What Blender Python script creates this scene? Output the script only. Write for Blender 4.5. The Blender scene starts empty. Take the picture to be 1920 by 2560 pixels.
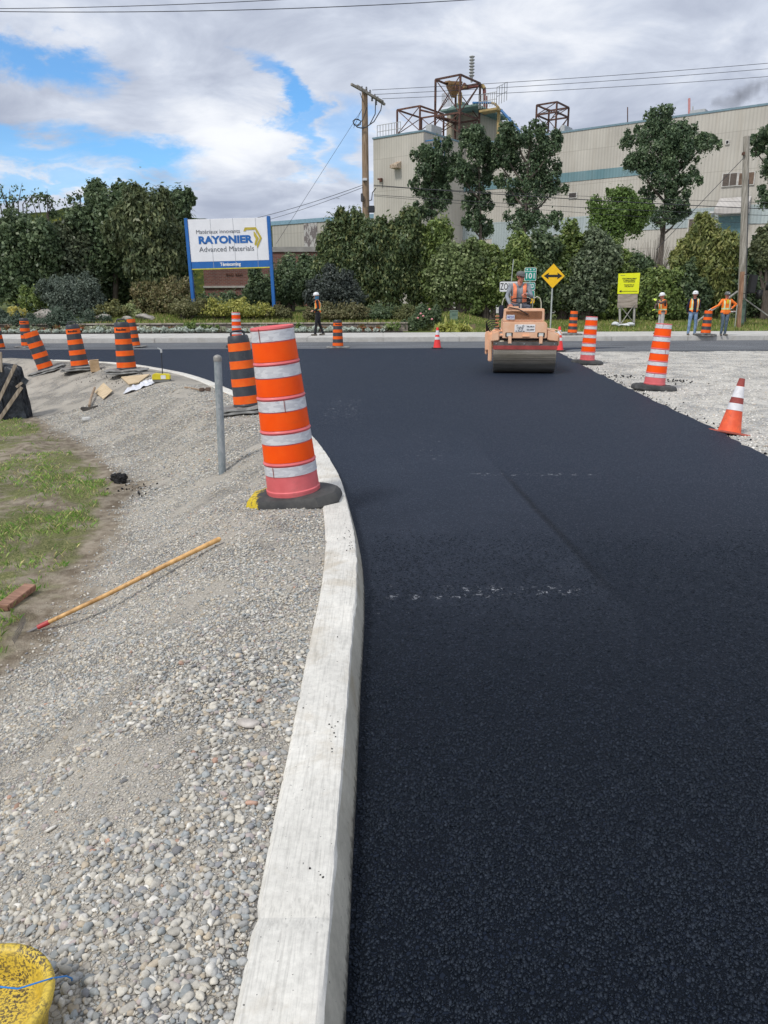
import bpy, math, random
import numpy as np
from mathutils import Vector, Matrix, Euler
S = bpy.context.scene
COL = S.collection
R_ = math.radians
# ---------------- camera, sky, sun, exposure ----------------
FPX, PITCH, CAMH, ROLL = 1900.0, R_(15.59), 1.58, R_(-0.25)
cd = bpy.data.cameras.new("camera"); cam = bpy.data.objects.new("camera", cd); COL.objects.link(cam)
cd.sensor_fit = 'VERTICAL'; cd.sensor_height = 36.0; cd.lens = FPX / 2560 * 36.0
cd.clip_start = 0.05; cd.clip_end = 5000
rx = Vector((1, 0, 0)); up = Vector((0, math.sin(PITCH), math.cos(PITCH))); fw = Vector((0, math.cos(PITCH), -math.sin(PITCH)))
CR = rx * math.cos(ROLL) + up * math.sin(ROLL); CU = -rx * math.sin(ROLL) + up * math.cos(ROLL)
cam.matrix_world = Matrix(((CR.x, CU.x, -fw.x, 0), (CR.y, CU.y, -fw.y, 0), (CR.z, CU.z, -fw.z, CAMH), (0, 0, 0, 1)))
S.camera = cam
S.view_settings.view_transform = 'Standard'; S.view_settings.look = 'None'
S.view_settings.exposure = 0.30; S.view_settings.gamma = 1.0
SUN_DIR = Vector((-0.5, -0.55, 0.95)).normalized()
sd = bpy.data.lights.new("sun", 'SUN'); sd.energy = 1.9; sd.angle = R_(10); sd.color = (1.0, 0.955, 0.89)
sun = bpy.data.objects.new("sun", sd); COL.objects.link(sun); sun.rotation_euler = SUN_DIR.to_track_quat('Z', 'Y').to_euler()
W = bpy.data.worlds.new("World"); S.world = W; W.use_nodes = True
def ray(px, py):
    return (CR * ((px - 960) / FPX) + CU * (-(py - 1280) / FPX) + fw)
def G(px, py, z=0.0):
    d = ray(px, py); t = (z - CAMH) / d.z
    return Vector((d.x * t, d.y * t, z))
def P(px, py, Y):
    d = ray(px, py); t = Y / d.y
    return Vector((d.x * t, Y, CAMH + d.z * t))
def sky():
    nt = W.node_tree; n = nt.nodes; l = nt.links; n.clear()
    out = n.new('ShaderNodeOutputWorld'); bg = n.new('ShaderNodeBackground')
    st = n.new('ShaderNodeTexSky'); st.sky_type = 'NISHITA'; st.sun_disc = False
    st.sun_elevation = math.asin(SUN_DIR.z); st.sun_rotation = math.atan2(SUN_DIR.x, SUN_DIR.y)
    st.air_density = 1.0; st.dust_density = 0.6; st.ozone_density = 2.0
    tc = n.new('ShaderNodeTexCoord'); sep = n.new('ShaderNodeSeparateXYZ'); l.new(tc.outputs['Generated'], sep.inputs[0])
    def math_(op, a, b=None, c=None, clamp=False):
        m = n.new('ShaderNodeMath'); m.operation = op; m.use_clamp = clamp
        for i, v in enumerate((a, b, c)):
            if v is None: continue
            if isinstance(v, (int, float)): m.inputs[i].default_value = v
            else: l.new(v, m.inputs[i])
        return m.outputs[0]
    zz = math_('MAXIMUM', sep.outputs[2], 0.0)
    # flattened cloud coordinates: azimuth-like and a compressed elevation
    cv = n.new('ShaderNodeCombineXYZ')
    den = math_('ADD', zz, 0.22)
    l.new(math_('DIVIDE', sep.outputs[0], den), cv.inputs[0]); l.new(math_('DIVIDE', sep.outputs[1], den), cv.inputs[1])
    l.new(math_('MULTIPLY', zz, 1.5), cv.inputs[2])
    def noise(scale, det, rough, dist=0.0, off=(0, 0, 0)):
        mp = n.new('ShaderNodeMapping'); mp.inputs['Location'].default_value = off; l.new(cv.outputs[0], mp.inputs[0])
        t = n.new('ShaderNodeTexNoise'); t.inputs['Scale'].default_value = scale; t.inputs['Detail'].default_value = det
        t.inputs['Roughness'].default_value = rough; t.inputs['Distortion'].default_value = dist
        l.new(mp.outputs[0], t.inputs['Vector']); return t.outputs['Fac']
    def smooth(v, a, b):
        m = n.new('ShaderNodeMapRange'); m.interpolation_type = 'SMOOTHSTEP'; m.inputs['From Min'].default_value = a; m.inputs['From Max'].default_value = b
        l.new(v, m.inputs['Value']); return m.outputs['Result']
    az = math_('ARCTAN2', sep.outputs[0], sep.outputs[1]); el = math_('ARCSINE', sep.outputs[2])
    wob = noise(2.2, 7, 0.62, 0.3, (3.1, 1.7, 0)); wob2 = noise(2.6, 7, 0.62, 0.3, (9.4, 5.2, 2))
    az2 = math_('MULTIPLY_ADD', math_('SUBTRACT', wob, 0.5), 0.32, az); el2 = math_('MULTIPLY_ADD', math_('SUBTRACT', wob2, 0.5), 0.14, el)
    # openings in the cloud deck: (azimuth, elevation, half width, half height, tilt)
    holes = None
    for (hx, hy, w_, h_, tilt, a) in HOLES:
        d = ray(hx, hy).normalized(); a0 = math.atan2(d.x, d.y); e0 = math.asin(d.z)
        dx = math_('SUBTRACT', az2, a0); dy = math_('SUBTRACT', el2, e0)
        c_, s_ = math.cos(tilt), math.sin(tilt)
        u = math_('DIVIDE', math_('ADD', math_('MULTIPLY', dx, c_), math_('MULTIPLY', dy, s_)), w_)
        v = math_('DIVIDE', math_('SUBTRACT', math_('MULTIPLY', dy, c_), math_('MULTIPLY', dx, s_)), h_)
        r = math_('SQRT', math_('ADD', math_('MULTIPLY', u, u), math_('MULTIPLY', v, v)))
        g = math_('MULTIPLY', smooth(r, 1.35, 0.35), a)
        holes = g if holes is None else math_('MAXIMUM', holes, g)
    # cloud shading: bright tops, grey undersides
    big = noise(1.1, 5, 0.5, 0.2, (0.4, 2.0, 0)); det = noise(3.0, 9, 0.6, 0.4, (5, 1, 1))
    sh = smooth(math_('ADD', math_('MULTIPLY', big, 0.6), math_('MULTIPLY', det, 0.4)), 0.36, 0.66)
    cr = n.new('ShaderNodeValToRGB'); l.new(sh, cr.inputs[0]); e = cr.color_ramp.elements
    e[0].position = 0.0; e[0].color = (0.34, 0.38, 0.48, 1); e[1].position = 1.0; e[1].color = (0.79, 0.81, 0.85, 1)
    m_ = cr.color_ramp.elements.new(0.5); m_.color = (0.53, 0.575, 0.67, 1)
    sc = n.new('ShaderNodeMixRGB'); sc.blend_type = 'MULTIPLY'; sc.inputs[0].default_value = 1
    l.new(st.outputs[0], sc.inputs[1]); sc.inputs[2].default_value = (SKYK * .55, SKYK * .9, SKYK * 1.15, 1)
    mx = n.new('ShaderNodeMixRGB'); l.new(holes, mx.inputs[0]); l.new(cr.outputs[0], mx.inputs[1]); l.new(sc.outputs[0], mx.inputs[2])
    l.new(mx.outputs[0], bg.inputs[0]); bg.inputs[1].default_value = 1.0
    l.new(bg.outputs[0], out.inputs[0])
SKYK = 0.13
HOLES = [(110, 125, .055, .022, -.35, .95), (655, 190, .035, .024, -.9, .8), (690, 245, .05, .022, -1.0, 1.0), (770, 325, .045, .022, -1.0, .85), (270, 400, .10, .024, -.1, .95), (60, 385, .09, .022, -.15, .85),
         (180, 470, .12, .010, 0, .6), (900, 350, .05, .03, -.9, .6), (60, 465, .06, .012, 0, .7)]
sky()

# ---------------- helpers ----------------
def rnd(seed): return random.Random(seed)
class MB:
    def __init__(s): s.v = []; s.f = []; s.m = []; s.M = Matrix()
    def add(s, vs, fs, mi=0):
        o = len(s.v); s.v += [tuple(s.M @ Vector(v)) for v in vs]; s.f += [tuple(i + o for i in f) for f in fs]; s.m += [mi] * len(fs); return s
    def box(s, c, d, mi=0, rot=None, taper=1.0):
        hx, hy, hz = d[0] / 2, d[1] / 2, d[2] / 2; R = rot or Matrix.Identity(3); c = Vector(c); vs = []
        for z in (-1, 1):
            k = taper if z > 0 else 1
            for x, y in ((-1, -1), (1, -1), (1, 1), (-1, 1)): vs.append(c + R @ Vector((x * hx * k, y * hy * k, z * hz)))
        return s.add(vs, [(3, 2, 1, 0), (4, 5, 6, 7), (0, 1, 5, 4), (1, 2, 6, 5), (2, 3, 7, 6), (3, 0, 4, 7)], mi)
    def bb(s, a, b, mi=0):
        return s.box([(a[i] + b[i]) / 2 for i in range(3)], [abs(b[i] - a[i]) for i in range(3)], mi)
    def bar(s, a, b, w, h=None, mi=0):
        a = Vector(a); b = Vector(b); h = h or w; d = b - a
        if d.length < 1e-6: return s
        z = d.normalized(); x = z.cross(Vector((0, 0, 1)))
        if x.length < 1e-3: x = Vector((1, 0, 0))
        x.normalize(); y = z.cross(x); R = Matrix((x, y, z)).transposed()
        return s.box((a + b) / 2, (w, h, d.length), mi, R)
    def tube(s, pts, r, n=8, mi=0, cap=True):
        pts = [Vector(p) for p in pts]; rs = r if isinstance(r, (list, tuple)) else [r] * len(pts); vs = []; fs = []
        t0 = (pts[1] - pts[0]).normalized(); u = t0.cross(Vector((0, 0, 1)))
        if u.length < 1e-3: u = Vector((1, 0, 0))
        u.normalize()
        for i, p in enumerate(pts):
            t = (pts[min(i + 1, len(pts) - 1)] - pts[max(i - 1, 0)]).normalized(); u = (u - t * u.dot(t)).normalized(); w = t.cross(u)
            for k in range(n):
                a = 2 * math.pi * k / n; vs.append(p + (u * math.cos(a) + w * math.sin(a)) * rs[i])
        for i in range(len(pts) - 1):
            for k in range(n): k2 = (k + 1) % n; fs.append((i * n + k, i * n + k2, (i + 1) * n + k2, (i + 1) * n + k))
        if cap: fs.append(tuple(range(n))[::-1]); fs.append(tuple(range((len(pts) - 1) * n, len(pts) * n)))
        return s.add(vs, fs, mi)
    def lathe(s, prof, n=32, mi=0, cap=True, sx=1, sy=1, c=(0, 0, 0)):
        vs = []; fs = []; c = Vector(c)
        for (r, z) in prof:
            for k in range(n): a = 2 * math.pi * k / n; vs.append(c + Vector((r * math.cos(a) * sx, r * math.sin(a) * sy, z)))
        for i in range(len(prof) - 1):
            for k in range(n): k2 = (k + 1) % n; fs.append((i * n + k, i * n + k2, (i + 1) * n + k2, (i + 1) * n + k))
        if cap: fs.append(tuple(range(n))[::-1]); fs.append(tuple(range((len(prof) - 1) * n, len(prof) * n)))
        return s.add(vs, fs, mi)
    def prism(s, poly, y0, y1, mi=0):
        """poly in (x,z), extruded along y"""
        n = len(poly); vs = [(x, y0, z) for x, z in poly] + [(x, y1, z) for x, z in poly]
        fs = [tuple(range(n)), tuple(range(n, 2 * n))[::-1]] + [(i, i + n, (i + 1) % n + n, (i + 1) % n) for i in range(n)]
        return s.add(vs, fs, mi)
    def sphere(s, c, r, mi=0, n=12, m=8, sc=(1, 1, 1)):
        prof = [(r * math.sin(math.pi * i / m), -r * math.cos(math.pi * i / m)) for i in range(m + 1)]
        vs = []; fs = []
        for (q, z) in prof:
            for k in range(n): a = 2 * math.pi * k / n; vs.append((c[0] + q * math.cos(a) * sc[0], c[1] + q * math.sin(a) * sc[1], c[2] + z * sc[2]))
        for i in range(m):
            for k in range(n): k2 = (k + 1) % n; fs.append((i * n + k, i * n + k2, (i + 1) * n + k2, (i + 1) * n + k))
        return s.add(vs, fs, mi)
    def mesh(s, name):
        me = bpy.data.meshes.new(name); me.from_pydata(s.v, [], s.f); me.validate(); me.update(); return me
    def build(s, name, mats, parent=None, smooth=False, bevel=0.0, sharp=40):
        if not isinstance(mats, (list, tuple)): mats = [mats]
        me = bpy.data.meshes.new(name); me.from_pydata(s.v, [], s.f)
        for m in mats: me.materials.append(m)
        me.polygons.foreach_set('material_index', s.m); me.validate(); me.update()
        import bmesh
        bm = bmesh.new(); bm.from_mesh(me)
        bmesh.ops.remove_doubles(bm, verts=bm.verts, dist=1e-5)
        if bevel:
            es = [e for e in bm.edges if len(e.link_faces) == 2 and e.calc_face_angle(0) > R_(35)]
            bmesh.ops.bevel(bm, geom=es, offset=bevel, segments=2, affect='EDGES', clamp_overlap=True)
        bmesh.ops.recalc_face_normals(bm, faces=bm.faces); bm.to_mesh(me); bm.free()
        if smooth: smooth_(me, sharp)
        return obj(name, me, parent)
def smooth_(me, ang=40):
    me.polygons.foreach_set('use_smooth', [True] * len(me.polygons))
    try: me.set_sharp_from_angle(angle=R_(ang))
    except Exception: pass
def obj(name, me, parent=None):
    o = bpy.data.objects.new(name, me); COL.objects.link(o)
    if parent is not None: o.parent = parent
    return o
def tag(o, label, cat, group=None):
    o['label'] = label; o['category'] = cat
    if group: o['group'] = group
    return o
def thing(name, label, cat, loc=(0, 0, 0), rot=(0, 0, 0), group=None, scale=1):
    o = obj(name, None); o.location = loc; o.rotation_euler = rot; o.scale = (scale,) * 3 if isinstance(scale, (int, float)) else scale
    return tag(o, label, cat, group)
def kind(o, k='structure'): o['kind'] = k; return o
KIDS = lambda o: [c for c in bpy.data.objects if c.parent == o]
def dup(src, label=None, parent=None, kids=None):
    c = src.copy(); COL.objects.link(c)
    if parent is not None: c.parent = parent
    if label: c['label'] = label
    for k in KIDS(src): dup(k, None, c)
    return c
def np_mesh(name, v, f, nper, col=None, mat=None, smooth=False):
    """v (N,3) ; f (M,nper)"""
    me = bpy.data.meshes.new(name); me.vertices.add(len(v)); me.vertices.foreach_set('co', np.ascontiguousarray(v, dtype=np.float32).ravel())
    M_ = len(f); me.loops.add(M_ * nper); me.loops.foreach_set('vertex_index', np.ascontiguousarray(f, dtype=np.int32).ravel())
    me.polygons.add(M_); me.polygons.foreach_set('loop_start', np.arange(0, M_ * nper, nper, dtype=np.int32))
    try: me.polygons.foreach_set('loop_total', np.full(M_, nper, dtype=np.int32))
    except Exception: pass
    if smooth: me.polygons.foreach_set('use_smooth', np.ones(M_, dtype=bool))
    me.update(calc_edges=True)
    if col is not None:
        a = me.color_attributes.new('tint', 'FLOAT_COLOR', 'POINT'); c4 = np.ones((len(v), 4), dtype=np.float32); c4[:, :3] = col
        a.data.foreach_set('color', c4.ravel())
    if mat: me.materials.append(mat)
    return me
# ---- vectorised value noise ----
def vnoise(x, y, seed=0):
    xi = np.floor(x).astype(np.int64); yi = np.floor(y).astype(np.int64); xf = x - xi; yf = y - yi
    def h(a, b):
        n = (a * 374761393 + b * 668265263 + seed * 2147483647 + 12345) & 0x7fffffff; n = ((n ^ (n >> 13)) * 1274126177) & 0x7fffffff
        return ((n ^ (n >> 16)) & 0xffff) / 65535.0
    u = xf * xf * (3 - 2 * xf); v = yf * yf * (3 - 2 * yf)
    return (h(xi, yi) * (1 - u) + h(xi + 1, yi) * u) * (1 - v) + (h(xi, yi + 1) * (1 - u) + h(xi + 1, yi + 1) * u) * v
def fbm(x, y, seed=0, o=4):
    s = 0; a = .5; t = 0
    for i in range(o): s = s + a * vnoise(x * 2 ** i, y * 2 ** i, seed + i); t += a; a *= .55
    return s / t
# ---- materials ----
class NT:
    def __init__(s, name, rough=.6, metal=0, spec=.5):
        s.m = bpy.data.materials.new(name); s.m.use_nodes = True; s.t = s.m.node_tree; s.n = s.t.nodes; s.l = s.t.links
        s.b = s.n['Principled BSDF']; s.out = s.n['Material Output']
        s.b.inputs['Roughness'].default_value = rough; s.b.inputs['Metallic'].default_value = metal; s.b.inputs['Specular IOR Level'].default_value = spec
        s.tc = s.n.new('ShaderNodeTexCoord')
    def node(s, t, ins=None, **kw):
        d = s.n.new(t)
        for k, v in kw.items(): setattr(d, k, v)
        for k, v in (ins or {}).items():
            if hasattr(v, 'is_linked') or isinstance(v, bpy.types.NodeSocket): s.l.new(v, d.inputs[k])
            else: d.inputs[k].default_value = v
        return d
    def co(s, scale=(1, 1, 1), rot=(0, 0, 0), loc=(0, 0, 0)):
        return s.node('ShaderNodeMapping', {'Vector': s.tc.outputs['Object'], 'Scale': scale, 'Rotation': rot, 'Location': loc}).outputs[0]
    def noise(s, scale, det=4, rough=.55, vec=None, dist=0):
        return s.node('ShaderNodeTexNoise', {'Vector': vec or s.tc.outputs['Object'], 'Scale': scale, 'Detail': det, 'Roughness': rough, 'Distortion': dist}).outputs['Fac']
    def ramp(s, v, stops):
        r = s.node('ShaderNodeValToRGB', {'Fac': v}); e = r.color_ramp.elements
        while len(e) < len(stops): e.new(.5)
        for i, (p, c) in enumerate(stops):
            e[i].position = p; e[i].color = (c, c, c, 1) if isinstance(c, (int, float)) else (*c, 1)
        return r.outputs[0]
    def mr(s, v, a, b, c=0, d=1, ss=True):
        n = s.node('ShaderNodeMapRange', {'Value': v, 'From Min': a, 'From Max': b, 'To Min': c, 'To Max': d})
        if ss: n.interpolation_type = 'SMOOTHSTEP'
        return n.outputs[0]
    def mix(s, f, a, b, mode='MIX'):
        d = s.n.new('ShaderNodeMixRGB'); d.blend_type = mode
        for i, v in enumerate((f, a, b)):
            if isinstance(v, bpy.types.NodeSocket): s.l.new(v, d.inputs[i])
            elif isinstance(v, (int, float)): d.inputs[i].default_value = v if i == 0 else (v, v, v, 1)
            else: d.inputs[i].default_value = (*v, 1)
        return d.outputs[0]
    def math(s, op, a, b=0.0, c=0.0, clamp=False):
        d = s.n.new('ShaderNodeMath'); d.operation = op; d.use_clamp = clamp
        for i, v in enumerate((a, b, c)):
            if isinstance(v, bpy.types.NodeSocket): s.l.new(v, d.inputs[i])
            else: d.inputs[i].default_value = v
        return d.outputs[0]
    def bump(s, h, st=.3, dist=.01, prev=None):
        d = s.node('ShaderNodeBump', {'Height': h, 'Strength': st, 'Distance': dist})
        if prev is not None: s.l.new(prev, d.inputs['Normal'])
        return d.outputs[0]
    def done(s, col, rough=None, nrm=None):
        if isinstance(col, bpy.types.NodeSocket): s.l.new(col, s.b.inputs['Base Color'])
        else: s.b.inputs['Base Color'].default_value = (*col, 1)
        if rough is not None: s.l.new(rough, s.b.inputs['Roughness'])
        if nrm is not None: s.l.new(nrm, s.b.inputs['Normal'])
        return s.m
def M(name, c, rough=.6, var=.12, scale=6, c2=None, bump=0, bscale=40, metal=0, spec=.5, dirt=0, dcol=(.16, .13, .1), stretch=(1, 1, 1)):
    t = NT(name, rough, metal, spec); v = t.co(stretch)
    n1 = t.noise(scale, 5, .6, v)
    a = tuple(x * (1 - var) for x in c); b = tuple(min(1, x * (1 + var)) for x in (c2 or c))
    col = t.mix(t.mr(n1, .3, .7), a, b)
    if dirt:
        n2 = t.noise(scale * 1.7, 8, .7, v, .5); col = t.mix(t.math('MULTIPLY', t.mr(n2, .52, .72), dirt), col, dcol)
    nb = t.bump(t.noise(bscale, 4, .6, v), bump, .01) if bump else None
    ro = t.mr(t.noise(scale * 3, 4, .6, v), .3, .7, max(.05, rough - .1), min(1, rough + .12))
    return t.done(col, ro, nb)
def leafmat(name, transl=.25, rough=.55, mul=1.0):
    t = NT(name, rough, 0, .35); a = t.n.new('ShaderNodeAttribute'); a.attribute_name = 'tint'
    c = t.mix(1.0, a.outputs['Color'], (mul, mul, mul), 'MULTIPLY'); t.done(c)
    tr = t.node('ShaderNodeBsdfTranslucent', {'Color': c}); mx = t.node('ShaderNodeMixShader', {'Fac': transl})
    t.l.new(t.b.outputs[0], mx.inputs[1]); t.l.new(tr.outputs[0], mx.inputs[2]); t.l.new(mx.outputs[0], t.out.inputs[0]); return t.m
# ---- text ----
def text_mesh(txt, size, bold=0.0, ext=.002, align='CENTER', shear=0.0, sp=1.0):
    c = bpy.data.curves.new('txt', 'FONT'); c.body = txt; c.size = size; c.offset = bold; c.extrude = ext; c.align_x = align; c.align_y = 'CENTER'; c.shear = shear
    c.space_character = sp; c.resolution_u = 3
    o = bpy.data.objects.new('txt', c); COL.objects.link(o); dg = bpy.context.evaluated_depsgraph_get(); dg.update()
    me = bpy.data.meshes.new_from_object(o.evaluated_get(dg)); bpy.data.objects.remove(o); return me
def text(txt, size, mat, parent, pos, name='lettering', bold=0.0, width=None, align='CENTER', wrap=None, shear=0, sp=1.0, label=None):
    """upright text facing -y; pos = centre; wrap=(radius) bends it round a vertical cylinder at the parent's axis"""
    me = text_mesh(txt, size, bold, .0015, align, shear, sp); n = len(me.vertices); v = np.empty(n * 3); me.vertices.foreach_get('co', v); v = v.reshape(-1, 3)
    if width:
        w = v[:, 0].max() - v[:, 0].min(); v[:, 0] *= width / w
    out = np.empty_like(v)
    if wrap:
        a = v[:, 0] / wrap + (pos[0] if pos else 0); r = wrap + .003 + v[:, 2]
        out[:, 0] = np.sin(a) * r; out[:, 1] = -np.cos(a) * r; out[:, 2] = v[:, 1] + pos[2]
    else:
        out[:, 0] = v[:, 0] + pos[0]; out[:, 1] = pos[1] - v[:, 2]; out[:, 2] = v[:, 1] + pos[2]
    me.vertices.foreach_set('co', out.ravel()); me.materials.clear(); me.materials.append(mat); me.update()
    o = obj(name, me, parent)
    if label: o['label'] = label
    return o
# ---- foliage ----
def leaves(blobs, n, size, seed, cols, aspect=1.6, up=0.3, clump=.28, nclump=14, hang=0.0, inner=.35, shoots=.14):
    """blobs: (cx,cy,cz,rx,ry,rz). returns v,f,tint arrays of folded leaf quads gathered in clumps"""
    n = int(n * 1.9); size = size * .70; nclump = int(nclump * 1.5); g = np.random.default_rng(seed); B = np.array(blobs, float); wgt = (B[:, 3] * B[:, 5]) ** .9; wgt /= wgt.sum()
    nb = len(B); K = nclump * nb; cb = g.choice(nb, K, p=wgt)
    d = g.normal(size=(K, 3)); d /= np.linalg.norm(d, axis=1)[:, None]
    rr = inner + (1 - inner) * g.random(K) ** .45
    cc = B[cb, :3] + d * B[cb, 3:6] * rr[:, None]
    ctone = g.random(K); cs = clump * .85 * (0.35 + 1.2 * g.random(K))
    li = g.integers(0, K, n); off = g.normal(size=(n, 3)); off /= (np.linalg.norm(off, axis=1)[:, None]) ; off *= (g.random(n) ** .5 * (1 + .9 * g.random(n) ** 5))[:, None]
    rad = B[cb[li], 3:6] * cs[li][:, None]; rad[:, 2] *= (1 + hang)
    p = cc[li] + off * rad
    # leading shoots that break up the outline
    ns = int(n * shoots); ks = max(4, nb * 16); sb = g.choice(nb, ks, p=wgt); sd = g.normal(size=(ks, 3)); sd[:, 2] = np.abs(sd[:, 2]) * 1.1 - .25; sd /= np.linalg.norm(sd, axis=1)[:, None]
    s0 = B[sb, :3] + sd * B[sb, 3:6] * .82; dr_ = sd + np.array([0, 0, .8]); dr_ /= np.linalg.norm(dr_, axis=1)[:, None]; Lr = g.uniform(.15, .62, ks) * B[sb, 3]
    si = g.integers(0, ks, ns); u_ = g.random(ns) ** .8; p[:ns] = s0[si] + dr_[si] * (Lr[si] * u_)[:, None] + np.clip(g.normal(size=(ns, 3)), -1.6, 1.6) * (.05 + .10 * (1 - u_))[:, None] * B[sb[si], 3:4]
    nrm = off * .8 + d[li] * .6 + g.normal(size=(n, 3)) * .55; nrm[:, 2] += up; nrm /= np.linalg.norm(nrm, axis=1)[:, None]
    t = g.normal(size=(n, 3)); t[:, 2] -= hang * 2.5; t -= nrm * (t * nrm).sum(1)[:, None]; t /= np.linalg.norm(t, axis=1)[:, None] + 1e-9
    b = np.cross(nrm, t); s = size * (.6 + .8 * g.random(n))[:, None]
    v = np.stack([p - t * s * .5 * aspect, p + b * s * .5 + nrm * s * .12, p + t * s * .5 * aspect, p - b * s * .5 + nrm * s * .12], 1).reshape(-1, 3)
    f = (np.arange(n)[:, None] * 4 + np.arange(4)[None, :])
    C = np.array(cols, float); k = np.clip(ctone[li] * .75 + g.random(n) * .35 - .05, 0, .999) * (len(C) - 1); i0 = np.floor(k).astype(int); fr = (k - i0)[:, None]
    col = C[i0] * (1 - fr) + C[np.minimum(i0 + 1, len(C) - 1)] * fr; col = (col * .88 + np.array([.010, .012, .009])) * (.82 + .36 * g.random(n))[:, None]
    return v, f, np.repeat(col, 4, 0)
LEAF = leafmat('leaf', .35, .42, 2.5)
BARK = M('bark', (.10, .08, .065), .9, .3, 12, bump=.6, bscale=30, stretch=(1, 1, .25))
def ragged(lb, seed, k=5, shrink=.86):
    r = rnd(seed); out = [(b[0], b[1], b[2], b[3] * shrink, b[4] * shrink, b[5] * shrink) for b in lb]
    for b in lb:
        for i in range(k):
            a = r.uniform(-.35, math.pi + .35); q = r.uniform(.8, 1.12); f = r.uniform(.2, .42); m = (b[3] + b[5]) / 2
            out.append((b[0] + math.cos(a) * b[3] * q, b[1] + r.uniform(-.6, .6) * b[4], b[2] + math.sin(a) * b[5] * q, m * f, m * f, m * f * 1.25))
    return out
def foliage_obj(name, parent, *a, mat=None, **k):
    v, f, c = leaves(*a, **k); me = np_mesh(name, v, f, 4, c, mat or LEAF); return obj(name, me, parent)
# ---------------- ground surfaces ----------------
KP = [(-.13, -1.5), (-.13, 0), (-.14, 1.2), (-.145, 2.0), (-.15, 2.9), (-.155, 3.7), (-.19, 4.5), (-.29, 5.5), (-.44, 6.6), (-.83, 8.4), (-1.55, 10.6), (-2.65, 13.0), (-3.45, 14.7), (-4.4, 16.3), (-6.1, 18.4), (-7.9, 19.5), (-10.0, 20.15), (-13, 20.5), (-22, 20.7)]
def spline(pts, n=14):
    out = []; p = [Vector((*q, 0)) for q in pts]
    for i in range(len(p) - 1):
        a, b, c, d = p[max(i - 1, 0)], p[i], p[i + 1], p[min(i + 2, len(p) - 1)]
        for k in range(n):
            t = k / n; out.append(.5 * ((2 * b) + (c - a) * t + (2 * a - 5 * b + 4 * c - d) * t * t + (3 * b - a - 3 * c + d) * t ** 3))
    out.append(p[-1]); return out
KC = spline(KP)            # road-side top edge of the near kerb
KN = []
for i, p in enumerate(KC):
    t = (KC[min(i + 1, len(KC) - 1)] - KC[max(i - 1, 0)]).normalized(); KN.append(Vector((-t.y, t.x, 0)))   # towards the bank
KCa = np.array([(p.x, p.y) for p in KC]); KNa = np.array([(p.x, p.y) for p in KN])
KW, KZ = .175, .15
def kerb_s(x, y):
    """signed distance from the kerb's road-side edge, positive on the bank"""
    x = np.asarray(x, float); y = np.asarray(y, float); sh = x.shape; q = np.stack([x.ravel(), y.ravel()], 1); best = np.full(len(q), 1e9); sg = np.zeros(len(q))
    for i in range(len(KCa) - 1):
        a = KCa[i]; d = KCa[i + 1] - a; L = (d * d).sum(); t = np.clip(((q - a) @ d) / L, 0, 1); r = q - a - t[:, None] * d
        D = np.sqrt((r * r).sum(1)); c = d[0] * r[:, 1] - d[1] * r[:, 0]; m = D < best - 1e-9; best[m] = D[m]; sg[m] = np.sign(c[m])
    return (best * sg).reshape(sh)
def sst(a, b, v): t = np.clip((v - a) / (b - a), 0, 1); return t * t * (3 - 2 * t)
def bank_z(x, y, s=None):
    x = np.asarray(x, float); y = np.asarray(y, float); s = kerb_s(x, y) if s is None else s
    far = sst(8, 15, y); w = 1.95 + 1.3 * far + .25 * (fbm(x * .5, y * .5, 5) - .5)
    fl = .42 + .25 * far
    z = .135 - .56 * sst(0, 1, (s - fl) / (w - fl)) - .06 * sst(2, 6, s)
    z = z + .12 * (fbm(x * 1.1, y * 1.1, 11, 3) - .5) * sst(.3, .9, s) + .035 * (fbm(x * 4, y * 4, 17, 3) - .5) * sst(.25, .5, s)
    z = z + .07 * far * sst(.3, .8, s) * sst(1.6, .9, s)
    z = np.where(s < .06, -.35, z); return z
def bz(x, y): return float(bank_z(np.array([x]), np.array([y]))[0])
def onbank(px, py):
    z = 0.0
    for _ in range(12): g = G(px, py, z); z = .5 * z + .5 * bz(g.x, g.y)
    g = G(px, py, z); return Vector((g.x, g.y, bz(g.x, g.y)))
def grid_mesh(name, xs, ys, zf, mat):
    X, Y = np.meshgrid(xs, ys); Z = zf(X, Y); v = np.stack([X, Y, Z], -1).reshape(-1, 3); nx, ny = len(xs), len(ys)
    i = (np.arange(ny - 1)[:, None] * nx + np.arange(nx - 1)[None, :]).ravel(); f = np.stack([i, i + 1, i + nx + 1, i + nx], 1)
    return np_mesh(name, v, f, 4, None, mat, True)
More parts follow.
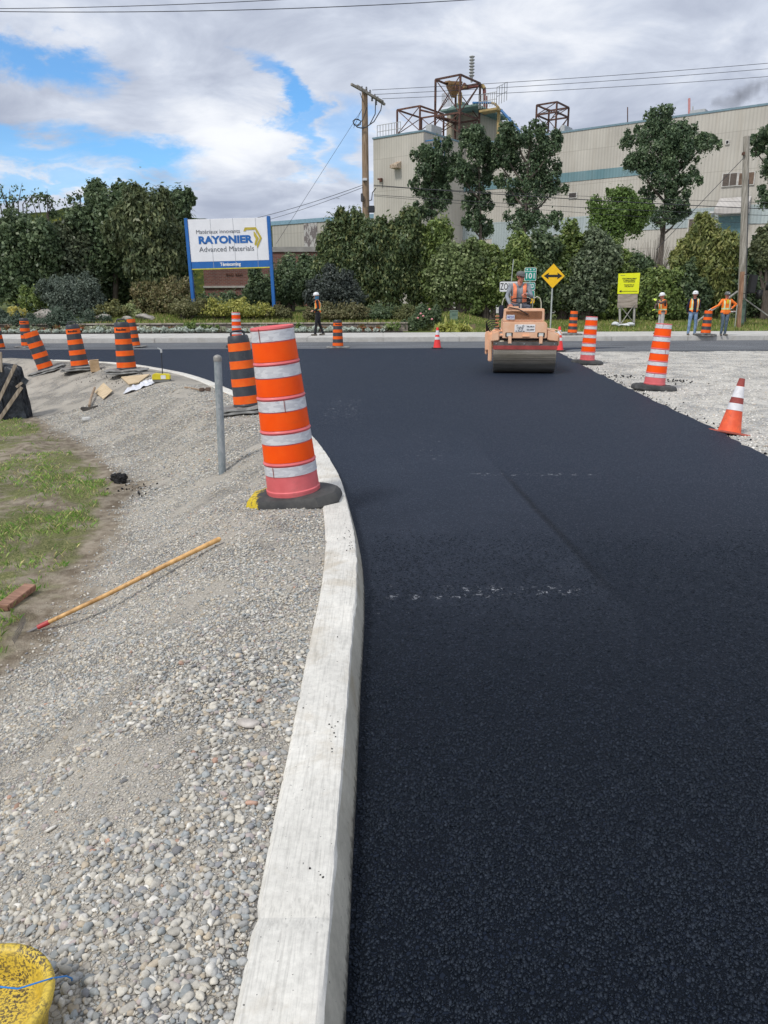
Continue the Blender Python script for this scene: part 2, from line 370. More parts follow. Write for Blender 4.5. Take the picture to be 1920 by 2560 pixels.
# gravel bank material
def mat_gravel(name, base, scale, tone, grassy=True, spread=1.0):
    t = NT(name, .92, 0, .25); o = t.tc.outputs['Object']
    vor = t.node('ShaderNodeTexVoronoi', {'Vector': o, 'Scale': scale}); vor.feature = 'F1'
    vd = t.node('ShaderNodeTexVoronoi', {'Vector': o, 'Scale': scale}); vd.feature = 'DISTANCE_TO_EDGE'
    sp = t.node('ShaderNodeSeparateColor', {'Color': vor.outputs['Color']}).outputs[0]
    pal = t.ramp(sp, [(0, tuple(c * .62 for c in base)), (.3, (base[0] * .85, base[1] * .9, base[2] * 1.0)), (.6, base), (.85, (base[0] * 1.25, base[1] * 1.15, base[2] * .98)), (1, tuple(min(1, c * 1.55) for c in base))])
    gap = t.mr(t.math('ADD', vd.outputs['Distance'], t.math('MULTIPLY_ADD', t.noise(150, 3, .6), .16, -.08)), -.02, .16)
    pal = t.mix(gap, tuple(c * .5 for c in base), pal)
    fines = t.mix(t.noise(60, 5, .7), tuple(c * .72 for c in tone), tuple(min(1, c * 1.25) for c in tone))
    patch = t.mr(t.noise(1.6, 6, .62, None, .4), .40, .55)
    col = t.mix(t.math('MULTIPLY', patch, .75 * spread), pal, fines)
    big = t.noise(.5, 4, .6); col = t.mix(1.0, col, t.ramp(big, [(.3, .84), (.7, 1.1)]), 'MULTIPLY')
    h = t.math('MULTIPLY', gap, t.math('SUBTRACT', 1.0, t.math('MULTIPLY', patch, .7)))
    nb = t.bump(h, .8, .012); nb = t.bump(t.noise(120, 4, .7), .35, .004, nb)
    if grassy:
        a = t.n.new('ShaderNodeAttribute'); a.attribute_name = 'soil'
        soil = t.mix(t.mr(t.noise(7, 8, .7), .35, .65), (.17, .135, .095), (.36, .31, .24))
        gr = t.mix(t.mr(t.noise(55, 6, .8), .36, .64), (.06, .085, .02), (.26, .25, .11))
        s2 = t.mix(t.math('MULTIPLY', t.mr(t.noise(1.3, 6, .7, None, .5), .42, .56), t.mr(a.outputs['Fac'], .6, .95)), soil, gr)
        col = t.mix(t.math('MULTIPLY', a.outputs['Fac'], 2.0, 0, True), col, s2)
    return t.done(col, None, nb)
xs = np.concatenate([np.arange(-24, -8, .25), np.arange(-8, -3, .08), np.arange(-3, .3, .04)])
ys = np.concatenate([np.arange(-2, .6, .1), np.arange(.6, 7, .04), np.arange(7, 21.6, .1)])
GRAVB = mat_gravel('bank_gravel', (.42, .395, .35), 60, (.46, .425, .365))
me = grid_mesh('gravel_bank', xs, ys, lambda X, Y: bank_z(X, Y), GRAVB)
vv = np.empty(len(me.vertices) * 3, dtype=np.float32); me.vertices.foreach_get('co', vv); vv = vv.reshape(-1, 3)
def soil_mask(x, y, s=None):
    s = kerb_s(x, y) if s is None else s
    far = sst(8, 15, y); e = 1.85 + 1.35 * far + .55 * (fbm(x * 1.2, y * 1.2, 31) - .5) + .3 * (fbm(x * 5, y * 5, 33) - .5) + .5 * sst(3.6, 2.4, y)
    return .5 * sst(-.12, .2, s - e) + .5 * sst(.15, .55, s - e)
so = soil_mask(vv[:, 0].astype(float), vv[:, 1].astype(float)); at = me.attributes.new('soil', 'FLOAT', 'POINT'); at.data.foreach_set('value', so.astype(np.float32))
kind(obj('gravel_bank', me))

# asphalt ---------------------------------------------------
def mat_asphalt(name, fresh=True):
    t = NT(name, .6, 0, .24 if fresh else .4); t.b.inputs['Specular Tint'].default_value = (.62, .78, 1, 1) if fresh else (1, 1, 1, 1); o = t.tc.outputs['Object']
    wv = t.node('ShaderNodeVectorMath', {0: o, 1: t.node('ShaderNodeTexNoise', {'Vector': o, 'Scale': 60, 'Detail': 3}).outputs['Color']}); wv.operation = 'MULTIPLY_ADD'
    wv.inputs[1].default_value = (1, 1, 1)
    dn = t.node('ShaderNodeTexNoise', {'Vector': o, 'Scale': 45, 'Detail': 2}); off = t.node('ShaderNodeVectorMath', {0: dn.outputs['Color']}); off.operation = 'SCALE'; off.inputs['Scale'].default_value = .02
    ad = t.node('ShaderNodeVectorMath', {0: o, 1: off.outputs[0]}); ad.operation = 'ADD'; t.n.remove(wv)
    def vor(sc, feat='F1', rnd_=1.0):
        v = t.node('ShaderNodeTexVoronoi', {'Vector': ad.outputs[0], 'Scale': sc, 'Randomness': rnd_}); v.feature = feat; return v
    v1 = vor(70); v1e = vor(70, 'DISTANCE_TO_EDGE'); v2 = vor(150); v2e = vor(150, 'DISTANCE_TO_EDGE')
    s1 = t.node('ShaderNodeSeparateColor', {'Color': v1.outputs['Color']}).outputs
    big = t.math('GREATER_THAN', s1[1], .45)
    h1 = t.math('MULTIPLY', t.mr(v1e.outputs['Distance'], 0, .22), t.math('MULTIPLY_ADD', s1[0], .7, .3)); h2 = t.math('MULTIPLY', t.mr(v2e.outputs['Distance'], 0, .25), .55)
    h = t.math('ADD', t.math('MULTIPLY', h1, big), t.math('MULTIPLY', h2, t.math('SUBTRACT', 1.0, big)))
    grain = t.noise(9, 5, .65)
    if fresh:
        dark, lit = (.0010, .0015, .0030), (.0074, .0108, .020)
    else: dark, lit = (.09, .098, .108), (.20, .21, .225)
    col = t.mix(t.mr(h, .05, .75), dark, lit)  # low gaps between grains coloured darker: occlusion put into the colour
    sp = t.node('ShaderNodeSeparateXYZ', {'Vector': o}).outputs
    macro = t.noise(.35, 5, .6, None, .4)
    col = t.mix(1.0, col, t.ramp(macro, [(.3, .8), (.7, 1.3)]), 'MULTIPLY')
    if fresh:
        # rolled zone is a little greyer with dust; roller-edge seam, chalk marks, scuffs
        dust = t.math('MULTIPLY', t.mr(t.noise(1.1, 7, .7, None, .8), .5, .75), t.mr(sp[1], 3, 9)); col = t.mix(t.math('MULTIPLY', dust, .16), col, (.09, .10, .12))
        d = t.math('ADD', t.math('ADD', sp[0], t.math('MULTIPLY', sp[1], SEAM[0])), SEAM[1]); d = t.math('ADD', d, t.math('MULTIPLY_ADD', t.noise(3, 3), .06, -.03))
        sm = t.math('MULTIPLY', t.math('MULTIPLY', t.mr(t.math('ABSOLUTE', d), .05, .0), t.mr(sp[1], 7.6, 6.2)), t.mr(sp[1], 3.6, 4.4))
        tex = t.math('MULTIPLY', t.math('MULTIPLY', t.mr(d, .03, -.05), t.mr(sp[1], 10.5, 7)), t.mr(sp[1], 2.8, 4.6)); col = t.mix(t.math('MULTIPLY', tex, t.mr(t.noise(1.5, 6, .7), .2, .8, .10, .45)), col, (.050, .058, .078)); far_sheen = t.mr(sp[1], 1.6, 8); col = t.mix(t.math('MULTIPLY', far_sheen, .55), col, (.033, .045, .074))  # beyond the near field, grazing sky sheen is painted in as lighter blue
        col = t.mix(t.math('MULTIPLY', sm, .6), col, (.001, .001, .002))
        for (cx, cy, hx, hy, th, am) in MARKS:
            m = t.math('MULTIPLY', t.mr(t.math('ABSOLUTE', t.math('SUBTRACT', sp[0], cx)), hx, hx * .6), t.mr(t.math('ABSOLUTE', t.math('SUBTRACT', sp[1], cy)), hy, hy * .3))
            nn = t.mr(t.noise(13, 6, .75, t.co((1.2, 1, 1), loc=(cx * 3, cy, 0))), th, th + .05); col = t.mix(t.math('MULTIPLY', t.math('MULTIPLY', m, nn), am), col, (.5, .52, .56))
        ro = t.mr(h, .1, .8, .72, .46)
    else:
        st = t.noise(1.2, 7, .7, t.co((.12, 2.2, 1))); col = t.mix(t.math('MULTIPLY', t.mr(st, .5, .66), .6), col, (.04, .042, .05)); ro = t.mr(h, .1, .8, .95, .8)
    nb = t.bump(grain, .1, .02); nb = t.bump(h, .75 if fresh else .4, .007, nb); nb = t.bump(t.noise(420, 3, .7), .25, .001, nb)
    return t.done(col, ro, nb)
sa = G(1270, 1195); sb = G(1560, 1510); k_ = (sb.x - sa.x) / (sb.y - sa.y); SEAM = (-k_, -(sa.x - k_ * sa.y))
def gm(px, py, hx, hy, th, am): g = G(px, py); return (g.x, g.y, hx, hy, th, am)
MARKS = [gm(1290, 1476, .50, .10, .555, .6), gm(1120, 1492, .42, .05, .55, .5), gm(1340, 1186, .75, .07, .565, .6), gm(1060, 1115, .25, 1.3, .60, .4), gm(860, 1020, .3, 1.8, .585, .5), gm(1130, 1010, .3, 1.6, .61, .35), gm(900, 1500, .35, .3, .62, .4)]
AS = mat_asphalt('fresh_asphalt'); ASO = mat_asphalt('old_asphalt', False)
RE = [(4.05, -2), (4.05, 5), (3.99, 7.7), (4.1, 8.9), (4.2, 9.9), (4.42, 12.9), (4.6, 15.2), (4.9, 18.6), (5.2, 21.6), (5.45, 24.4)]
REs = spline(RE, 10); g_ = rnd(4); 
re_pts = [(p.x + g_.uniform(-.03, .03), p.y) for p in REs]
left = [(p.x - .02 * 0, p.y) for p in KC]
poly = [(q[0], q[1]) for q in re_pts] + [(6.2, 25.4), (8.2, 26.3), (-22, 26.3)] + [(p.x, p.y) for p in reversed(KC)]
def poly_obj(name, poly, z, mat, thick=0, nseg=None):
    import bmesh
    bm = bmesh.new(); vs = [bm.verts.new((x, y, z)) for x, y in poly]; f = bm.faces.new(vs); f.normal_update()
    if f.normal.z < 0: f.normal_flip()
    if thick:
        r = bmesh.ops.extrude_face_region(bm, geom=[f]); 
        for v in [e for e in r['geom'] if isinstance(e, bmesh.types.BMVert)]: v.co.z = z - thick
        bmesh.ops.recalc_face_normals(bm, faces=bm.faces)
    bmesh.ops.triangulate(bm, faces=bm.faces)
    me = bpy.data.meshes.new(name); bm.to_mesh(me); bm.free(); me.materials.append(mat); return kind(obj(name, me))
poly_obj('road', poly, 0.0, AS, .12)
poly_obj('main_road', [(-60, 26.3), (8.2, 26.3), (6.2, 25.4), (5.6, 24.5), (60, 24.3), (60, 30.6), (-60, 30.6)], -.008, ASO, .1)
GRAVR = mat_gravel('yard_gravel', (.56, .545, .51), 38, (.60, .575, .52), False, 1.0)
def yz(X, Y): return -.055 + .05 * (fbm(X * .8, Y * .8, 3) - .5) + .02 * (fbm(X * 5, Y * 5, 8) - .5) + .03 * sst(2.2, 0, np.abs(Y - 24.5))
kind(obj('gravel_yard', grid_mesh('gravel_yard', np.arange(3.6, 45, .12), np.arange(-3, 24.6, .12), yz, GRAVR)))
GRD = M('ground_soil', (.20, .18, .14), .95, .3, .6, (.30, .28, .22), .3, 8)
kind(obj('ground', grid_mesh('ground', np.linspace(-3000, 3000, 61), np.linspace(-200, 5000, 61), lambda X, Y: -.75 + 0 * X, GRD)))
# near kerb --------------------------------------------------
def mat_conc(name, c, stain=.5, brush=0):
    t = NT(name, .85, 0, .3); v = t.co((30, 1.2, 30)) if brush else t.tc.outputs['Object']
    n1 = t.noise(3, 8, .7); n2 = t.noise(40, 6, .7)
    col = t.mix(t.mr(n1, .3, .7), tuple(x * .86 for x in c), tuple(min(1, x * 1.08) for x in c)); col = t.mix(1.0, col, t.ramp(n2, [(.32, .84), (.7, 1.08)]), 'MULTIPLY')
    st = t.math('MULTIPLY', t.mr(t.noise(1.7, 7, .7, None, .6), .5, .66), stain); col = t.mix(st, col, (c[0] * .62, c[1] * .55, c[2] * .45))
    br = t.noise(5, 4, .6, v); col = t.mix(1.0, col, t.ramp(br, [(.38, .84 if brush else 1.0), (.5, 1.0)]), 'MULTIPLY')
    nb = t.bump(br, .35 if brush else .1, .004); nb = t.bump(t.noise(180, 4, .7), .3, .002, nb)
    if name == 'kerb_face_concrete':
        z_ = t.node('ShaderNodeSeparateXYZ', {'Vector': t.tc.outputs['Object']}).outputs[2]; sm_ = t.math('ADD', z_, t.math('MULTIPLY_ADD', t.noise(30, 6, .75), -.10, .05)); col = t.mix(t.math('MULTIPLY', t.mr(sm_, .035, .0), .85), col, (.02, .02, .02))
    sp = t.math('GREATER_THAN', t.noise(85, 2, .5), .735); col = t.mix(t.math('MULTIPLY', sp, .8), col, (.03, .03, .03))
    return t.done(col, None, nb)
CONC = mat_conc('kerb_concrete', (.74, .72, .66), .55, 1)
def sweep_kerb():
    prof = [(-.052, -.3), (-.050, 0), (-.012, KZ - .014), (-.006, KZ - .004), (.005, KZ), (KW - .012, KZ), (KW, KZ - .012), (KW + .01, -.3)]
    g = np.random.default_rng(7); vs = []; fs = []; n = len(prof)
    pts = []
    for i in range(len(KC) - 1):
        k = max(1, int((KC[i + 1] - KC[i]).length / .06))
        for q in range(k): pts.append((KC[i].lerp(KC[i + 1], q / k), KN[i].lerp(KN[i + 1], q / k).normalized()))
    pts.append((KC[-1], KN[-1])); L = 0; run = []
    for i, (p, nn) in enumerate(pts):
        if i: L += (p - pts[i - 1][0]).length
        w = .004 * (fbm(np.array([L * 1.5]), np.array([0.]), 3)[0] - .5)
        joint = .012 if (L % 3.0) < .05 else 0
        for j, (s, z) in enumerate(prof):
            q = p + nn * (s + w * 1.5 + (0.004 * g.normal() * .4 if 2 <= j <= 4 else 0)); vs.append((q.x, q.y, z + w - (joint if z > 0 else 0))); run.append(L)
    for i in range(len(pts) - 1):
        for j in range(n - 1): fs.append((i * n + j, i * n + j + 1, (i + 1) * n + j + 1, (i + 1) * n + j))
    me = bpy.data.meshes.new('kerb'); me.from_pydata(vs, [], fs); me.materials.append(CONC); 
    import bmesh
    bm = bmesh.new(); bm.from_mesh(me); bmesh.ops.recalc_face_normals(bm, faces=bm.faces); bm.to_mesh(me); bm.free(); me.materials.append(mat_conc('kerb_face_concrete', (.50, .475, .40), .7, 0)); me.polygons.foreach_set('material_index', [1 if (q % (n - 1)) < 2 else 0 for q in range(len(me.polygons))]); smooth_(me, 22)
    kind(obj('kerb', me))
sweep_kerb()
# far sidewalk and kerb ---------------------------------------
CONF = mat_conc('sidewalk_concrete', (.56, .55, .52), .25)
SWZ = .17
def sidewalk():
    b = MB(); x = -60
    while x < 60:
        L = 3.0; b.bb((x + .006, 30.65, -.3), (x + L - .006, 31.05, SWZ - .002)); b.bb((x + .006, 31.06, -.3), (x + L - .006, 35.0, SWZ)); x += L
    b.bb((-60, 30.68, -.3), (60, 34.95, SWZ - .02)); return kind(b.build('sidewalk', CONF, bevel=.012))
sidewalk()
# garden terrain behind
def gz(X, Y):
    X = np.asarray(X, float); Y = np.asarray(Y, float)
    L = sst(6.0, 3.4, X)           # left garden, retained by the low wall
    zl = .16 + .40 * sst(36.78, 36.8, Y) + .36 * sst(37, 40, Y) + .3 * sst(40, 46, Y); zr = .15 + .28 * sst(35.2, 38, Y) + .3 * sst(38, 46, Y)
    z = L * zl + (1 - L) * zr + .12 * (fbm(X * .5, Y * .5, 41) - .5) * sst(37, 38, Y); return z - .9 * sst(60, 140, Y) * 0
def mat_lawn():
    t = NT('lawn', .95, 0, .2); n = t.noise(1.2, 7, .7); c = t.mix(t.mr(n, .35, .65), (.055, .085, .02), (.13, .15, .045)); c = t.mix(t.mr(t.noise(3, 6, .7, None, .4), .55, .7), c, (.17, .13, .085))
    return t.done(c, None, t.bump(t.noise(40, 4), .5, .03))
LAWN = mat_lawn()
kind(obj('garden_ground', grid_mesh('garden_ground', np.arange(-60, 60.1, .3), np.concatenate([np.arange(34.99, 36.7, .2), [36.78, 36.82], np.arange(37, 46, .25), np.arange(46, 130, 3)]), gz, LAWN)))
def gzf(x, y): return float(gz(np.array([x]), np.array([y]))[0])
# hills
def mat_hill():
    t = NT('forest_hill', .95, 0, .1); n = t.noise(.22, 8, .75); c = t.ramp(n, [(.3, (.02, .035, .012)), (.5, (.06, .085, .02)), (.62, (.16, .17, .035)), (.75, (.30, .28, .05))]); return t.done(c, None, t.bump(t.noise(.5, 6, .7), 1.0, 3))
HM = mat_hill()
def hz(X, Y):
    r = sst(230, 330, Y); ridge = 33.5 + 3 * (fbm(X * .01, X * 0, 5) - .5) - 6 * sst(-90, 40, X) + 5 * np.exp(-((X + 118) / 22) ** 2); return -2 + (ridge + 2) * r + 3.4 * (fbm(X * .16, Y * .16, 9, 5) - .5) * r
kind(obj('hills', grid_mesh('hills', np.arange(-420, 420, 2.2), np.arange(225, 420, 2.2), hz, HM)))
# ---- loose gravel stones (nobody could count them) ----
def ico():
    t = (1 + 5 ** .5) / 2; v = np.array([(-1, t, 0), (1, t, 0), (-1, -t, 0), (1, -t, 0), (0, -1, t), (0, 1, t), (0, -1, -t), (0, 1, -t), (t, 0, -1), (t, 0, 1), (-t, 0, -1), (-t, 0, 1)], float)
    f = [(0, 11, 5), (0, 5, 1), (0, 1, 7), (0, 7, 10), (0, 10, 11), (1, 5, 9), (5, 11, 4), (11, 10, 2), (10, 7, 6), (7, 1, 8), (3, 9, 4), (3, 4, 2), (3, 2, 6), (3, 6, 8), (3, 8, 9), (4, 9, 5), (2, 4, 11), (6, 2, 10), (8, 6, 7), (9, 8, 1)]
    return v / np.linalg.norm(v[0]), np.array(f)
def sub(v, f):
    v = [tuple(a) for a in v]; c = {}; nf = []
    def mid(a, b):
        k = (min(a, b), max(a, b))
        if k not in c: m = (np.array(v[a]) + np.array(v[b])) / 2; m /= np.linalg.norm(m); v.append(tuple(m)); c[k] = len(v) - 1
        return c[k]
    for a, b, d in f: x, y, z = mid(a, b), mid(b, d), mid(d, a); nf += [(a, x, z), (b, y, x), (d, z, y), (x, y, z)]
    return np.array(v), np.array(nf)
def stones(px, py, pz, size, seed, detail, cols, flat=.6, dusty=0.0):
    g = np.random.default_rng(seed); v, f = ico()
    if detail: v, f = sub(v, f)
    n = len(px); nv = len(v)
    # eight base shapes, made angular or round
    base = []
    for k in range(12):
        d = v * (1 + .0 * v); 
        for _ in range(9):
            nn = g.normal(size=3); nn /= np.linalg.norm(nn); c = g.uniform(.42, .78); pr = d @ nn; ex = np.maximum(pr - c, 0); d = d - ex[:, None] * nn * .85
        base.append(d * (1 + .06 * g.normal(size=(nv, 1))))
    base = np.array(base); q = base[g.integers(0, 12, n)]
    sc = np.stack([g.uniform(.75, 1.35, n), g.uniform(.6, 1.0, n), g.uniform(.4, .8, n) * flat / .6], 1) * (size * .5)[:, None]
    q = q * sc[:, None, :]; a = g.uniform(0, 6.28, n); tx = g.normal(size=n) * .45; ca, sa_, ct, st = np.cos(a), np.sin(a), np.cos(tx), np.sin(tx)
    x, y, z = q[..., 0], q[..., 1], q[..., 2]; y, z = y * ct[:, None] - z * st[:, None], y * st[:, None] + z * ct[:, None]
    x, y = x * ca[:, None] - y * sa_[:, None], x * sa_[:, None] + y * ca[:, None]
    V = np.stack([x + px[:, None], y + py[:, None], z + pz[:, None]], -1).reshape(-1, 3); Fc = (f[None] + (np.arange(n) * nv)[:, None, None]).reshape(-1, 3)
    C = np.array(cols); pw = np.array([.27, .19, .18, .12, .09, .07, .045, .03, .005])[:len(C)]; ci = g.choice(len(C), n, p=pw / pw.sum())
    c = C[ci] * g.uniform(.72, 1.22, n)[:, None]; c = (c * (1 - dusty) + np.array((.47, .43, .37)) * dusty) * 1.1; return V, Fc, np.repeat(c, nv, 0)
STC = [(.46, .44, .39), (.35, .36, .355), (.52, .49, .42), (.26, .29, .30), (.62, .60, .55), (.47, .40, .30), (.36, .31, .30), (.19, .20, .22), (.42, .25, .18)]
def mat_stone():
    t = NT('pebble', .8, 0, .3); a = t.n.new('ShaderNodeAttribute'); a.attribute_name = 'tint'
    c = t.mix(1.0, a.outputs['Color'], t.ramp(t.noise(110, 6, .7), [(.3, .78), (.7, 1.15)]), 'MULTIPLY'); return t.done(c, None, t.bump(t.noise(220, 4, .7), .35, .002))
STONE = mat_stone()
PAIL = G(-62, 2500, .24)
def scatter_bank(n, y0, y1, smin, smax, seed, detail, dens=.3, power=2.2):
    g = np.random.default_rng(seed); y = g.uniform(y0, y1, n * 4); half = .56 * (y + .9) + .15; x = -g.uniform(0, 1, n * 4) * half
    s = kerb_s(x, y); sm = soil_mask(x, y, s)
    d = fbm(x * 2.2, y * 2.2, 51); keep = (s > .178) & (np.hypot(x - PAIL.x, y - PAIL.y) > .15) & (g.random(n * 4) > sm * 1.75) & (g.random(n * 4) < np.clip((d - dens) * 7, .05, 1))
    x, y = x[keep][:n], y[keep][:n]; size = smin + (smax - smin) * g.random(len(x)) ** power
    z = bank_z(x, y) + size * .12; return stones(x, y, z, size, seed, detail, STC, .6, .16)
def join_np(parts):
    V = []; Fa = []; C = []; o = 0
    for v, f, c in parts: V.append(v); Fa.append(f + o); C.append(c); o += len(v)
    return np.concatenate(V), np.concatenate(Fa), np.concatenate(C)
v, f, c = join_np([scatter_bank(9500, .9, 3.0, .013, .036, 1, True, .38, 2.4), scatter_bank(26000, .9, 3.6, .006, .015, 2, False, .1), scatter_bank(30000, 3.0, 7.5, .011, .030, 3, False, .30, 2.3), scatter_bank(18000, 7.5, 13.5, .018, .040, 4, False, .30)])
kind(obj('gravel_stones', np_mesh('gravel_stones', v, f, 3, c, STONE, False)), 'stuff')
def yard_stones():
    g = np.random.default_rng(12); n = 26000; y = 7 + 17.4 * g.random(n) ** 1.1; x = 4 + g.random(n) * (.58 * y - 2.5)
    e = np.interp(y, [p.y for p in REs], [p.x for p in REs]); k = x > e - .05; x, y, e = x[k], y[k], e[k]
    near = np.exp(-(x - e) / .35); sz = .012 + .035 * g.random(len(x)) ** 2; z = yz(x, y) + sz * .15
    c = [(.62, .60, .55), (.5, .49, .46), (.7, .68, .64), (.4, .4, .39), (.56, .5, .42)]; return stones(x, y, z, sz, 5, False, c)
v, f, c = yard_stones(); kind(obj('yard_stones', np_mesh('yard_stones', v, f, 3, c, STONE, True)), 'stuff')
# asphalt crumbs spilled along its edges
def crumbs():
    g = np.random.default_rng(9); X = []; Y = []; Z = []; Sz = []
    for _ in range(240):   # right edge
        y = 7.5 + 16 * g.random(); e = np.interp(y, [p.y for p in REs], [p.x for p in REs]); X.append(e + abs(g.normal()) * .16 + .02); Y.append(y); Z.append(yz(np.array([X[-1]]), np.array([y]))[0] + .012); Sz.append(g.uniform(.012, .04))
    for (px, py, sx, n) in ((1690, 952, .22, 50), (1440, 905, .3, 40), (1535, 940, .3, 50)):
        q = G(px, py, -.03)
        for _ in range(n): X.append(q.x + g.normal() * sx); Y.append(q.y + g.normal() * sx); Z.append(-.03); Sz.append(g.uniform(.02, .05))
    for (px, py, n, s_) in ((885, 1362, 34, .045), (895, 1285, 12, .05), (840, 1800, 9, .04), (838, 1850, 10, .03), (750, 1760, 8, .06), (800, 2180, 7, .05), (870, 1330, 14, .07), (870, 1600, 6, .08)):
        q = G(px, py, KZ)
        for _ in range(n):
            x, y = q.x + g.normal() * s_ * .6, q.y + g.normal() * s_ * 1.6; s = float(kerb_s(np.array([x]), np.array([y]))[0])
            if .01 < s < .16: X.append(x); Y.append(y); Z.append(KZ + .002); Sz.append(g.uniform(.003, .011))
    for (px, py, n) in ((340, 1225, 30), (300, 950, 50), (370, 935, 40), (240, 880 + 40, 20), (200, 950, 20)):
        for _ in range(n):
            q = onbank(px + g.normal() * 28, py + g.normal() * 9); X.append(q.x); Y.append(q.y); Z.append(q.z + .01); Sz.append(g.uniform(.012, .035))
    return stones(np.array(X), np.array(Y), np.array(Z), np.array(Sz), 3, False, [(.012, .012, .013), (.02, .02, .022)], .9)
v, f, c = crumbs(); kind(obj('asphalt_crumbs', np_mesh('asphalt_crumbs', v, f, 3, c, STONE, True)), 'stuff')
# grass ------------------------------------------------------
def blades(x, y, z, h, w, seed, cols, lean=.6):
    g = np.random.default_rng(seed); n = len(x); a = g.uniform(0, 6.28, n); l = g.uniform(0, lean, n) * h; b = g.uniform(0, 6.28, n)
    dx, dy = np.cos(a) * w / 2, np.sin(a) * w / 2; tx, ty = np.cos(b) * l, np.sin(b) * l
    P0 = np.stack([x - dx, y - dy, z - .01], 1); P1 = np.stack([x + dx, y + dy, z - .01], 1); P2 = np.stack([x + dx * .7 + tx * .4, y + dy * .7 + ty * .4, z + h * .6], 1); P3 = np.stack([x + tx, y + ty, z + h], 1)
    V = np.stack([P0, P1, P2, P3], 1).reshape(-1, 3); Fc = np.arange(n)[:, None] * 4 + np.arange(4); C = np.array(cols)[g.integers(0, len(cols), n)] * g.uniform(.7, 1.3, n)[:, None]
    return V, Fc, np.repeat(C, 4, 0)
g = np.random.default_rng(21); n = 160000; y = 2.6 + 11 * g.random(n) ** 1.15; x = -g.random(n) * (.56 * (y + 1.2)) - .1
s = kerb_s(x, y); sm = soil_mask(x, y, s); d = fbm(x * 1.1 + 3, y * 1.1, 71); band = np.exp(-((s - 2.35) / .5) ** 2) * sst(10.5, 8, y)
k = (sm > .8) & (g.random(n) < np.clip(((d - .48) * 3.4 + band * .6) * (.25 + 1.5 * (fbm(x * 6, y * 6, 77) > .52)), .01, .7)); x, y = x[k], y[k]
GC = [(.075, .15, .03), (.12, .19, .04), (.16, .21, .06), (.07, .12, .025), (.28, .25, .12)]
z = bank_z(x, y); v, f, c = blades(x, y, z, g.uniform(.012, .05, len(x)), g.uniform(.003, .007, len(x)), 5, GC, 1.6); kind(obj('grass', np_mesh('grass', v, f, 4, c, LEAF)), 'stuff')
n = 60000; y = 35.1 + 6 * g.random(n); x = g.uniform(-22, 22, n); ok = (x > 4) | (y > 36.9); x, y = x[ok], y[ok]
v, f, c = blades(x, y, gz(x, y), g.uniform(.05, .16, len(x)), g.uniform(.02, .04, len(x)), 6, [(.07, .11, .02), (.10, .14, .03), (.15, .16, .05), (.20, .17, .08)], .8); kind(obj('lawn_grass', np_mesh('lawn_grass', v, f, 4, c, LEAF)), 'stuff')

def chips():
    g = np.random.default_rng(33); out = []
    for n, y0, y1, s0, s1, sd_ in ((40000, .95, 2.7, .0075, .020, 1), (26000, 2.4, 5.2, .010, .020, 2)):
        y = y0 + (y1 - y0) * g.random(n) ** .9; x = -.08 + g.random(n) * (.56 * (y + .95) + .1); s = kerb_s(x, y); cl = fbm(x * 7, y * 7, 91); k = (s < -.052) & (g.random(n) < np.clip((y1 - y) / .5, 0, 1)) & (g.random(n) < np.clip((cl - .22) * 5, .5, 1)); x, y = x[k], y[k]
        sz = s0 + (s1 - s0) * g.random(len(x)) ** 2; out.append(stones(x, y, 0 - sz * .06, sz, sd_, False, [(.008, .0105, .016), (.004, .0055, .0085), (.014, .0175, .025), (.006, .008, .012), (.003, .004, .006)], .85))
    return join_np(out)
CH = NT('asphalt_chip', .5, 0, .32); CH.b.inputs['Specular Tint'].default_value = (.62, .78, 1, 1); a_ = CH.n.new('ShaderNodeAttribute'); a_.attribute_name = 'tint'; CH = CH.done(a_.outputs['Color'], None, CH.bump(CH.noise(500, 3), .3, .001))
v, f, c = chips(); kind(obj('asphalt_chips', np_mesh('asphalt_chips', v, f, 3, c, CH, False)), 'stuff')
# ---------------- traffic drums ----------------
ORG = M('orange_sheeting', (1.0, .085, .001), .5, .05, 5, (.98, .10, .003), spec=.25, dirt=.12, dcol=(.4, .12, .04))
ORGD = M('dull_orange_sheeting', (.94, .11, .008), .55, .08, 6, (.88, .15, .015), spec=.3, dirt=.25, dcol=(.35, .14, .06))
def mat_white_sheet():
    t = NT('white_sheeting', .35, 0, .5); o = t.tc.outputs['Object']
    cell = t.node('ShaderNodeTexVoronoi', {'Vector': t.co((22, 22, 60)), 'Scale': 1}); cell.feature = 'F1'; s = t.node('ShaderNodeSeparateColor', {'Color': cell.outputs['Color']}).outputs[0]
    c = t.mix(t.mr(s, 0, 1), (.55, .56, .60), (.70, .71, .74)); n = t.noise(6, 9, .75, None, 1.2); c = t.mix(t.math('MULTIPLY', t.mr(n, .62, .72), .4), c, (.36, .34, .33)); return t.done(c)
WHT = mat_white_sheet()
PINK = M('faded_pink_plastic', (.72, .13, .14), .5, .08, 4, (.76, .17, .18), dirt=.3, dcol=(.4, .14, .12))
BLKP = M('black_drum_plastic', (.030, .034, .042), .45, .2, 6, dirt=.35, dcol=(.12, .12, .12))
RUB = M('black_rubber_base', (.030, .032, .034), .75, .3, 5, (.055, .056, .056), .5, 60, dirt=.4, dcol=(.11, .10, .09))
RUBG = M('dusty_rubber_base', (.17, .17, .165), .9, .25, 6, (.23, .23, .22), .4, 50, dirt=.5, dcol=(.08, .08, .08))
DKP = M('dark_lettering', (.015, .015, .02), .6)
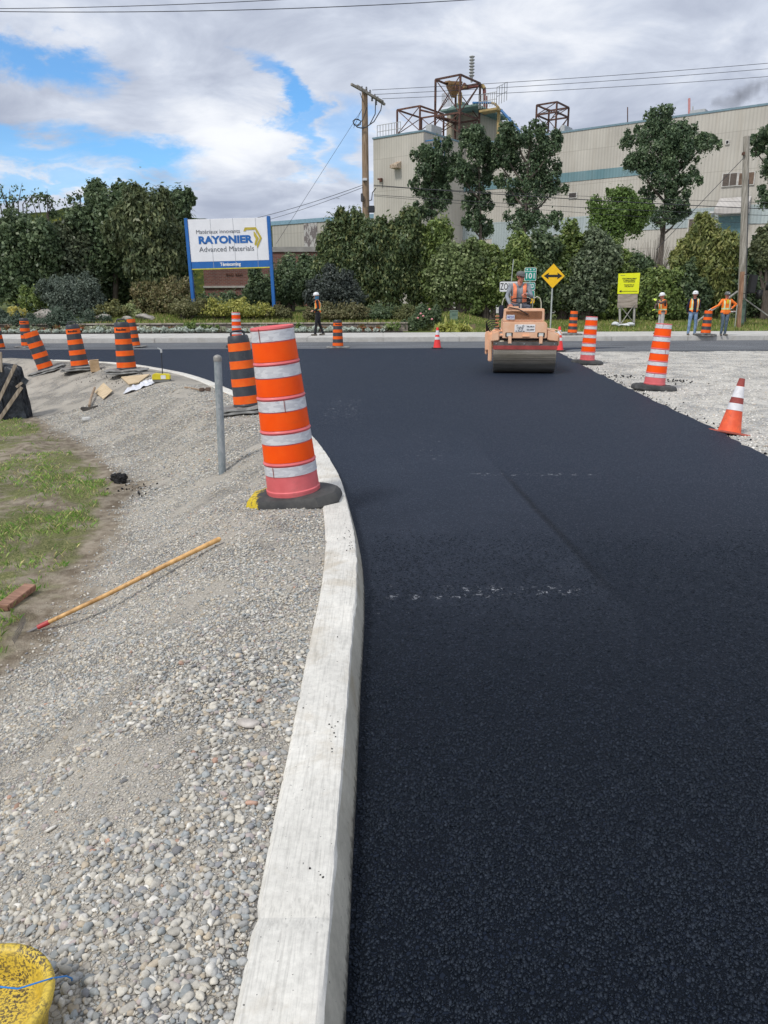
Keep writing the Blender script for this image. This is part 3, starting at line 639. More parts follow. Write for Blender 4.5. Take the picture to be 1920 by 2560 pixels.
def mat_yrub():
    t = NT('rubber_with_yellow_paint', .7); sp = t.node('ShaderNodeSeparateXYZ', {'Vector': t.tc.outputs['Object']}).outputs
    m = t.math('ADD', sp[0], t.math('MULTIPLY_ADD', t.noise(9, 6, .7), .3, -.15)); f = t.math('MULTIPLY', t.mr(m, -.235, -.27), t.mr(t.noise(22, 5, .7), .62, .5))
    c = t.mix(t.mr(t.noise(5, 8, .7), .35, .7), (.030, .032, .034), (.075, .074, .07)); return t.done(t.mix(f, c, (.62, .46, .02)), None, t.bump(t.noise(50, 5), .3, .004))
YRUB = mat_yrub()
def rubber_base(b, sx, sy, h, n=10, wob=0, seed=0, z=0):
    g = rnd(seed); prof = []; pts = []
    ch = .34
    poly = [(-1, -.42), (-.62, -1), (.62, -1), (1, -.42), (1, .42), (.62, 1), (-.62, 1), (-1, .42)]
    out = []
    for i in range(8):
        a, c = poly[i], poly[(i + 1) % 8]
        for k in range(3): out.append((a[0] + (c[0] - a[0]) * k / 3, a[1] + (c[1] - a[1]) * k / 3))
    rings = [(1.0, 0), (1.03, h * .25), (1.0, h * .62), (.93, h * .9), (.82, h), (.5, h * 1.04)]
    vs = []; fs = []; m = len(out); wb = [g.uniform(-1, 1) * wob for _ in out]
    for (k, zz) in rings:
        for j, (x, y) in enumerate(out): vs.append((x * sx * k, y * sy * k, z + zz + wb[j] * k))
    for r in range(len(rings) - 1):
        for j in range(m): j2 = (j + 1) % m; fs.append((r * m + j, r * m + j2, (r + 1) * m + j2, (r + 1) * m + j))
    fs.append(tuple(range(m))[::-1]); fs.append(tuple(range((len(rings) - 1) * m, len(rings) * m))); b.add(vs, fs); return b
def white_drum(label, loc, rot, H=1.12, r0=.175, r1=.235, base_mat=None, seed=0, detail=True, group='orange and white traffic drums', bscale=1.0):
    t = thing('traffic_drum', label, 'traffic drum', loc, rot, group); hb = .065; n = 40
    rubber_base(MB(), .385 * bscale, .27 * bscale, .10, wob=.004, seed=seed).build('base', base_mat or RUB, t, True, sharp=26)
    F = [0, .076, .19, .2, .277, .385, .395, .47, .58, .59, .66, .77, .78, .85, 1.0]
    zt = hb + H; Z = lambda f: zt - f * H; Rr = lambda f: r0 + (r1 - r0) * f
    b = MB(); prof = [(r0 * .2, zt - .012), (r0 * .86, zt - .012), (r0 - .004, zt - .002), (r0 + .004, zt + .004), (r0 + .006, zt - .008), (r0 + .001, zt - .012)]
    for f in (.19, .385, .58, .77):
        prof += [(Rr(f) - .002, Z(f) + .006), (Rr(f) + .008, Z(f + .004)), (Rr(f) + .010, Z(f + .010)), (Rr(f) + .001, Z(f + .016))]
    prof += [(Rr(.86), Z(.86)), (Rr(.94), Z(.94)), (Rr(.95) + .006, Z(.945)), (Rr(.95) + .006, Z(.955)), (Rr(.96) + .004, Z(.96)), (Rr(1), hb + .0)]
    prof = [(p[0], p[1]) for p in prof]; b.lathe(prof, n, cap=True).build('body', PINK, t, True, sharp=35)
    def band(f0, f1, mat, nm, off=.0015, slits=()):
        q = MB(); a, c = f0 + .003, f1 - .003; q.lathe([(Rr(a) + off, Z(a)), (Rr((a + c) / 2) + off, Z((a + c) / 2)), (Rr(c) + off, Z(c))], n, cap=False); o = q.build(nm, mat, t, True)
    for (a, c) in ((.01, .076), (.206, .277), (.402, .47), (.597, .66), (.787, .85)): band(a, c, WHT, 'white_band', .004)
    for (a, c) in ((.076, .188), (.277, .383), (.47, .578), (.66, .768)): band(a, c, ORG, 'orange_band', .003)
    if detail:
        for (ang, a, c) in ((-.42, .0, .075), (.30, .40, .47), (-.5, .79, .85)):
            q = MB(); r = Rr((a + c) / 2) + .0075; x, y = math.sin(ang) * r, -math.cos(ang) * r; q.box((x, y, Z((a + c) / 2)), (.004, .003, (c - a) * H), rot=Matrix.Rotation(ang, 3, 'Z')).build('band_seam', M('seam_rust', (.30, .07, .05), .6), t)
    return t
def black_drum(label, loc, rot, H=1.0, r0=.137, r1=.184, handle=True, top='black', words=None, seed=0, bands=4, group='black and orange traffic drums', stack=1):
    t = thing('traffic_drum', label, 'traffic drum', loc, rot, group); hb = .045 * stack; n = 32; zt = hb + H
    b = MB(); rubber_base(b, .40, .30, .04, wob=.012, seed=seed)
    if stack > 1: rubber_base(b, .41, .28, .035, wob=.014, seed=seed + 5, z=.045)
    b.build('base', RUBG, t, True, sharp=50)
    Rr = lambda f: r0 + (r1 - r0) * f; Z = lambda f: zt - f * H; b = MB()
    prof = [(.01, zt - .01), (r0 * .7, zt - .004), (r0 * .88, zt), (r0 * .99, zt - .018)]
    f0 = .10 if top == 'black' else .0
    step = (1 - f0 - .02) / (bands * 2 - 1)
    for k in range(bands * 2 - 1):
        f = f0 + k * step; prof += [(Rr(f) + .004, Z(f) - .004), (Rr(f + step) - .001, Z(f + step) + .006)]
    prof += [(Rr(1) + .006, Z(.985)), (Rr(1) + .01, hb - .005)]; b.lathe(prof, n).build('body', BLKP, t, True, sharp=35)
    for k in range(bands):
        a = f0 + 2 * k * step + .006; c = a + step - .012; q = MB(); q.lathe([(Rr(a) + .0055, Z(a)), (Rr(c) + .0035, Z(c))], n, cap=False); q.build('orange_band', ORGD, t, True)
    if handle:
        q = MB(); q.tube([(-.085, 0, zt - .01), (-.085, 0, zt + .035), (-.06, 0, zt + .055), (.06, 0, zt + .055), (.085, 0, zt + .035), (.085, 0, zt - .01)], .014, 8); q.build('handle', BLKP, t, True)
    if words: text(words, .062, DKP, t, (0.15, 0, Z(f0 + step * .45)), wrap=Rr(f0 + step * .5) + .004, bold=.002)
    return t
def dr(px, py, z): g = G(px, py, z); return (g.x, g.y, z)
# near drum: left tip of its base hangs over the falling gravel, right tip rests on the kerb
p = G(738, 1246, .15)
white_drum('large leaning orange and white drum in the foreground with yellow paint on its rubber base', (p.x, p.y, .112), (R_(2), R_(-5.0), R_(-4)), H=1.23, r0=.148, r1=.197, base_mat=YRUB, bscale=.88)
p = onbank(621, 1030)
black_drum('black and orange drum with black handled top directly behind the big foreground drum', (p.x, p.y, p.z + .01), (R_(-2), R_(-5), .2), H=.91, r0=.135, r1=.178, seed=3, stack=2)
p = onbank(318, 932)
black_drum('lettered black and orange drum with black top beside the yellow laser level', (p.x, p.y, p.z), (0, R_(-1.5), 0), H=.90, words='Beaulieu', seed=4, stack=2)
p = onbank(202, 925)
black_drum('lettered black and orange drum with black top next to the small cardboard box', (p.x, p.y, p.z), (0, R_(-5), .1), H=.90, words='Beaulieu', seed=5, stack=2)
p = onbank(118, 927)
black_drum('orange topped black striped drum leaning far over on its tilted double base', (p.x, p.y, p.z - .03), (R_(3), R_(-15.5), .1), H=.86, r0=.15, r1=.17, handle=False, top='orange', words=None, seed=6, stack=2)
p = onbank(5, 897)
black_drum('black and orange drum cut off by the left edge above the black tarpaulin', (p.x, p.y, p.z), (0, R_(-4), .1), H=1.0, handle=False, top='orange', seed=7, stack=2)
g = G(68, 868, 0); black_drum('black and orange traffic drum on the far lane behind the one leaning far over', (g.x, g.y, 0), (0, 0, 0), H=.97, handle=False, words='Beaulieu', seed=8)
g = G(338, 868, 0); black_drum('orange topped drum on the far lane half hidden behind the drum by the laser level', (g.x, g.y, 0), (0, R_(-4), 0), H=.93, handle=False, top='orange', seed=9)
g = G(845, 869, 0); black_drum('black and orange drum alone on the far lane right of the walking worker', (g.x, g.y, 0), (0, 0, 0), H=.88, handle=False, words='Beaulieu', seed=10)
g = G(1430, 838, SWZ); black_drum('black and orange traffic drum on the far pavement just right of the double arrow sign', (g.x, g.y, SWZ), (0, R_(2), 0), H=.86, handle=False, top='orange', seed=11, stack=2)
g = G(1763, 839, SWZ); DR13 = g.copy(); black_drum('black and orange drum on which the worker in orange rests a hand', (g.x, g.y, SWZ), (0, R_(2), 0), H=.87, handle=False, top='orange', seed=12, stack=2)
g = G(594, 868, 0); white_drum('orange and white traffic drum in the far lane peeping over the black drum top', (g.x, g.y, 0), (0, 0, 0), H=1.12, r0=.14, r1=.18, seed=13, detail=False)
g = G(1467, 908, -.03); white_drum('orange and white drum at the gravel edge nearest the roller', (g.x, g.y, -.05), (0, R_(2.5), 0), H=1.13, r0=.143, r1=.188, seed=14, detail=False)
g = G(1634, 972, -.03); white_drum('orange and white drum on the gravel yard next to the leaning worn cone', (g.x, g.y, -.05), (0, R_(4), 0), H=1.13, r0=.136, r1=.19, seed=15)
# ---------------- cones ----------------
CONE = M('cone_orange_red', (.80, .10, .035), .55, .12, 5, (.88, .15, .05), dirt=.5, dcol=(.30, .07, .05))
CREF = M('cone_reflective_collar', (.74, .74, .76), .4, .08, 8, dirt=.4, dcol=(.3, .28, .27)); CDK = M('cone_worn_tip', (.28, .055, .045), .7, .25, 9)
CRED = M('cone_fluorescent_red', (.90, .05, .05), .5, .1, 5); CFOOT = M('cone_foot', (.50, .13, .09), .8, .2, 7)
def cone(label, loc, rot, H, r, old, foot):
    t = thing('traffic_cone', label, 'traffic cone', loc, rot, 'traffic cones'); Rr = lambda f: .03 + (r - .03) * f; z0 = .03
    b = MB(); b.box((0, 0, .016), (foot, foot, .028)).build('base', CFOOT if old else RUB, t, bevel=.008)
    def seg(a, c, mat, nm, off=0):
        q = MB(); q.lathe([(Rr(a) + off, z0 + H * (1 - a)), (Rr((a + c) / 2) + off, z0 + H * (1 - (a + c) / 2)), (Rr(c) + off, z0 + H * (1 - c))], 28, cap=(nm != 'reflective_collar')); q.build(nm, mat, t, True, sharp=50)
    seg(0, 1, CONE if old else CRED, 'cone_body')
    seg(0, .14, CDK if old else CRED, 'tip', .003); seg(.15, .36, CREF, 'reflective_collar', .004); seg(.47, .60, CREF, 'reflective_collar', .004)
    if old: seg(.36, .47, CDK, 'dark_ring', .003)
    return t
g = G(1822, 1084, -.04); cone('worn orange cone with dark tip leaning right at the asphalt edge', (g.x, g.y, -.045), (R_(-4), R_(11), R_(12)), .66, .135, True, .36)
g = G(1093, 871, 0); cone('small red traffic cone with white collars in the far lane left of the roller', (g.x, g.y, 0), (0, 0, 0), .66, .13, False, .36)
g = G(1396, 877, 0); cone('red traffic cone with white collar half hidden right behind the roller', (g.x, g.y, 0), (0, 0, 0), .72, .15, False, .38)
# ---------------- steel post ----------------
def mat_galv():
    t = NT('galvanised_steel', .5, .35, .5); v = t.node('ShaderNodeTexVoronoi', {'Vector': t.co((1, 1, .6)), 'Scale': 45}); s = t.node('ShaderNodeSeparateColor', {'Color': v.outputs['Color']}).outputs[0]
    c = t.mix(s, (.30, .34, .36), (.42, .45, .47)); c = t.mix(t.mr(t.noise(7, 7, .7, t.co((1, 1, .3))), .45, .7), c, (.22, .27, .30)); return t.done(c)
GALV = mat_galv()
p = onbank(556, 1182); tp = P(544, 895, p.y)
t = thing('steel_post', 'round galvanised steel post with domed cap in the gravel left of the big drum', 'post', (p.x, p.y, p.z)); hgt = tp.z - p.z
t.rotation_euler = (0, math.atan2(tp.x - p.x, hgt) , 0)
MB().tube([(0, 0, -.1), (0, 0, hgt)], .036, 24).build('pole', GALV, t, True, sharp=50)
MB().lathe([(.039, hgt - .03), (.040, hgt + .006), (.036, hgt + .014), (.022, hgt + .026), (.004, hgt + .031)], 24).build('cap', M('zinc_cap', (.33, .32, .30), .55, .2, metal=.3), t, True, sharp=35)
# ---------------- rake ----------------
WOOD = M('rake_handle_wood', (.50, .27, .09), .5, .25, 6, (.60, .36, .14), dirt=.55, dcol=(.20, .10, .04), stretch=(3, 3, .6))
a = onbank(553, 1362); c = onbank(125, 1573); a.z += .045; c.z += .05
t = thing('rake', 'rake lying on the gravel with long worn wooden handle and red collar', 'rake', c); d = a - c
MB().tube([(0, 0, 0), d * .33 + Vector((0, 0, -.006)), d * .66, d * .99, d], [.0135, .0145, .0155, .0165, .009], 14).build('handle', WOOD, t, True, sharp=50)
u = -d.normalized(); MB().tube([(0, 0, 0), u * .075], [.0165, .0155], 14).build('collar', M('red_collar', (.42, .05, .05), .45, .2), t, True)
h = MB(); h.tube([u * .07, u * .17], [.010, .007], 8); sv = u.cross(Vector((0, 0, 1))).normalized(); e = u * .17 + Vector((0, 0, -.004)); h.tube([e - sv * .19, e + sv * .19], .006, 8)
for k in range(15): q = e + sv * (-.185 + .37 * k / 14); h.tube([q, q + u * .012 + Vector((0, 0, .02)), q + u * .03 + Vector((0, 0, .075))], [.004, .0035, .002], 5)
h.build('rake_head', M('rake_steel', (.22, .21, .21), .5, .3, metal=.5, dirt=.4), t, True)
# brick, asphalt lump, flat stone
p0 = onbank(6, 1528); p1 = onbank(78, 1482); t = MB(); t.M = Matrix.Translation((p0 + p1) / 2 + Vector((0, 0, .035))) @ Matrix.Rotation(math.atan2(p1.y - p0.y, p1.x - p0.x), 4, 'Z') @ Matrix.Rotation(.1, 4, 'X')
L = (p1 - p0).length; t.box((0, 0, 0), (L, .085, .045)); tag(t.build('wood_block', M('reddish_wood', (.26, .135, .085), .8, .25, 8, (.34, .19, .13), .4, 60, stretch=(.6, 4, 4)), bevel=.004), 'short reddish brown wooden block lying in the grass at the left edge', 'wood block')
def lump(name, loc, dims, mat, seed, label, cat, sub_=3, rough_=.22):
    import bmesh
    bm = bmesh.new(); bmesh.ops.create_icosphere(bm, subdivisions=sub_, radius=1); g = rnd(seed); pl = [(Vector((g.gauss(0, 1), g.gauss(0, 1), g.gauss(0, 1))).normalized(), g.uniform(.55, .85)) for _ in range(9)]
    from mathutils import noise as mn
    for v in bm.verts:
        for nn, c_ in pl:
            ex = v.co.dot(nn) - c_
            if ex > 0: v.co -= nn * ex * .8
        v.co *= 1 + rough_ * mn.fractal(v.co * 2.3 + Vector((seed, 0, 0)), 1, 2, 4)
        v.co = Vector((v.co.x * dims[0] / 2, v.co.y * dims[1] / 2, v.co.z * dims[2] / 2))
    me = bpy.data.meshes.new(name); bm.to_mesh(me); bm.free(); me.materials.append(mat); smooth_(me, 35); o = obj(name, me); o.location = loc; o.rotation_euler = (0, 0, g.uniform(-.4, .4)); return tag(o, label, cat)
ALUMP = NT('asphalt_lump', .55); vv_ = ALUMP.node('ShaderNodeTexVoronoi', {'Vector': ALUMP.tc.outputs['Object'], 'Scale': 55}); vv_.feature = 'DISTANCE_TO_EDGE'; hh = ALUMP.mr(vv_.outputs['Distance'], 0, .2)
ALUMP = ALUMP.done(ALUMP.mix(hh, (.003, .003, .004), (.018, .018, .02)), None, ALUMP.bump(hh, 1, .012))
p = onbank(298, 1206); lump('asphalt_lump', p + Vector((0, 0, .045)), (.20, .17, .14), ALUMP, 3, 'lump of fresh black asphalt dropped at the edge of the grass', 'asphalt lump', 4, .35)
STN = M('flat_stone', (.42, .38, .34), .9, .2, 12, (.52, .48, .44), .5, 50)
p = onbank(622, 1815); lump('flat_stone', p + Vector((0, 0, .012)), (.085, .06, .035), STN, 8, 'pale flat angular stone lying on the pebbles beside the kerb', 'stone', 3, .08)
p = onbank(218, 1052); lump('pale_rock', p + Vector((0, 0, .03)), (.20, .10, .10), M('pale_rock', (.50, .50, .48), .9, .1, 9), 5, 'small pale grey rock on the dirt below the wooden shovel', 'stone', 3, .1)
# yellow pail with blue string -------------------------------
YP = NT('yellow_plastic_speckled', .5); n1 = YP.node('ShaderNodeTexVoronoi', {'Vector': YP.tc.outputs['Object'], 'Scale': 62}); nn_ = YP.noise(150, 5, .7); f_ = YP.math('MULTIPLY', YP.mr(nn_, .475, .54), YP.mr(YP.noise(9, 3), .35, .6, .25, 1))
YP = YP.done(YP.mix(f_, YP.mix(YP.noise(8, 5), (.62, .42, .03), (.72, .55, .09)), (.07, .055, .04)), None, YP.bump(nn_, .2, .003))
def zb(p): return bz(p.x, p.y)
pc = G(-62, 2500, .24); gz0 = bz(pc.x, pc.y)
t = thing('pail', 'yellow plastic pail speckled with black tar at the bottom left corner', 'pail', (pc.x, pc.y, gz0 - .01)); hh_ = .24 - gz0
MB().lathe([(r_ * .93, z_) for r_, z_ in [(.01, .0), (.118, 0), (.124, .01), (.142, hh_ - .03), (.146, hh_ - .028), (.153, hh_ - .02), (.157, hh_ - .004), (.154, hh_ + .006), (.146, hh_ + .008), (.134, hh_ + .002), (.130, hh_ - .012), (.126, hh_ - .03), (.120, hh_ - .058), (.02, hh_ - .06)]], 64).build('shell', YP, t, True, sharp=60)
s0 = [G(-40, 2462, .245), G(0, 2467, .248), G(45, 2472, .247), G(90, 2458, .25), G(128, 2446, .24), G(165, 2440, .19), G(180, 2446, .15), G(178, 2470, .05), G(170, 2510, 0), G(166, 2580, -.02)]
tag(MB().tube(s0, .0017, 6).build('string', M('blue_string', (.02, .22, .62), .5), None, True), 'thin bright blue plastic string trailing over the yellow pail', 'string')
# cardboard, plywood, box, laser, bag, tools -------------------
CARD = M('cardboard', (.46, .31, .17), .9, .1, 8, (.52, .37, .22)); PLY = M('plywood_sheet', (.50, .38, .23), .85, .15, 7, (.58, .46, .30), stretch=(.5, 4, 1))
def slab(name, corners, th, mat, label, cat):
    vs = [tuple(c) for c in corners] + [tuple(Vector(c) - Vector((0, 0, th))) for c in corners]; b = MB(); b.add(vs, [(0, 1, 2, 3), (7, 6, 5, 4), (0, 4, 5, 1), (1, 5, 6, 2), (2, 6, 7, 3), (3, 7, 4, 0)]); return tag(b.build(name, mat), label, cat)
def ob(px, py, dz=0): q = onbank(px, py); q.z += dz; return q
slab('plywood_scrap', [ob(237, 983, .03), ob(260, 968, .09), ob(282, 985, .06), ob(259, 1001, .03)], .012, PLY, 'square tan plywood scrap lying tilted on the gravel above the shovel', 'board')
slab('board', [ob(303, 947, .04), ob(375, 940, .04), ob(348, 960, .04), ob(322, 966, .05)], .02, PLY, 'flat weathered board on the gravel left of the yellow laser box', 'board')
p = ob(239, 929); bx = P(239, 929, p.y); sc_ = (P(252, 929, p.y) - P(226, 929, p.y)).x
t = thing('cardboard_box', 'small upright brown cardboard box next to a lettered black and orange drum', 'box', p, (0, R_(-3), .35)); MB().box((0, 0, .125), (sc_ * .85, .16, .25)).build('carton', CARD, t, bevel=.004)
q = MB(); q.box((0, -.002, .251), (sc_ * .86, .165, .004)); q.build('flap', CARD, t)
YL = M('yellow_case', (.72, .60, .03), .4, .1, 5); p = ob(405, 955)
t = thing('laser_level', 'yellow box shaped laser level with white label and short black pole', 'laser level', p + Vector((0, 0, .0)), (0, 0, .15))
b = MB(); b.prism([(-.16, .05), (-.15, .14), (-.10, .16), (-.02, .145), (.04, .15), (.13, .14), (.155, .12), (.155, .05)], -.09, .09).build('case', YL, t, bevel=.008)
MB().prism([(-.13, 0), (-.16, .05), (.155, .05), (.14, 0)], -.085, .085).build('foot', M('grey_rubber', (.18, .18, .17), .8), t, bevel=.006)
MB().box((.04, -.0925, .095), (.085, .003, .065)).build('sticker', M('white_sticker', (.75, .76, .78), .6), t)
MB().tube([(.02, 0, .14), (.03, 0, .52)], .009, 8).build('pole', BLKP, t, True)
MB().box((.03, 0, .545), (.035, .03, .06)).tube([(.03, 0, .57), (-.03, -.01, .60)], .012, 6).build('head', M('pale_metal', (.55, .57, .58), .4, metal=.4), t, bevel=.004)
def cloth(name, c, size, mat, seed, label, cat, h=.05):
    g = np.random.default_rng(seed); n = 26; u = np.linspace(-1, 1, n); X, Y = np.meshgrid(u, u); r = 1 - .25 * fbm(np.arctan2(Y, X) * 2 + 5, X * 0, seed); x = X * size[0] / 2 * r; y = Y * size[1] / 2 * r
    z = h * np.abs(fbm(X * 2.3 + 3, Y * 2.3, seed + 1, 4) - .5) * 3.5 * (1 - .6 * np.maximum(abs(X), abs(Y)) ** 3); zz = bank_z(x + c.x, y + c.y) + z + .01; v = np.stack([x + c.x, y + c.y, zz], -1).reshape(-1, 3)
    i = (np.arange(n - 1)[:, None] * n + np.arange(n - 1)[None]).ravel(); f = np.stack([i, i + 1, i + n + 1, i + n], 1); o = obj(name, np_mesh(name, v, f, 4, None, mat, True)); m_ = o.modifiers.new('s', 'SOLIDIFY'); m_.thickness = .004; return tag(o, label, cat)
cloth('plastic_bag', ob(352, 970), (.62, .42), M('white_plastic_bag', (.66, .68, .74), .35, .05), 4, 'crumpled white plastic bag on the gravel left of the laser level', 'bag', .09)
TW = M('old_tool_wood', (.30, .22, .15), .8, .25, 8); IRON = M('dull_iron', (.06, .055, .05), .7, .3, 8, dirt=.4)
# square shovel: blade down, handle up
p = ob(224, 1022); t = thing('shovel', 'short shovel with dark curved blade lying at the foot of the gravel slope', 'shovel', p)
b = ob(236, 988, .10) - p; MB().tube([(0, 0, .05), b * .5 + Vector((0, 0, .05)), b + Vector((.02, 0, .04))], .022, 10).build('handle', TW, t, True)
MB().prism([(-.14, 0), (-.13, .035), (.0, .028), (.13, .06), (.15, .05), (.12, -.015), (.03, -.035), (-.10, -.03)], -.06, .03).build('blade', IRON, t, bevel=.006)
p0, p1 = ob(462, 971, .02), ob(508, 980, .02); t = thing('hammer', 'rusty sledge hammer lying on the gravel between the laser level and the steel post', 'hammer', p0); d_ = p1 - p0
MB().tube([(0, 0, 0), d_ * .5 + Vector((0, 0, .006)), d_], .013, 8).build('handle', TW, t, True)
b = MB(); q = d_ + Vector((.03, 0, .02)); b.box(q + Vector((-.05, 0, 0)), (.075, .06, .06)); b.box(q + Vector((.055, 0, .005)), (.075, .06, .06)); b.box(q, (.05, .035, .035)); b.build('hammer_head', M('rust_brown', (.13, .09, .07), .85, .3), t, bevel=.008)
# ---------------- tarpaulin covered stack at the left edge ----------------
def tarp_thing():
    p = onbank(-20, 1052); t = thing('covered_stack', 'stack wrapped in black tarpaulin with weathered boards leaning on it at left edge', 'covered stack', p)
    Yd = p.y; b0 = P(60, 1045, Yd) - p; top = P(40, 925, Yd) - p; W_ = b0.x; Ht = top.z
    n = 40; g = np.random.default_rng(3); vs = []; fs = []; m = 22; D = .3
    per = []
    def pt(u):   # perimeter footprint, u in 0..4
        k = int(u) % 4; f = u - int(u); c = [(W_, 0), (W_ + .0, D), (-.75, D), (-.75, 0)]; a, d = c[k], c[(k + 1) % 4]; return a[0] + (d[0] - a[0]) * f, a[1] + (d[1] - a[1]) * f
    N = 120
    for j in range(m):
        f = j / (m - 1)
        for i in range(N):
            x, y = pt(4 * i / N); cx, cy = (W_ - .75) / 2, D / 2; k = 1.02 - .10 * f - (.0 if f < .95 else (f - .95) * 3); fold = .035 * math.sin(i * .9 + 3 * math.sin(i * .13)) * (1 - .6 * f) + .02 * math.sin(i * 2.3 + j * .3)
            nx, ny = x - cx, y - cy; L = math.hypot(nx, ny); vs.append((cx + nx * k + nx / L * fold, cy + ny * k + ny / L * fold, Ht * f * (1 + .10 * math.sin(x * 4) * f) + .02 * math.sin(i * .5 + j) * f))
        if j:
            for i in range(N): i2 = (i + 1) % N; fs.append(((j - 1) * N + i, (j - 1) * N + i2, j * N + i2, j * N + i))
    top_c = len(vs); vs.append(((W_ - .75) / 2, D / 2, Ht * 1.12))
    for i in range(N): fs.append(((m - 1) * N + i, (m - 1) * N + (i + 1) % N, top_c))
    TM = NT('black_tarpaulin', .32, 0, .5); TM = TM.done(TM.mix(TM.mr(TM.noise(3, 6, .7), .4, .7), (.012, .015, .022), (.05, .06, .075)), None, TM.bump(TM.noise(7, 6, .65, TM.co((1, 1, .5)), 1.0), .8, .05))
    b = MB(); b.add(vs, fs); b.build('tarpaulin', TM, t, True, sharp=75)
    OW = M('weathered_board', (.24, .19, .14), .85, .25, 7, (.32, .27, .21), stretch=(4, 4, .6))
    def brd(x0, y0, x1, y1, w, dy=-.12, dy2=-.06):
        a = P(x0, y0, Yd + dy) - p; c = P(x1, y1, Yd + dy2) - p; b = MB(); b.bar(a, c, .02, w) if 0 else None
        d = (c - a).normalized(); sx = Vector((d.z, 0, -d.x)).normalized(); q = [a - sx * w / 2, a + sx * w / 2, c + sx * w / 2, c - sx * w / 2]; o_ = Vector((0, .025, 0))
        b.add([tuple(v) for v in q] + [tuple(v + o_) for v in q], [(0, 1, 2, 3), (7, 6, 5, 4), (0, 4, 5, 1), (1, 5, 6, 2), (2, 6, 7, 3), (3, 7, 4, 0)]); b.build('board', OW, t)
    brd(-22, 1040, 38, 912, .055); brd(-10, 1060, 53, 968, .06, -.16, -.1); brd(40, 968, 66, 948, .04, -.12, -.06)
    b = MB(); a = P(62, 952, Yd - .08) - p; b.box(a, (.10, .03, .09), rot=Matrix.Rotation(.7, 3, 'Y')); b.build('tarp_flap', TM, t)
    b = MB(); a = P(2, 880, Yd) - p; c = P(4, 930, Yd) - p; b.bar(c, a, .03, .03); b.build('stake', OW, t)
tarp_thing()
# ---------------- people ----------------
SKIN = M('skin', (.50, .27, .19), .6, .1, 12, (.56, .32, .23)); SKINR = M('ruddy_skin', (.50, .20, .14), .6, .1, 12)
def cap_mesh(b, a, c, ra, rb, fl=1.0, mi=0, n=12):
    """tapered capsule between two joints; fl flattens it front to back"""
    a = Vector(a); c = Vector(c); d = c - a; L = d.length; z = d.normalized() if L > 1e-6 else Vector((0, 0, 1)); x = Vector((1, 0, 0)) if abs(z.x) < .9 else Vector((0, 0, 1)); y = z.cross(x).normalized(); x = y.cross(z)
    vs = []; fs = []; rings = []
    for k in range(4): t = math.pi / 2 * k / 4; rings.append((a - z * ra * math.cos(t), ra * math.sin(t)))
    rings += [(a, ra), ((a + c) / 2, (ra + rb) / 2), (c, rb)]
    for k in range(1, 5): t = math.pi / 2 * k / 4; rings.append((c + z * rb * math.sin(t), rb * math.cos(t)))
    for p, r in rings:
        r = max(r, .001)
        for k in range(n):
            q = 2 * math.pi * k / n; v = p + x * math.cos(q) * r + y * math.sin(q) * r
            if fl != 1: v.y = p.y + (v.y - p.y) * fl
            vs.append(v)
    for i in range(len(rings) - 1):
        for k in range(n): k2 = (k + 1) % n; fs.append((i * n + k, i * n + k2, (i + 1) * n + k2, (i + 1) * n + k))
    fs.append(tuple(range(n))[::-1]); fs.append(tuple(range((len(rings) - 1) * n, len(rings) * n))); b.add(vs, fs, mi)
def remeshed(b, vox, name, smooth_it=3):
    me = b.mesh(name); import bmesh
    bm = bmesh.new(); bm.from_mesh(me); bmesh.ops.recalc_face_normals(bm, faces=bm.faces); bm.to_mesh(me); bm.free()
    o = bpy.data.objects.new('tmp', me); COL.objects.link(o); m = o.modifiers.new('r', 'REMESH'); m.mode = 'VOXEL'; m.voxel_size = vox; s = o.modifiers.new('s', 'SMOOTH'); s.iterations = smooth_it; s.factor = .5
    dg = bpy.context.evaluated_depsgraph_get(); dg.update(); r = bpy.data.meshes.new_from_object(o.evaluated_get(dg)); bpy.data.objects.remove(o); r.name = name; return r
def segd(p, a, c):
    d = c - a; t = np.clip(((p - a) @ d) / max(1e-9, d @ d), 0, 1); return np.linalg.norm(p - a - t[:, None] * d, axis=1)
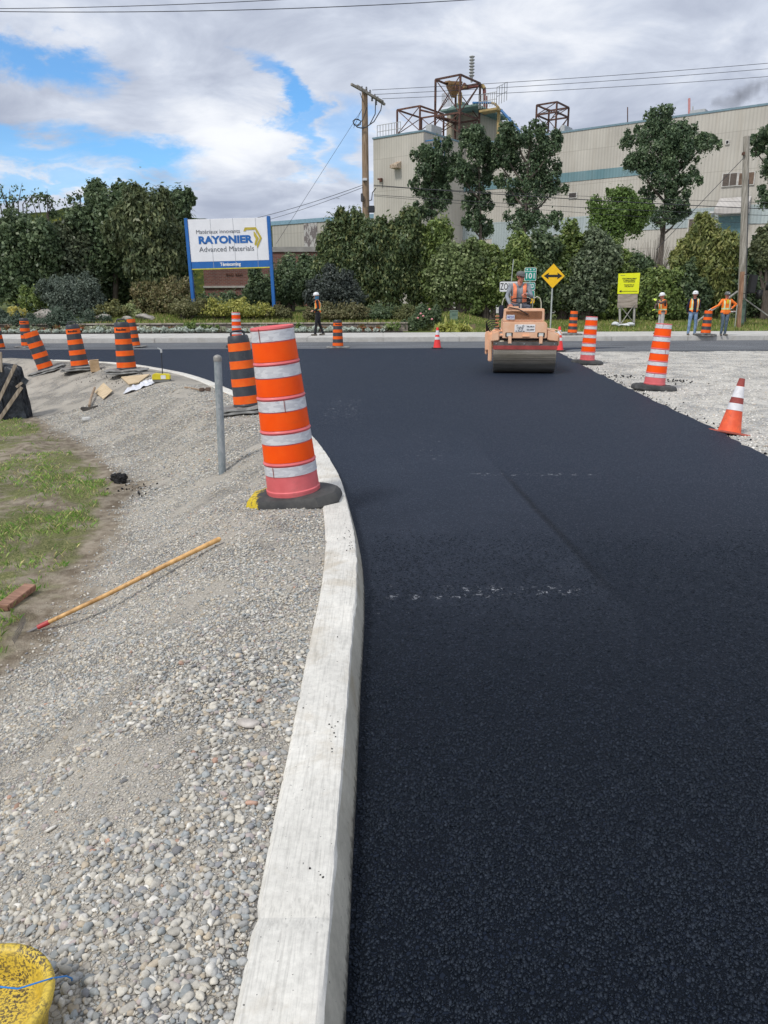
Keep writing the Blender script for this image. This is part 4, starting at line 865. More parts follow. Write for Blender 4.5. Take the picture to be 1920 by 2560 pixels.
def person(label, loc, J, mats, rot=0, vest=None, hat=None, glasses=False, vox=.0085, shade=None, scale=1.0, group=None, hair=None, beard=None):
    """J: joints in metres. mats: skin, top, legs, shoes, glove (or None)"""
    t = thing('person', label, 'person', loc, (0, 0, rot), group, scale)
    V = lambda k: Vector(J[k]); b = MB(); caps = []
    def cp(a, c, ra, rb, reg, fl=1.0):
        cap_mesh(b, a, c, ra, rb, fl); caps.append((np.array(a), np.array(c), (ra + rb) / 2, reg))
    pel, wai, che, nek, hd = V('pelvis'), V('waist'), V('chest'), V('neck'), V('head')
    sL, sR = V('shL'), V('shR'); fx = V('face').normalized(); side = (sR - sL).normalized()
    hw = J.get('hipw', .085); shx = side
    hL, hR = V('hipL'), V('hipR')
    for sg in (-1, 1):
        cp(pel + shx * sg * .055, wai + shx * sg * .05, .125, .118, 'legs' if 0 else 'top', .8) ; cp(wai + shx * sg * .05, che + shx * sg * .075, .118, .118, 'top', .82)
        cp(che + shx * sg * .075, (sL if sg < 0 else sR) * .75 + nek * .25 - Vector((0, 0, .04)), .115, .072, 'top', .85)
    cp(hL + Vector((0, 0, .03)), hR + Vector((0, 0, .03)), .118, .118, 'legs', .88)
    cp(sL, sR, .068, .068, 'top', .9); cp(nek - Vector((0, 0, .04)), nek + (hd - nek) * .45, .062, .056, 'skin')
    # head: cranium, jaw, nose, ears, chin, brow
    upv = (hd - nek).normalized(); upv = Vector((0, 0, 1)) * .6 + upv * .4; upv.normalize(); fx = (fx - upv * fx.dot(upv)).normalized(); ear = upv.cross(fx)
    cp(hd + upv * .035 - fx * .022, hd + upv * .03 + fx * .012, .088, .082, 'skin'); cp(hd + fx * .035 + upv * .0, hd + fx * .045 - upv * .062, .062, .042, 'skin'); cp(hd + fx * .04 - upv * .078, hd + fx * .062 - upv * .085, .03, .022, 'skin')
    cp(hd + fx * .085 + upv * .018, hd + fx * .107 - upv * .016, .009, .015, 'skin'); cp(hd + fx * .084 - upv * .048 - ear * .014, hd + fx * .084 - upv * .048 + ear * .014, .010, .010, 'lip')
    for sg in (-1, 1): cp(hd + ear * sg * .082 + upv * .018, hd + ear * sg * .086 - upv * .016, .014, .009, 'skin')
    for S_, sh in (('L', sL), ('R', sR)):
        el, wr, kn = V('el' + S_), V('wr' + S_), None
        cp(sh, el, .058, .048, 'top'); cp(el, wr, .047, .036, 'top')
        hdv = V('hand' + S_).normalized(); pn = V('palm' + S_).normalized(); pn = (pn - hdv * pn.dot(hdv)).normalized(); ac = hdv.cross(pn); th = 1 if S_ == 'L' else -1; th *= J.get('thumb' + S_, 1)
        reg = 'glove'
        cp(wr, wr + hdv * .03, .028, .028, reg)
        for k in range(4): cp(wr + hdv * .03 + ac * (k - 1.5) * .016, wr + hdv * .085 + ac * (k - 1.5) * .019, .017, .013, reg)
        curl = J.get('curl' + S_, .45)
        for k, ln in enumerate((.068, .078, .072, .056)):
            a = wr + hdv * .088 + ac * (k - 1.5) * .0205 * 1.12; d1 = (hdv * math.cos(curl) + pn * math.sin(curl)); m = a + d1 * ln * .45; d2 = (hdv * math.cos(curl * 2.3) + pn * math.sin(curl * 2.3)); e = m + d2 * ln * .35; d3 = (hdv * math.cos(curl * 3.3) + pn * math.sin(curl * 3.3)); cp(a, m, .0098, .009, reg); cp(m, e, .009, .0084, reg); cp(e, e + d3 * ln * .22, .0084, .0075, reg)
        a = wr + hdv * .03 + ac * th * .026 + pn * .006; m = a + (hdv * .6 + ac * th * .75 + pn * .3).normalized() * .042; cp(a, m, .014, .0115, reg); cp(m, m + (hdv * .9 + ac * th * .2 + pn * .45).normalized() * .032, .0115, .0085, reg)
    for S_, hp in (('L', hL), ('R', hR)):
        kn, an, toe = V('kn' + S_), V('an' + S_), V('toe' + S_)
        cp(hp, kn, .092, .066, 'legs'); cp(kn, an, .064, .054, 'legs'); hl = an - (toe - an).normalized() * .05; hl.z = an.z - .045 if 'sit' not in J else an.z - .03
        cp(Vector((hl.x, hl.y, hl.z)), toe, .045, .036, 'shoes'); cp(an, Vector((an.x, an.y, hl.z)), .05, .046, 'shoes')
    me = remeshed(b, vox, 'body')
    nf = len(me.polygons); c = np.empty(nf * 3); me.polygons.foreach_get('center', c); c = c.reshape(-1, 3); best = np.full(nf, 1e9); lab = np.zeros(nf, int); regs = ['skin', 'top', 'legs', 'shoes', 'glove', 'lip']
    for a, e, r, reg in caps:
        d = segd(c, a, e) - r
        if reg == 'top': d -= .004
        if reg == 'skin' : d += .002
        m = d < best; best[m] = d[m]; lab[m] = regs.index(reg)
    hem = J.get('hem', J['pelvis'][2] - .02)
    if 'sit' not in J:
        lab[(lab == 2) & (c[:, 2] > hem)] = 1; lab[(lab == 1) & (c[:, 2] < hem) & (np.abs(c[:, 0] - pel.x) < .22) & (c[:, 2] < pel.z + .05) & (segd(c, np.array(V('wrL')), np.array(V('elL'))) > .07) & (segd(c, np.array(V('wrR')), np.array(V('elR'))) > .07)] = 2
    me.materials.clear()
    for k in ('skin', 'top', 'legs', 'shoes'): me.materials.append(mats[k])
    me.materials.append(mats.get('glove') or mats['skin']); me.materials.append(M('lips', (.34, .12, .10), .6)); me.polygons.foreach_set('material_index', lab.astype(np.int32)); smooth_(me, 60); obj('body', me, t)
    EYEW = bpy.data.materials.get('eye') or M('eye', (.05, .04, .035), .2)
    for sg in (-1, 1): MB().sphere(hd + fx * .078 + upv * .018 + ear * sg * .03, .012, n=8, m=6).build('eye', EYEW, t, True)
    if glasses:
        q = MB()
        for sg in (-1, 1): q.box(hd + fx * .098 + upv * .02 + ear * sg * .033, (.052, .012, .032), rot=Matrix((ear, -fx, upv)).transposed()); q.bar(hd + fx * .095 + upv * .024 + ear * sg * .058, hd + upv * .02 + ear * sg * .093, .006, .008)
        q.build('sunglasses', M('dark_lens', (.008, .008, .01), .1), t, bevel=.003)
    Rm = Matrix((ear, -fx, upv)).transposed().to_4x4()
    if hair:
        q = MB(); q.M = Matrix.Translation(hd + upv * .02 - fx * .02) @ Rm; q.sphere((0, .012, -.02), .096, n=16, m=10, sc=(1, .95, .95)); o = q.build('hair', hair, t, True)
    if beard:
        q = MB(); q.M = Matrix.Translation(hd) @ Rm; q.sphere((0, -.05, -.06), .052, n=14, m=8, sc=(1.05, .9, .85)); q.build('beard', beard, t, True)
    if hat == 'cap':
        q = MB(); q.M = Matrix.Translation(hd + upv * .045 - fx * .008) @ Rm; hm = mats['hat']
        q.lathe([(.104, 0), (.106, .02), (.099, .055), (.075, .085), (.035, .099), (.004, .102)], 20, sy=1.08, cap=True).build('cap', hm, t, True, sharp=60)
        q = MB(); q.M = Matrix.Translation(hd + upv * .05 - fx * .008) @ Rm; P_ = [(math.sin(a) * .082, -.07 - math.cos(a) * .095, -.018 * math.cos(a) ** 2) for a in [R_(-90 + 15 * k) for k in range(13)]]
        q.add(P_ + [(x, y, z + .006) for x, y, z in P_], [tuple(range(13)), tuple(range(13, 26))[::-1]] + [(k, (k + 1) % 13, (k + 1) % 13 + 13, k + 13) for k in range(13)]).build('visor', hm, t, True, sharp=40)
    elif hat:
        hm = mats['hat']; q = MB(); q.M = Matrix.Translation(hd + upv * .052 - fx * .004) @ Rm
        q.lathe([(.112, 0), (.116, .012), (.113, .045), (.098, .085), (.066, .115), (.028, .127), (.004, .129)], 24, sy=1.12).build('hard_hat', hm, t, True, sharp=60); sh_ = KIDS(t)[-1]
        q = MB(); q.M = Matrix.Translation(hd + upv * .05 - fx * .004) @ Rm; n = 28; vs = []
        for zz in (0, .006):
            for k in range(n): a = 2 * math.pi * k / n; fr = max(0, -math.sin(a)); vs.append((math.cos(a) * (.13), math.sin(a) * (.14 + .04 * fr), zz - .012 * fr))
        q.add(vs, [tuple(range(n))[::-1], tuple(range(n, 2 * n))] + [(k, (k + 1) % n, (k + 1) % n + n, k + n) for k in range(n)]).build('brim', hm, t, True, sharp=40)
        q = MB(); q.M = Matrix.Translation(hd + upv * .052) @ Rm; q.bar((0, .1, .10), (0, -.1, .10), .02, .03) if 0 else None
        q = MB(); q.M = Matrix.Translation(hd + upv * .052 - fx * .004) @ Rm; q.box((0, -.122, .055), (.04, .012, .034)).build('lamp' if hat == 'lamp' else 'badge', M('silver' if hat == 'lamp' else 'badge_grey', (.7, .7, .72) if hat == 'lamp' else (.35, .38, .42), .4), t, bevel=.003)
    if vest:
        q = MB(); o_ = vest.get('off', .02)
        low = vest.get('low', .0)
        for sg in (-1, 1):
            cap_mesh(q, pel + shx * sg * .055 + Vector((0, 0, .03 - low)), wai + shx * sg * .05, .122 + o_, .116 + o_, .84); cap_mesh(q, wai + shx * sg * .05, che + shx * sg * .072, .118 + o_, .118 + o_, .86)
            cap_mesh(q, che + shx * sg * .075, (sL if sg < 0 else sR) * .72 + nek * .28 - Vector((0, 0, .045)), .115 + o_, .078 + o_, .88)
        vm = remeshed(q, .011, 'vest', 4); nf = len(vm.polygons); c = np.empty(nf * 3); vm.polygons.foreach_get('center', c); c = c.reshape(-1, 3)
        fw_ = np.array(vest.get('front', (0, -1, 0)), float); sd_ = np.array(shx); rel = c - np.array(che); u = rel @ sd_; fr = rel @ fw_; z = c[:, 2]; mi = np.zeros(nf, int); zb_ = wai.z
        if vest.get('bands', True):
            w = .017
            mi[(np.abs(z - (zb_ + vest.get('bz', -.02))) < .034)] = 1; mi[np.abs(z - (zb_ + vest.get('bz', -.02))) < w] = 2
            vx = vest.get('vx', .105); mi[(np.abs(np.abs(u) - vx) < .032) & (z > zb_ + .02) & (np.abs(fr) > .02)] = 1; mi[(np.abs(np.abs(u) - vx) < w) & (z > zb_ + .02) & (np.abs(fr) > .02)] = 2
        for m_ in (vest['mat'], vest['lime'], vest['silver']): vm.materials.append(m_)
        vm.polygons.foreach_set('material_index', mi.astype(np.int32)); import bmesh
        bm = bmesh.new(); bm.from_mesh(vm); bm.faces.ensure_lookup_table(); hemz = pel.z - .03 - low; kill = set(np.nonzero(z < hemz)[0].tolist())
        if vest.get('open'): kill |= set(np.nonzero((np.abs(u) < vest['open'] * (1 - .35 * (z > che.z) * 0)) & (fr > 0))[0].tolist())
        kill |= set(np.nonzero((z > nek.z - .03) & (np.abs(u) < .085))[0].tolist())
        if vest.get('arm'): kill |= set(np.nonzero((np.abs(u) > vest['arm']) & (z > wai.z + .1))[0].tolist())
        bmesh.ops.delete(bm, geom=[bm.faces[i] for i in kill], context='FACES'); bm.to_mesh(vm); bm.free(); smooth_(vm, 60); o = obj('vest', vm, t); s = o.modifiers.new('s', 'SOLIDIFY'); s.thickness = .006
    return t
STD = dict(pelvis=(0, 0, .96), waist=(0, 0, 1.10), chest=(0, 0, 1.30), neck=(0, .01, 1.50), head=(0, 0, 1.645), face=(0, -1, 0), shL=(-.185, 0, 1.435), shR=(.185, 0, 1.435), elL=(-.25, .03, 1.16), elR=(.25, .03, 1.16), wrL=(-.24, -.06, .93), wrR=(.24, -.06, .93),
           handL=(0, -.15, -1), handR=(0, -.15, -1), palmL=(1, 0, 0), palmR=(-1, 0, 0), hipL=(-.095, 0, .93), hipR=(.095, 0, .93), knL=(-.12, -.02, .50), knR=(.12, -.02, .50), anL=(-.14, .02, .09), anR=(.14, .02, .09), toeL=(-.17, -.15, .035), toeR=(.17, -.15, .035))
def J(**k): d = dict(STD); d.update(k); return d
HV = M('hi_vis_orange', (.95, .20, .02), .6, .1, 8); HVP = M('hi_vis_coral', (.95, .27, .13), .6, .1, 8); LIME = M('hi_vis_lime', (.62, .75, .08), .5); SIL = M('reflective_silver', (.60, .60, .58), .35)
VS = dict(mat=HV, lime=LIME, silver=SIL)
DARK = M('black_fabric', (.012, .012, .016), .85, .3, 10); NAVY = M('navy_fabric', (.010, .012, .035), .85, .3, 10); JEAN = M('blue_jeans', (.13, .22, .36), .85, .25, 7, (.20, .30, .44), .3, 60); JEAND = M('dark_jeans', (.06, .09, .13), .85, .3, 7, (.10, .14, .18)); GREYP = M('light_grey_trousers', (.42, .42, .42), .85, .15, 7); BROWN = M('brown_sleeve', (.09, .06, .055), .85, .2, 8)
GREYS = M('grey_sweatshirt', (.20, .22, .25), .9, .12, 9, (.25, .27, .30), .3, 50); BOOT = M('dusty_boot', (.13, .115, .095), .85, .25, 9); WHH = M('white_hard_hat', (.78, .79, .80), .3, .03); GRH = M('grey_hard_hat', (.11, .115, .11), .35, .2); CAPM = M('grey_cap', (.13, .135, .135), .85, .15, 9); GLV = M('lime_glove', (.66, .85, .10), .6); WGL = M('white_glove', (.62, .60, .58), .7); BLUEN = M('blue_neck_cloth', (.05, .17, .30), .8, .2, 9)
# 1: walking worker (heading left) on the far pavement
g = G(796, 839, SWZ)
j = J(pelvis=(.0, 0, .97), waist=(.005, 0, 1.11), chest=(.01, 0, 1.31), neck=(-.005, 0, 1.50), head=(-.045, 0, 1.635), face=(-1, -.1, -.1), shL=(-.02, .17, 1.43), shR=(0, -.17, 1.43), elL=(.0, .25, 1.17), wrL=(-.17, .16, 1.04), elR=(.04, -.235, 1.15), wrR=(-.16, -.17, 1.03),
      handL=(-1, -.1, .05), handR=(-1, 0, .05), palmL=(0, -.4, -1), palmR=(0, .4, -1), hipL=(0, .09, .94), hipR=(0, -.09, .94), knL=(.05, .09, .51), anL=(.20, .08, .11), toeL=(.06, .08, .04), knR=(-.07, -.09, .52), anR=(-.13, -.09, .09), toeR=(-.28, -.09, .035), curlL=.6, curlR=.6)
person('worker in white hard hat, orange vest and black clothes walking left', (g.x, g.y, SWZ), j, dict(skin=SKIN, top=DARK, legs=DARK, shoes=BOOT, hat=WHH), vest=dict(VS, front=(-1, 0, 0), vx=.10, low=-.02, off=.022, arm=.185), hat='hard', glasses=True, scale=.955)
t = KIDS(bpy.data.objects[-1]) if 0 else None
W1 = [o for o in bpy.data.objects if o.get('label', '').startswith('worker in white hard hat, orange vest')][0]
q = MB(); q.lathe([(.075, 0), (.09, .05), (.098, .10), (.10, .15)], 18, sy=1.0, c=(-.025, 0, 1.50)).build('neck_cloth', BLUEN, W1, True)
# 2: worker pointing, partly hidden behind a drum
g = G(1650, 832, .22)
j = J(face=(-1, -.25, 0), shL=(-.05, .16, 1.42), shR=(.03, -.17, 1.42), elL=(-.27, .12, 1.24), wrL=(-.30, .02, 1.06), handL=(-.9, -.3, .1), elR=(-.18, -.30, 1.34), wrR=(-.33, -.16, 1.44), handR=(-.7, .1, .5), palmL=(0, -.3, -1), palmR=(0, 1, 0), head=(-.05, 0, 1.63), waist=(.03, 0, 1.10), pelvis=(.03, 0, .96), hipL=(.0, .09, .93), hipR=(.02, -.09, .93), knL=(-.04, .08, .5), anL=(-.10, .08, .09), toeL=(-.25, .08, .035), knR=(.03, -.08, .5), anR=(.06, -.08, .09), toeR=(-.09, -.09, .035), curlR=.3)
person('worker with lime glove raised to the mouth, orange vest and pale grey trousers', (g.x, g.y, .17), j, dict(skin=SKINR, top=BROWN, legs=GREYP, shoes=BOOT, hat=WHH, glove=GLV), vest=dict(VS, front=(-.9, -.3, 0), low=.06, off=.035, vx=.09, bz=-.03, arm=.19), hat='hard', scale=.92)
# 3: standing, hands behind
g = G(1728, 838, SWZ)
j = J(elL=(-.26, .06, 1.16), elR=(.26, .06, 1.16), wrL=(-.20, .16, .98), wrR=(.20, .16, .98), handL=(.6, .2, -.6), handR=(-.6, .2, -.6), palmL=(0, 1, 0), palmR=(0, 1, 0), face=(-.55, -1, 0), knL=(-.13, -.02, .5), knR=(.13, -.02, .5))
person('worker with open orange vest over navy shirt, hands behind the back, blue jeans', (g.x, g.y, SWZ), j, dict(skin=SKINR, top=NAVY, legs=JEAN, shoes=BOOT, hat=WHH), vest=dict(VS, open=.075, low=-.01, vx=.125, arm=.205), hat='hard', scale=.94)
# 4: orange jacket, hand on drum
g = G(1807, 839, SWZ); dx = DR13.x - g.x
j = J(face=(.12, -1, -.05), head=(.0, -.01, 1.62), elL=(-.34, -.05, 1.24), wrL=(dx / .93 + .10, -.04, 1.10), handL=(-.85, 0, -.35), palmL=(0, 0, -1), elR=(.40, -.02, 1.28), wrR=(.27, .02, 1.12), handR=(-.8, 0, -.3), palmR=(0, .3, -1), curlL=.3, knL=(-.08, -.03, .5), knR=(.08, -.03, .5), anL=(-.08, .02, .09), anR=(.08, .02, .09), toeL=(-.13, -.14, .035), toeR=(.12, -.14, .035), thumbL=-1)
person('worker in dark hard hat and bright orange jacket leaning a hand on a drum', (g.x, g.y, SWZ), j, dict(skin=SKINR, top=HV, legs=JEAND, shoes=BOOT, hat=GRH, glove=WGL), vest=dict(VS, low=.05, off=.012, vx=.105, bz=.0, arm=.19), hat='lamp', scale=.93)
W4 = [o for o in bpy.data.objects if o.get('label', '').startswith('worker in dark hard hat')][0]
MB().prism([(-.055, 1.47), (.055, 1.47), (.03, 1.34), (0, 1.27), (-.03, 1.34)], -.135, -.10).build('shirt_front', M('yellow_shirt', (.85, .65, .03), .8), W4, bevel=.008)
# ---------------- roller ----------------
RO = NT('roller_orange_paint', .45); n2 = RO.noise(3.2, 7, .7); c_ = RO.mix(RO.mr(n2, .35, .68), (.80, .46, .28), (.86, .56, .38)); c_ = RO.mix(RO.mr(RO.noise(14, 8, .75), .60, .72, 0, .6), c_, (.22, .11, .06)); RO = RO.done(c_)
ROL = (3.13, 17.25, 0)
RYAW = R_(-8.0)
rt = thing('road_roller', 'orange tandem road roller with wide steel drum on the fresh asphalt', 'road roller', ROL, (0, 0, RYAW))
def rl(px, py, y):
    d = ray(px, py); nx, ny = -math.sin(RYAW), math.cos(RYAW); k = (y + ROL[0] * nx + ROL[1] * ny) / (d.x * nx + d.y * ny); X, Y_ = d.x * k - ROL[0], d.y * k - ROL[1]
    return Vector((X * math.cos(RYAW) + Y_ * math.sin(RYAW), y, CAMH + d.z * k))
def steel_drum():
    t = NT('roller_drum_steel', .38, .8, .5); o = t.tc.outputs['Object']; a = t.noise(6, 6, .7, t.co((.25, 1, 1))); b = t.noise(30, 3, .6, t.co((.02, 1, 1)))
    c = t.mix(t.mr(a, .3, .7), (.42, .37, .28), (.58, .52, .42)); c = t.mix(1.0, c, t.ramp(b, [(.35, .8), (.65, 1.1)]), 'MULTIPLY'); return t.done(c, t.mr(b, .3, .7, .26, .42), t.bump(b, .1, .003))
SD = steel_drum()
def drumcyl(y, nm, mat=SD, x0=-.67, x1=.67, r=.45):
    b = MB(); n = 64; prof = [(x0 + .04, r * .25), (x0 + .04, r - .035), (x0, r - .035), (x0, r - .006), (x0 + .008, r), (x1 - .008, r), (x1, r - .006), (x1, r - .035), (x1 - .04, r - .035), (x1 - .04, r * .25)]
    vs = [(x, y + rr * math.cos(2 * math.pi * k / n), .45 + rr * math.sin(2 * math.pi * k / n)) for x, rr in prof for k in range(n)]; fs = []
    for i in range(len(prof) - 1):
        for k in range(n): k2 = (k + 1) % n; fs.append((i * n + k, i * n + k2, (i + 1) * n + k2, (i + 1) * n + k))
    fs += [tuple(range(n)), tuple(range((len(prof) - 1) * n, len(prof) * n))]; b.add(vs, fs); return b.build(nm, mat, rt, True, sharp=30)
drumcyl(0, 'front_drum'); drumcyl(2.35, 'rear_drum')
BLK = M('roller_black', (.012, .012, .013), .6, .3); REDW = M('scraper_red', (.32, .05, .045), .55, .2, 5); GREYW = M('scraper_grey', (.10, .095, .09), .6, .3, 5)
b = MB(); b.box((0, -.475, .655), (1.37, .02, .085)); fr = b.build('scraper', GREYW, rt, bevel=.003)
MB().box((0, -.492, .575), (1.37, .016, .085)).build('scraper_blade', REDW, fr, bevel=.002)
b = MB()
for x in (-.62, -.02, .62, -.3, .3): b.tube([(x, -.485, .655), (x, -.499, .655)], .012, 8)
b.build('bolt', GALV, fr, True)
# yoke frame round the drum
b = MB(); b.bb((-.79, -.30, .26), (-.70, 1.0, .86)); b.bb((-.86, -.12, .40), (-.80, .7, .95)); b.bb((.69, -.30, .60), (.74, 1.2, .86)); b.bb((-.70, -.40, .80), (.70, -.05, .86)); b.bb((-.72, .55, .5), (.72, 1.2, .9)); b.build('yoke', RO, rt, bevel=.02)
b = MB(); b.bb((-.68, -.36, .70), (.68, .2, .80)); b.build('underside', BLK, rt)
b = MB()
for x in (-.33, .33): b.bb((x - .035, -.50, .66), (x + .035, -.42, .82))
b.bb((-.07, -.5, .80), (.08, -.4, .825)); b.build('bracket', RO, rt, bevel=.004)
# hood: lower body with headlights, upper section with grille
xa, xb = rl(1256, 845, -.45).x, rl(1367, 845, -.45).x; z0, z1 = rl(1310, 846, -.45).z, rl(1310, 804, -.45).z
hood = MB(); hood.M = Matrix.Identity(4); n_ = [(xa, z0), (xb, z0), (xb, z1 - .05), (xb - .05, z1), (xa + .02, z1), (xa, z1 - .03)]; hood.prism(n_, -.45, 1.2); hood.build('hood', RO, rt, bevel=.012)
xa2, xb2 = rl(1258, 800, -.40).x, rl(1361, 800, -.40).x; z2 = rl(1310, 772, -.40).z
b = MB(); b.prism([(xa2, z1 + .004), (xb2, z1 + .004), (xb2 - .005, z2), (xa2 + .02, z2)], -.40, .55); rad = b.build('radiator_housing', RO, rt, bevel=.015)
ga, gb = rl(1265, 797, -.4), rl(1355, 778, -.4); GBK = M('grille_backing', (.12, .05, .025), .7); GB = M('grille_bar', (.42, .19, .09), .6)
MB().bb((ga.x, -.407, ga.z), (gb.x, -.402, gb.z)).build('grille', GBK, rt); gr = KIDS(rt)[-1]
b = MB(); nx = 44; nz = 9
for k in range(nx + 1): x = ga.x + (gb.x - ga.x) * k / nx; b.bb((x - .0035, -.414, ga.z), (x + .0035, -.409, gb.z))
for k in range(nz + 1): z = ga.z + (gb.z - ga.z) * k / nz; b.bb((ga.x, -.418, z - .0035), (gb.x, -.4145, z + .0035))
b.build('grille_mesh', GB, [o for o in bpy.data.objects if o.name.startswith('grille') and o.parent == rt][0])
# hose, sticker, plate, caps
a_, b_, c2 = rl(1272, 768, -.46), rl(1300, 775, -.47), rl(1321, 786, -.44); MB().tube([a_, a_.lerp(b_, .5) + Vector((0, 0, .006)), b_, c2], [.010, .010, .012, .015], 8).build('lever', M('dark_lever', (.06, .035, .025), .6), rt, True)
MB().bb((rl(1268, 772, -.35).x, -.42, z2 + .003), (rl(1297, 772, -.35).x, -.3, z2 + .05)).build('lever_box', RO, rt, bevel=.01)
STK = M('white_decal', (.80, .80, .80), .5); s1, s2 = rl(1286, 830, -.455), rl(1338.5, 811, -.455); stk = MB().bb((s1.x, -.456, s1.z), (s2.x, -.451, s2.z)).build('decal', STK, rt)
cx, cz = (s1.x + s2.x) / 2, (s1.z + s2.z) / 2; w_, h_ = s2.x - s1.x, s2.z - s1.z; LN = M('decal_line', (.03, .03, .04), .6)
b = MB(); lx = s1.x + w_ * .27; k = h_
def pl(pts, b, th=.008, y=-.459):
    for i in range(len(pts) - 1): b.bar((lx + pts[i][0] * k, y, cz + pts[i][1] * k), (lx + pts[i + 1][0] * k, y, cz + pts[i + 1][1] * k), th, .003)
pl([(-.52, .36), (-.28, -.22), (-.12, -.22), (0, -.02), (.12, -.22), (.28, -.22), (.52, .36), (.36, .40), (.22, .12)], b); pl([(-.52, .36), (-.36, .42), (-.22, .12)], b); pl([(-.30, .16), (-.18, -.02), (0, .26), (.18, -.02), (.30, .16)], b, .026, -.4595); b.build('emblem', LN, stk)
text('Ville-Marie', .045, LN, stk, (s1.x + w_ * .77, -.458, cz + h_ * .2), bold=.001, width=w_ * .38); text('622-0500', .045, LN, stk, (s1.x + w_ * .77, -.458, cz - h_ * .2), bold=.001, width=w_ * .36); text('W. Rivard inc.', .03, LN, stk, (lx, -.458, cz - h_ * .38), bold=.001, width=w_ * .46)
p1_, p2_ = rl(1266, 799, -.425), rl(1287, 787, -.425); pp = MB().bb((p1_.x, -.428, p1_.z), (p2_.x, -.422, p2_.z)).build('number_plate', M('plate_white', (.60, .62, .68), .5), rt, bevel=.004); text('FAZ 213', .06, M('plate_blue', (.08, .1, .4), .5), pp, ((p1_.x + p2_.x) / 2, -.430, (p1_.z + p2_.z) / 2), bold=.001, width=.13)
HLB = M('headlamp_housing', (.01, .01, .01), .5); HLG = M('headlamp_glass', (.60, .62, .60), .15)
for px in (1272.5, 1352.5):
    q = rl(px, 837, -.455); hl = MB().box((q.x, -.457, q.z), (.155, .012, .095)).build('headlight', HLB, rt, bevel=.012); MB().box((q.x - .0, -.466, q.z), (.105, .012, .08)).build('lens', HLG, hl, bevel=.014)
# side valances and left hydraulics
b = MB(); b.prism([(-.86, .50), (-.72, .50), (-.70, .90), (-.82, .92), (-.87, .86)], -.25, .1); b.prism([(-.74, .70), (-.56, .72), (-.56, .93), (-.72, .88)], -.42, -.1); b.build('side_panel', RO, rt, bevel=.015)
b = MB(); b.prism([(.52, .72), (.70, .70), (.71, .84), (.58, .92), (.46, .95), (.46, .74)], -.42, -.1); b.build('side_panel', RO, rt, bevel=.015)
b = MB(); b.tube([(.44, -.42, .97), (.60, -.43, .96), (.72, -.43, .93), (.77, -.43, .86)], .012, 8); b.build('handrail', RO, rt, True)
HS = M('hydraulic_hose', (.02, .018, .018), .5)
for k in range(5):
    b = MB(); x = -.60 - .02 * k; z = .93 + .045 * k; b.tube([(x - .16, -.2 + .03 * k, .84), (x - .17, -.25, z), (x - .09, -.27, z + .06), (x + .02, -.25, z + .05), (x + .06, -.2, z)], .011, 8); b.build('hydraulic_hose', HS, rt, True)
b = MB()
for k in range(5): b.bb((-.66, -.26, .93 + k * .07), (-.57, -.16, .965 + k * .07))
b.build('valve_block', M('valve_orange', (.50, .23, .12), .6, .3), rt, bevel=.006)
MB().bb((rl(1247, 780, .6).x, .6, rl(1247, 797, .6).z), (rl(1259, 780, .6).x, 1.1, rl(1250, 763, .6).z)).build('fender', M('dark_blue_tank', (.012, .016, .035), .4), rt, bevel=.02)
MB().bb((-.45, .6, .9), (.42, 2.0, 1.12)).build('platform', BLK, rt, bevel=.02)
MB().bb((-.5, 1.85, .5), (.42, 3.0, 1.15)).build('engine_cover', RO, rt, bevel=.04)
wz = 1.555; wy = .95; hw0 = rl(1303, 748, wy)
sw = MB(); n = 28; sw.tube([(hw0.x + .23 * math.cos(2 * math.pi * k / n), wy + .21 * math.sin(2 * math.pi * k / n), wz + .055 * math.sin(2 * math.pi * k / n)) for k in range(n + 1)], .013, 8, cap=False)
for a in (90, 210, 330): sw.tube([(hw0.x, wy + .02, wz - .06), (hw0.x + .22 * math.cos(R_(a)), wy + .2 * math.sin(R_(a)), wz + .05 * math.sin(R_(a)))], .009, 6)
swo = sw.build('steering_wheel', BLK, rt, True); MB().tube([(hw0.x, wy + .02, wz - .04), (hw0.x, wy - .12, 1.1)], .03, 12).build('steering_column', BLK, rt, True)
MB().tube([(hw0.x - .01, wy - .25, z2 - .02), (hw0.x - .01, wy - .25, z2 + .1)], .022, 10).build('exhaust', M('pale_metal', (.5, .5, .5), .4, metal=.4), rt, True)
RAIL = M('pale_rail', (.50, .50, .38), .5)
for sg, px in ((-1, 1267), (1, 1342)):
    q = rl(px, 750, 1.35); b = MB(); x0_ = q.x - .07 * 1; b.tube([(q.x - .10, 1.3, 1.1), (q.x - .10, 1.3, 1.50), (q.x - .07, 1.3, 1.60), (q.x, 1.3, 1.64), (q.x + .07, 1.3, 1.60), (q.x + .10, 1.3, 1.50), (q.x + .12, 1.3, 1.1)], .014, 8); b.build('handrail', RAIL, rt, True)
b = MB(); b.bb((hw0.x - .27, 1.35, 1.08), (hw0.x + .27, 1.8, 1.20)); b.bb((hw0.x - .25, 1.75, 1.2), (hw0.x + .25, 1.87, 1.62)); b.build('seat', BLK, rt, bevel=.04)
b = MB(); b.bb((hw0.x + .28, 1.2, 1.26), (hw0.x + .50, 1.6, 1.33)); b.build('armrest', BLK, rt, bevel=.02)
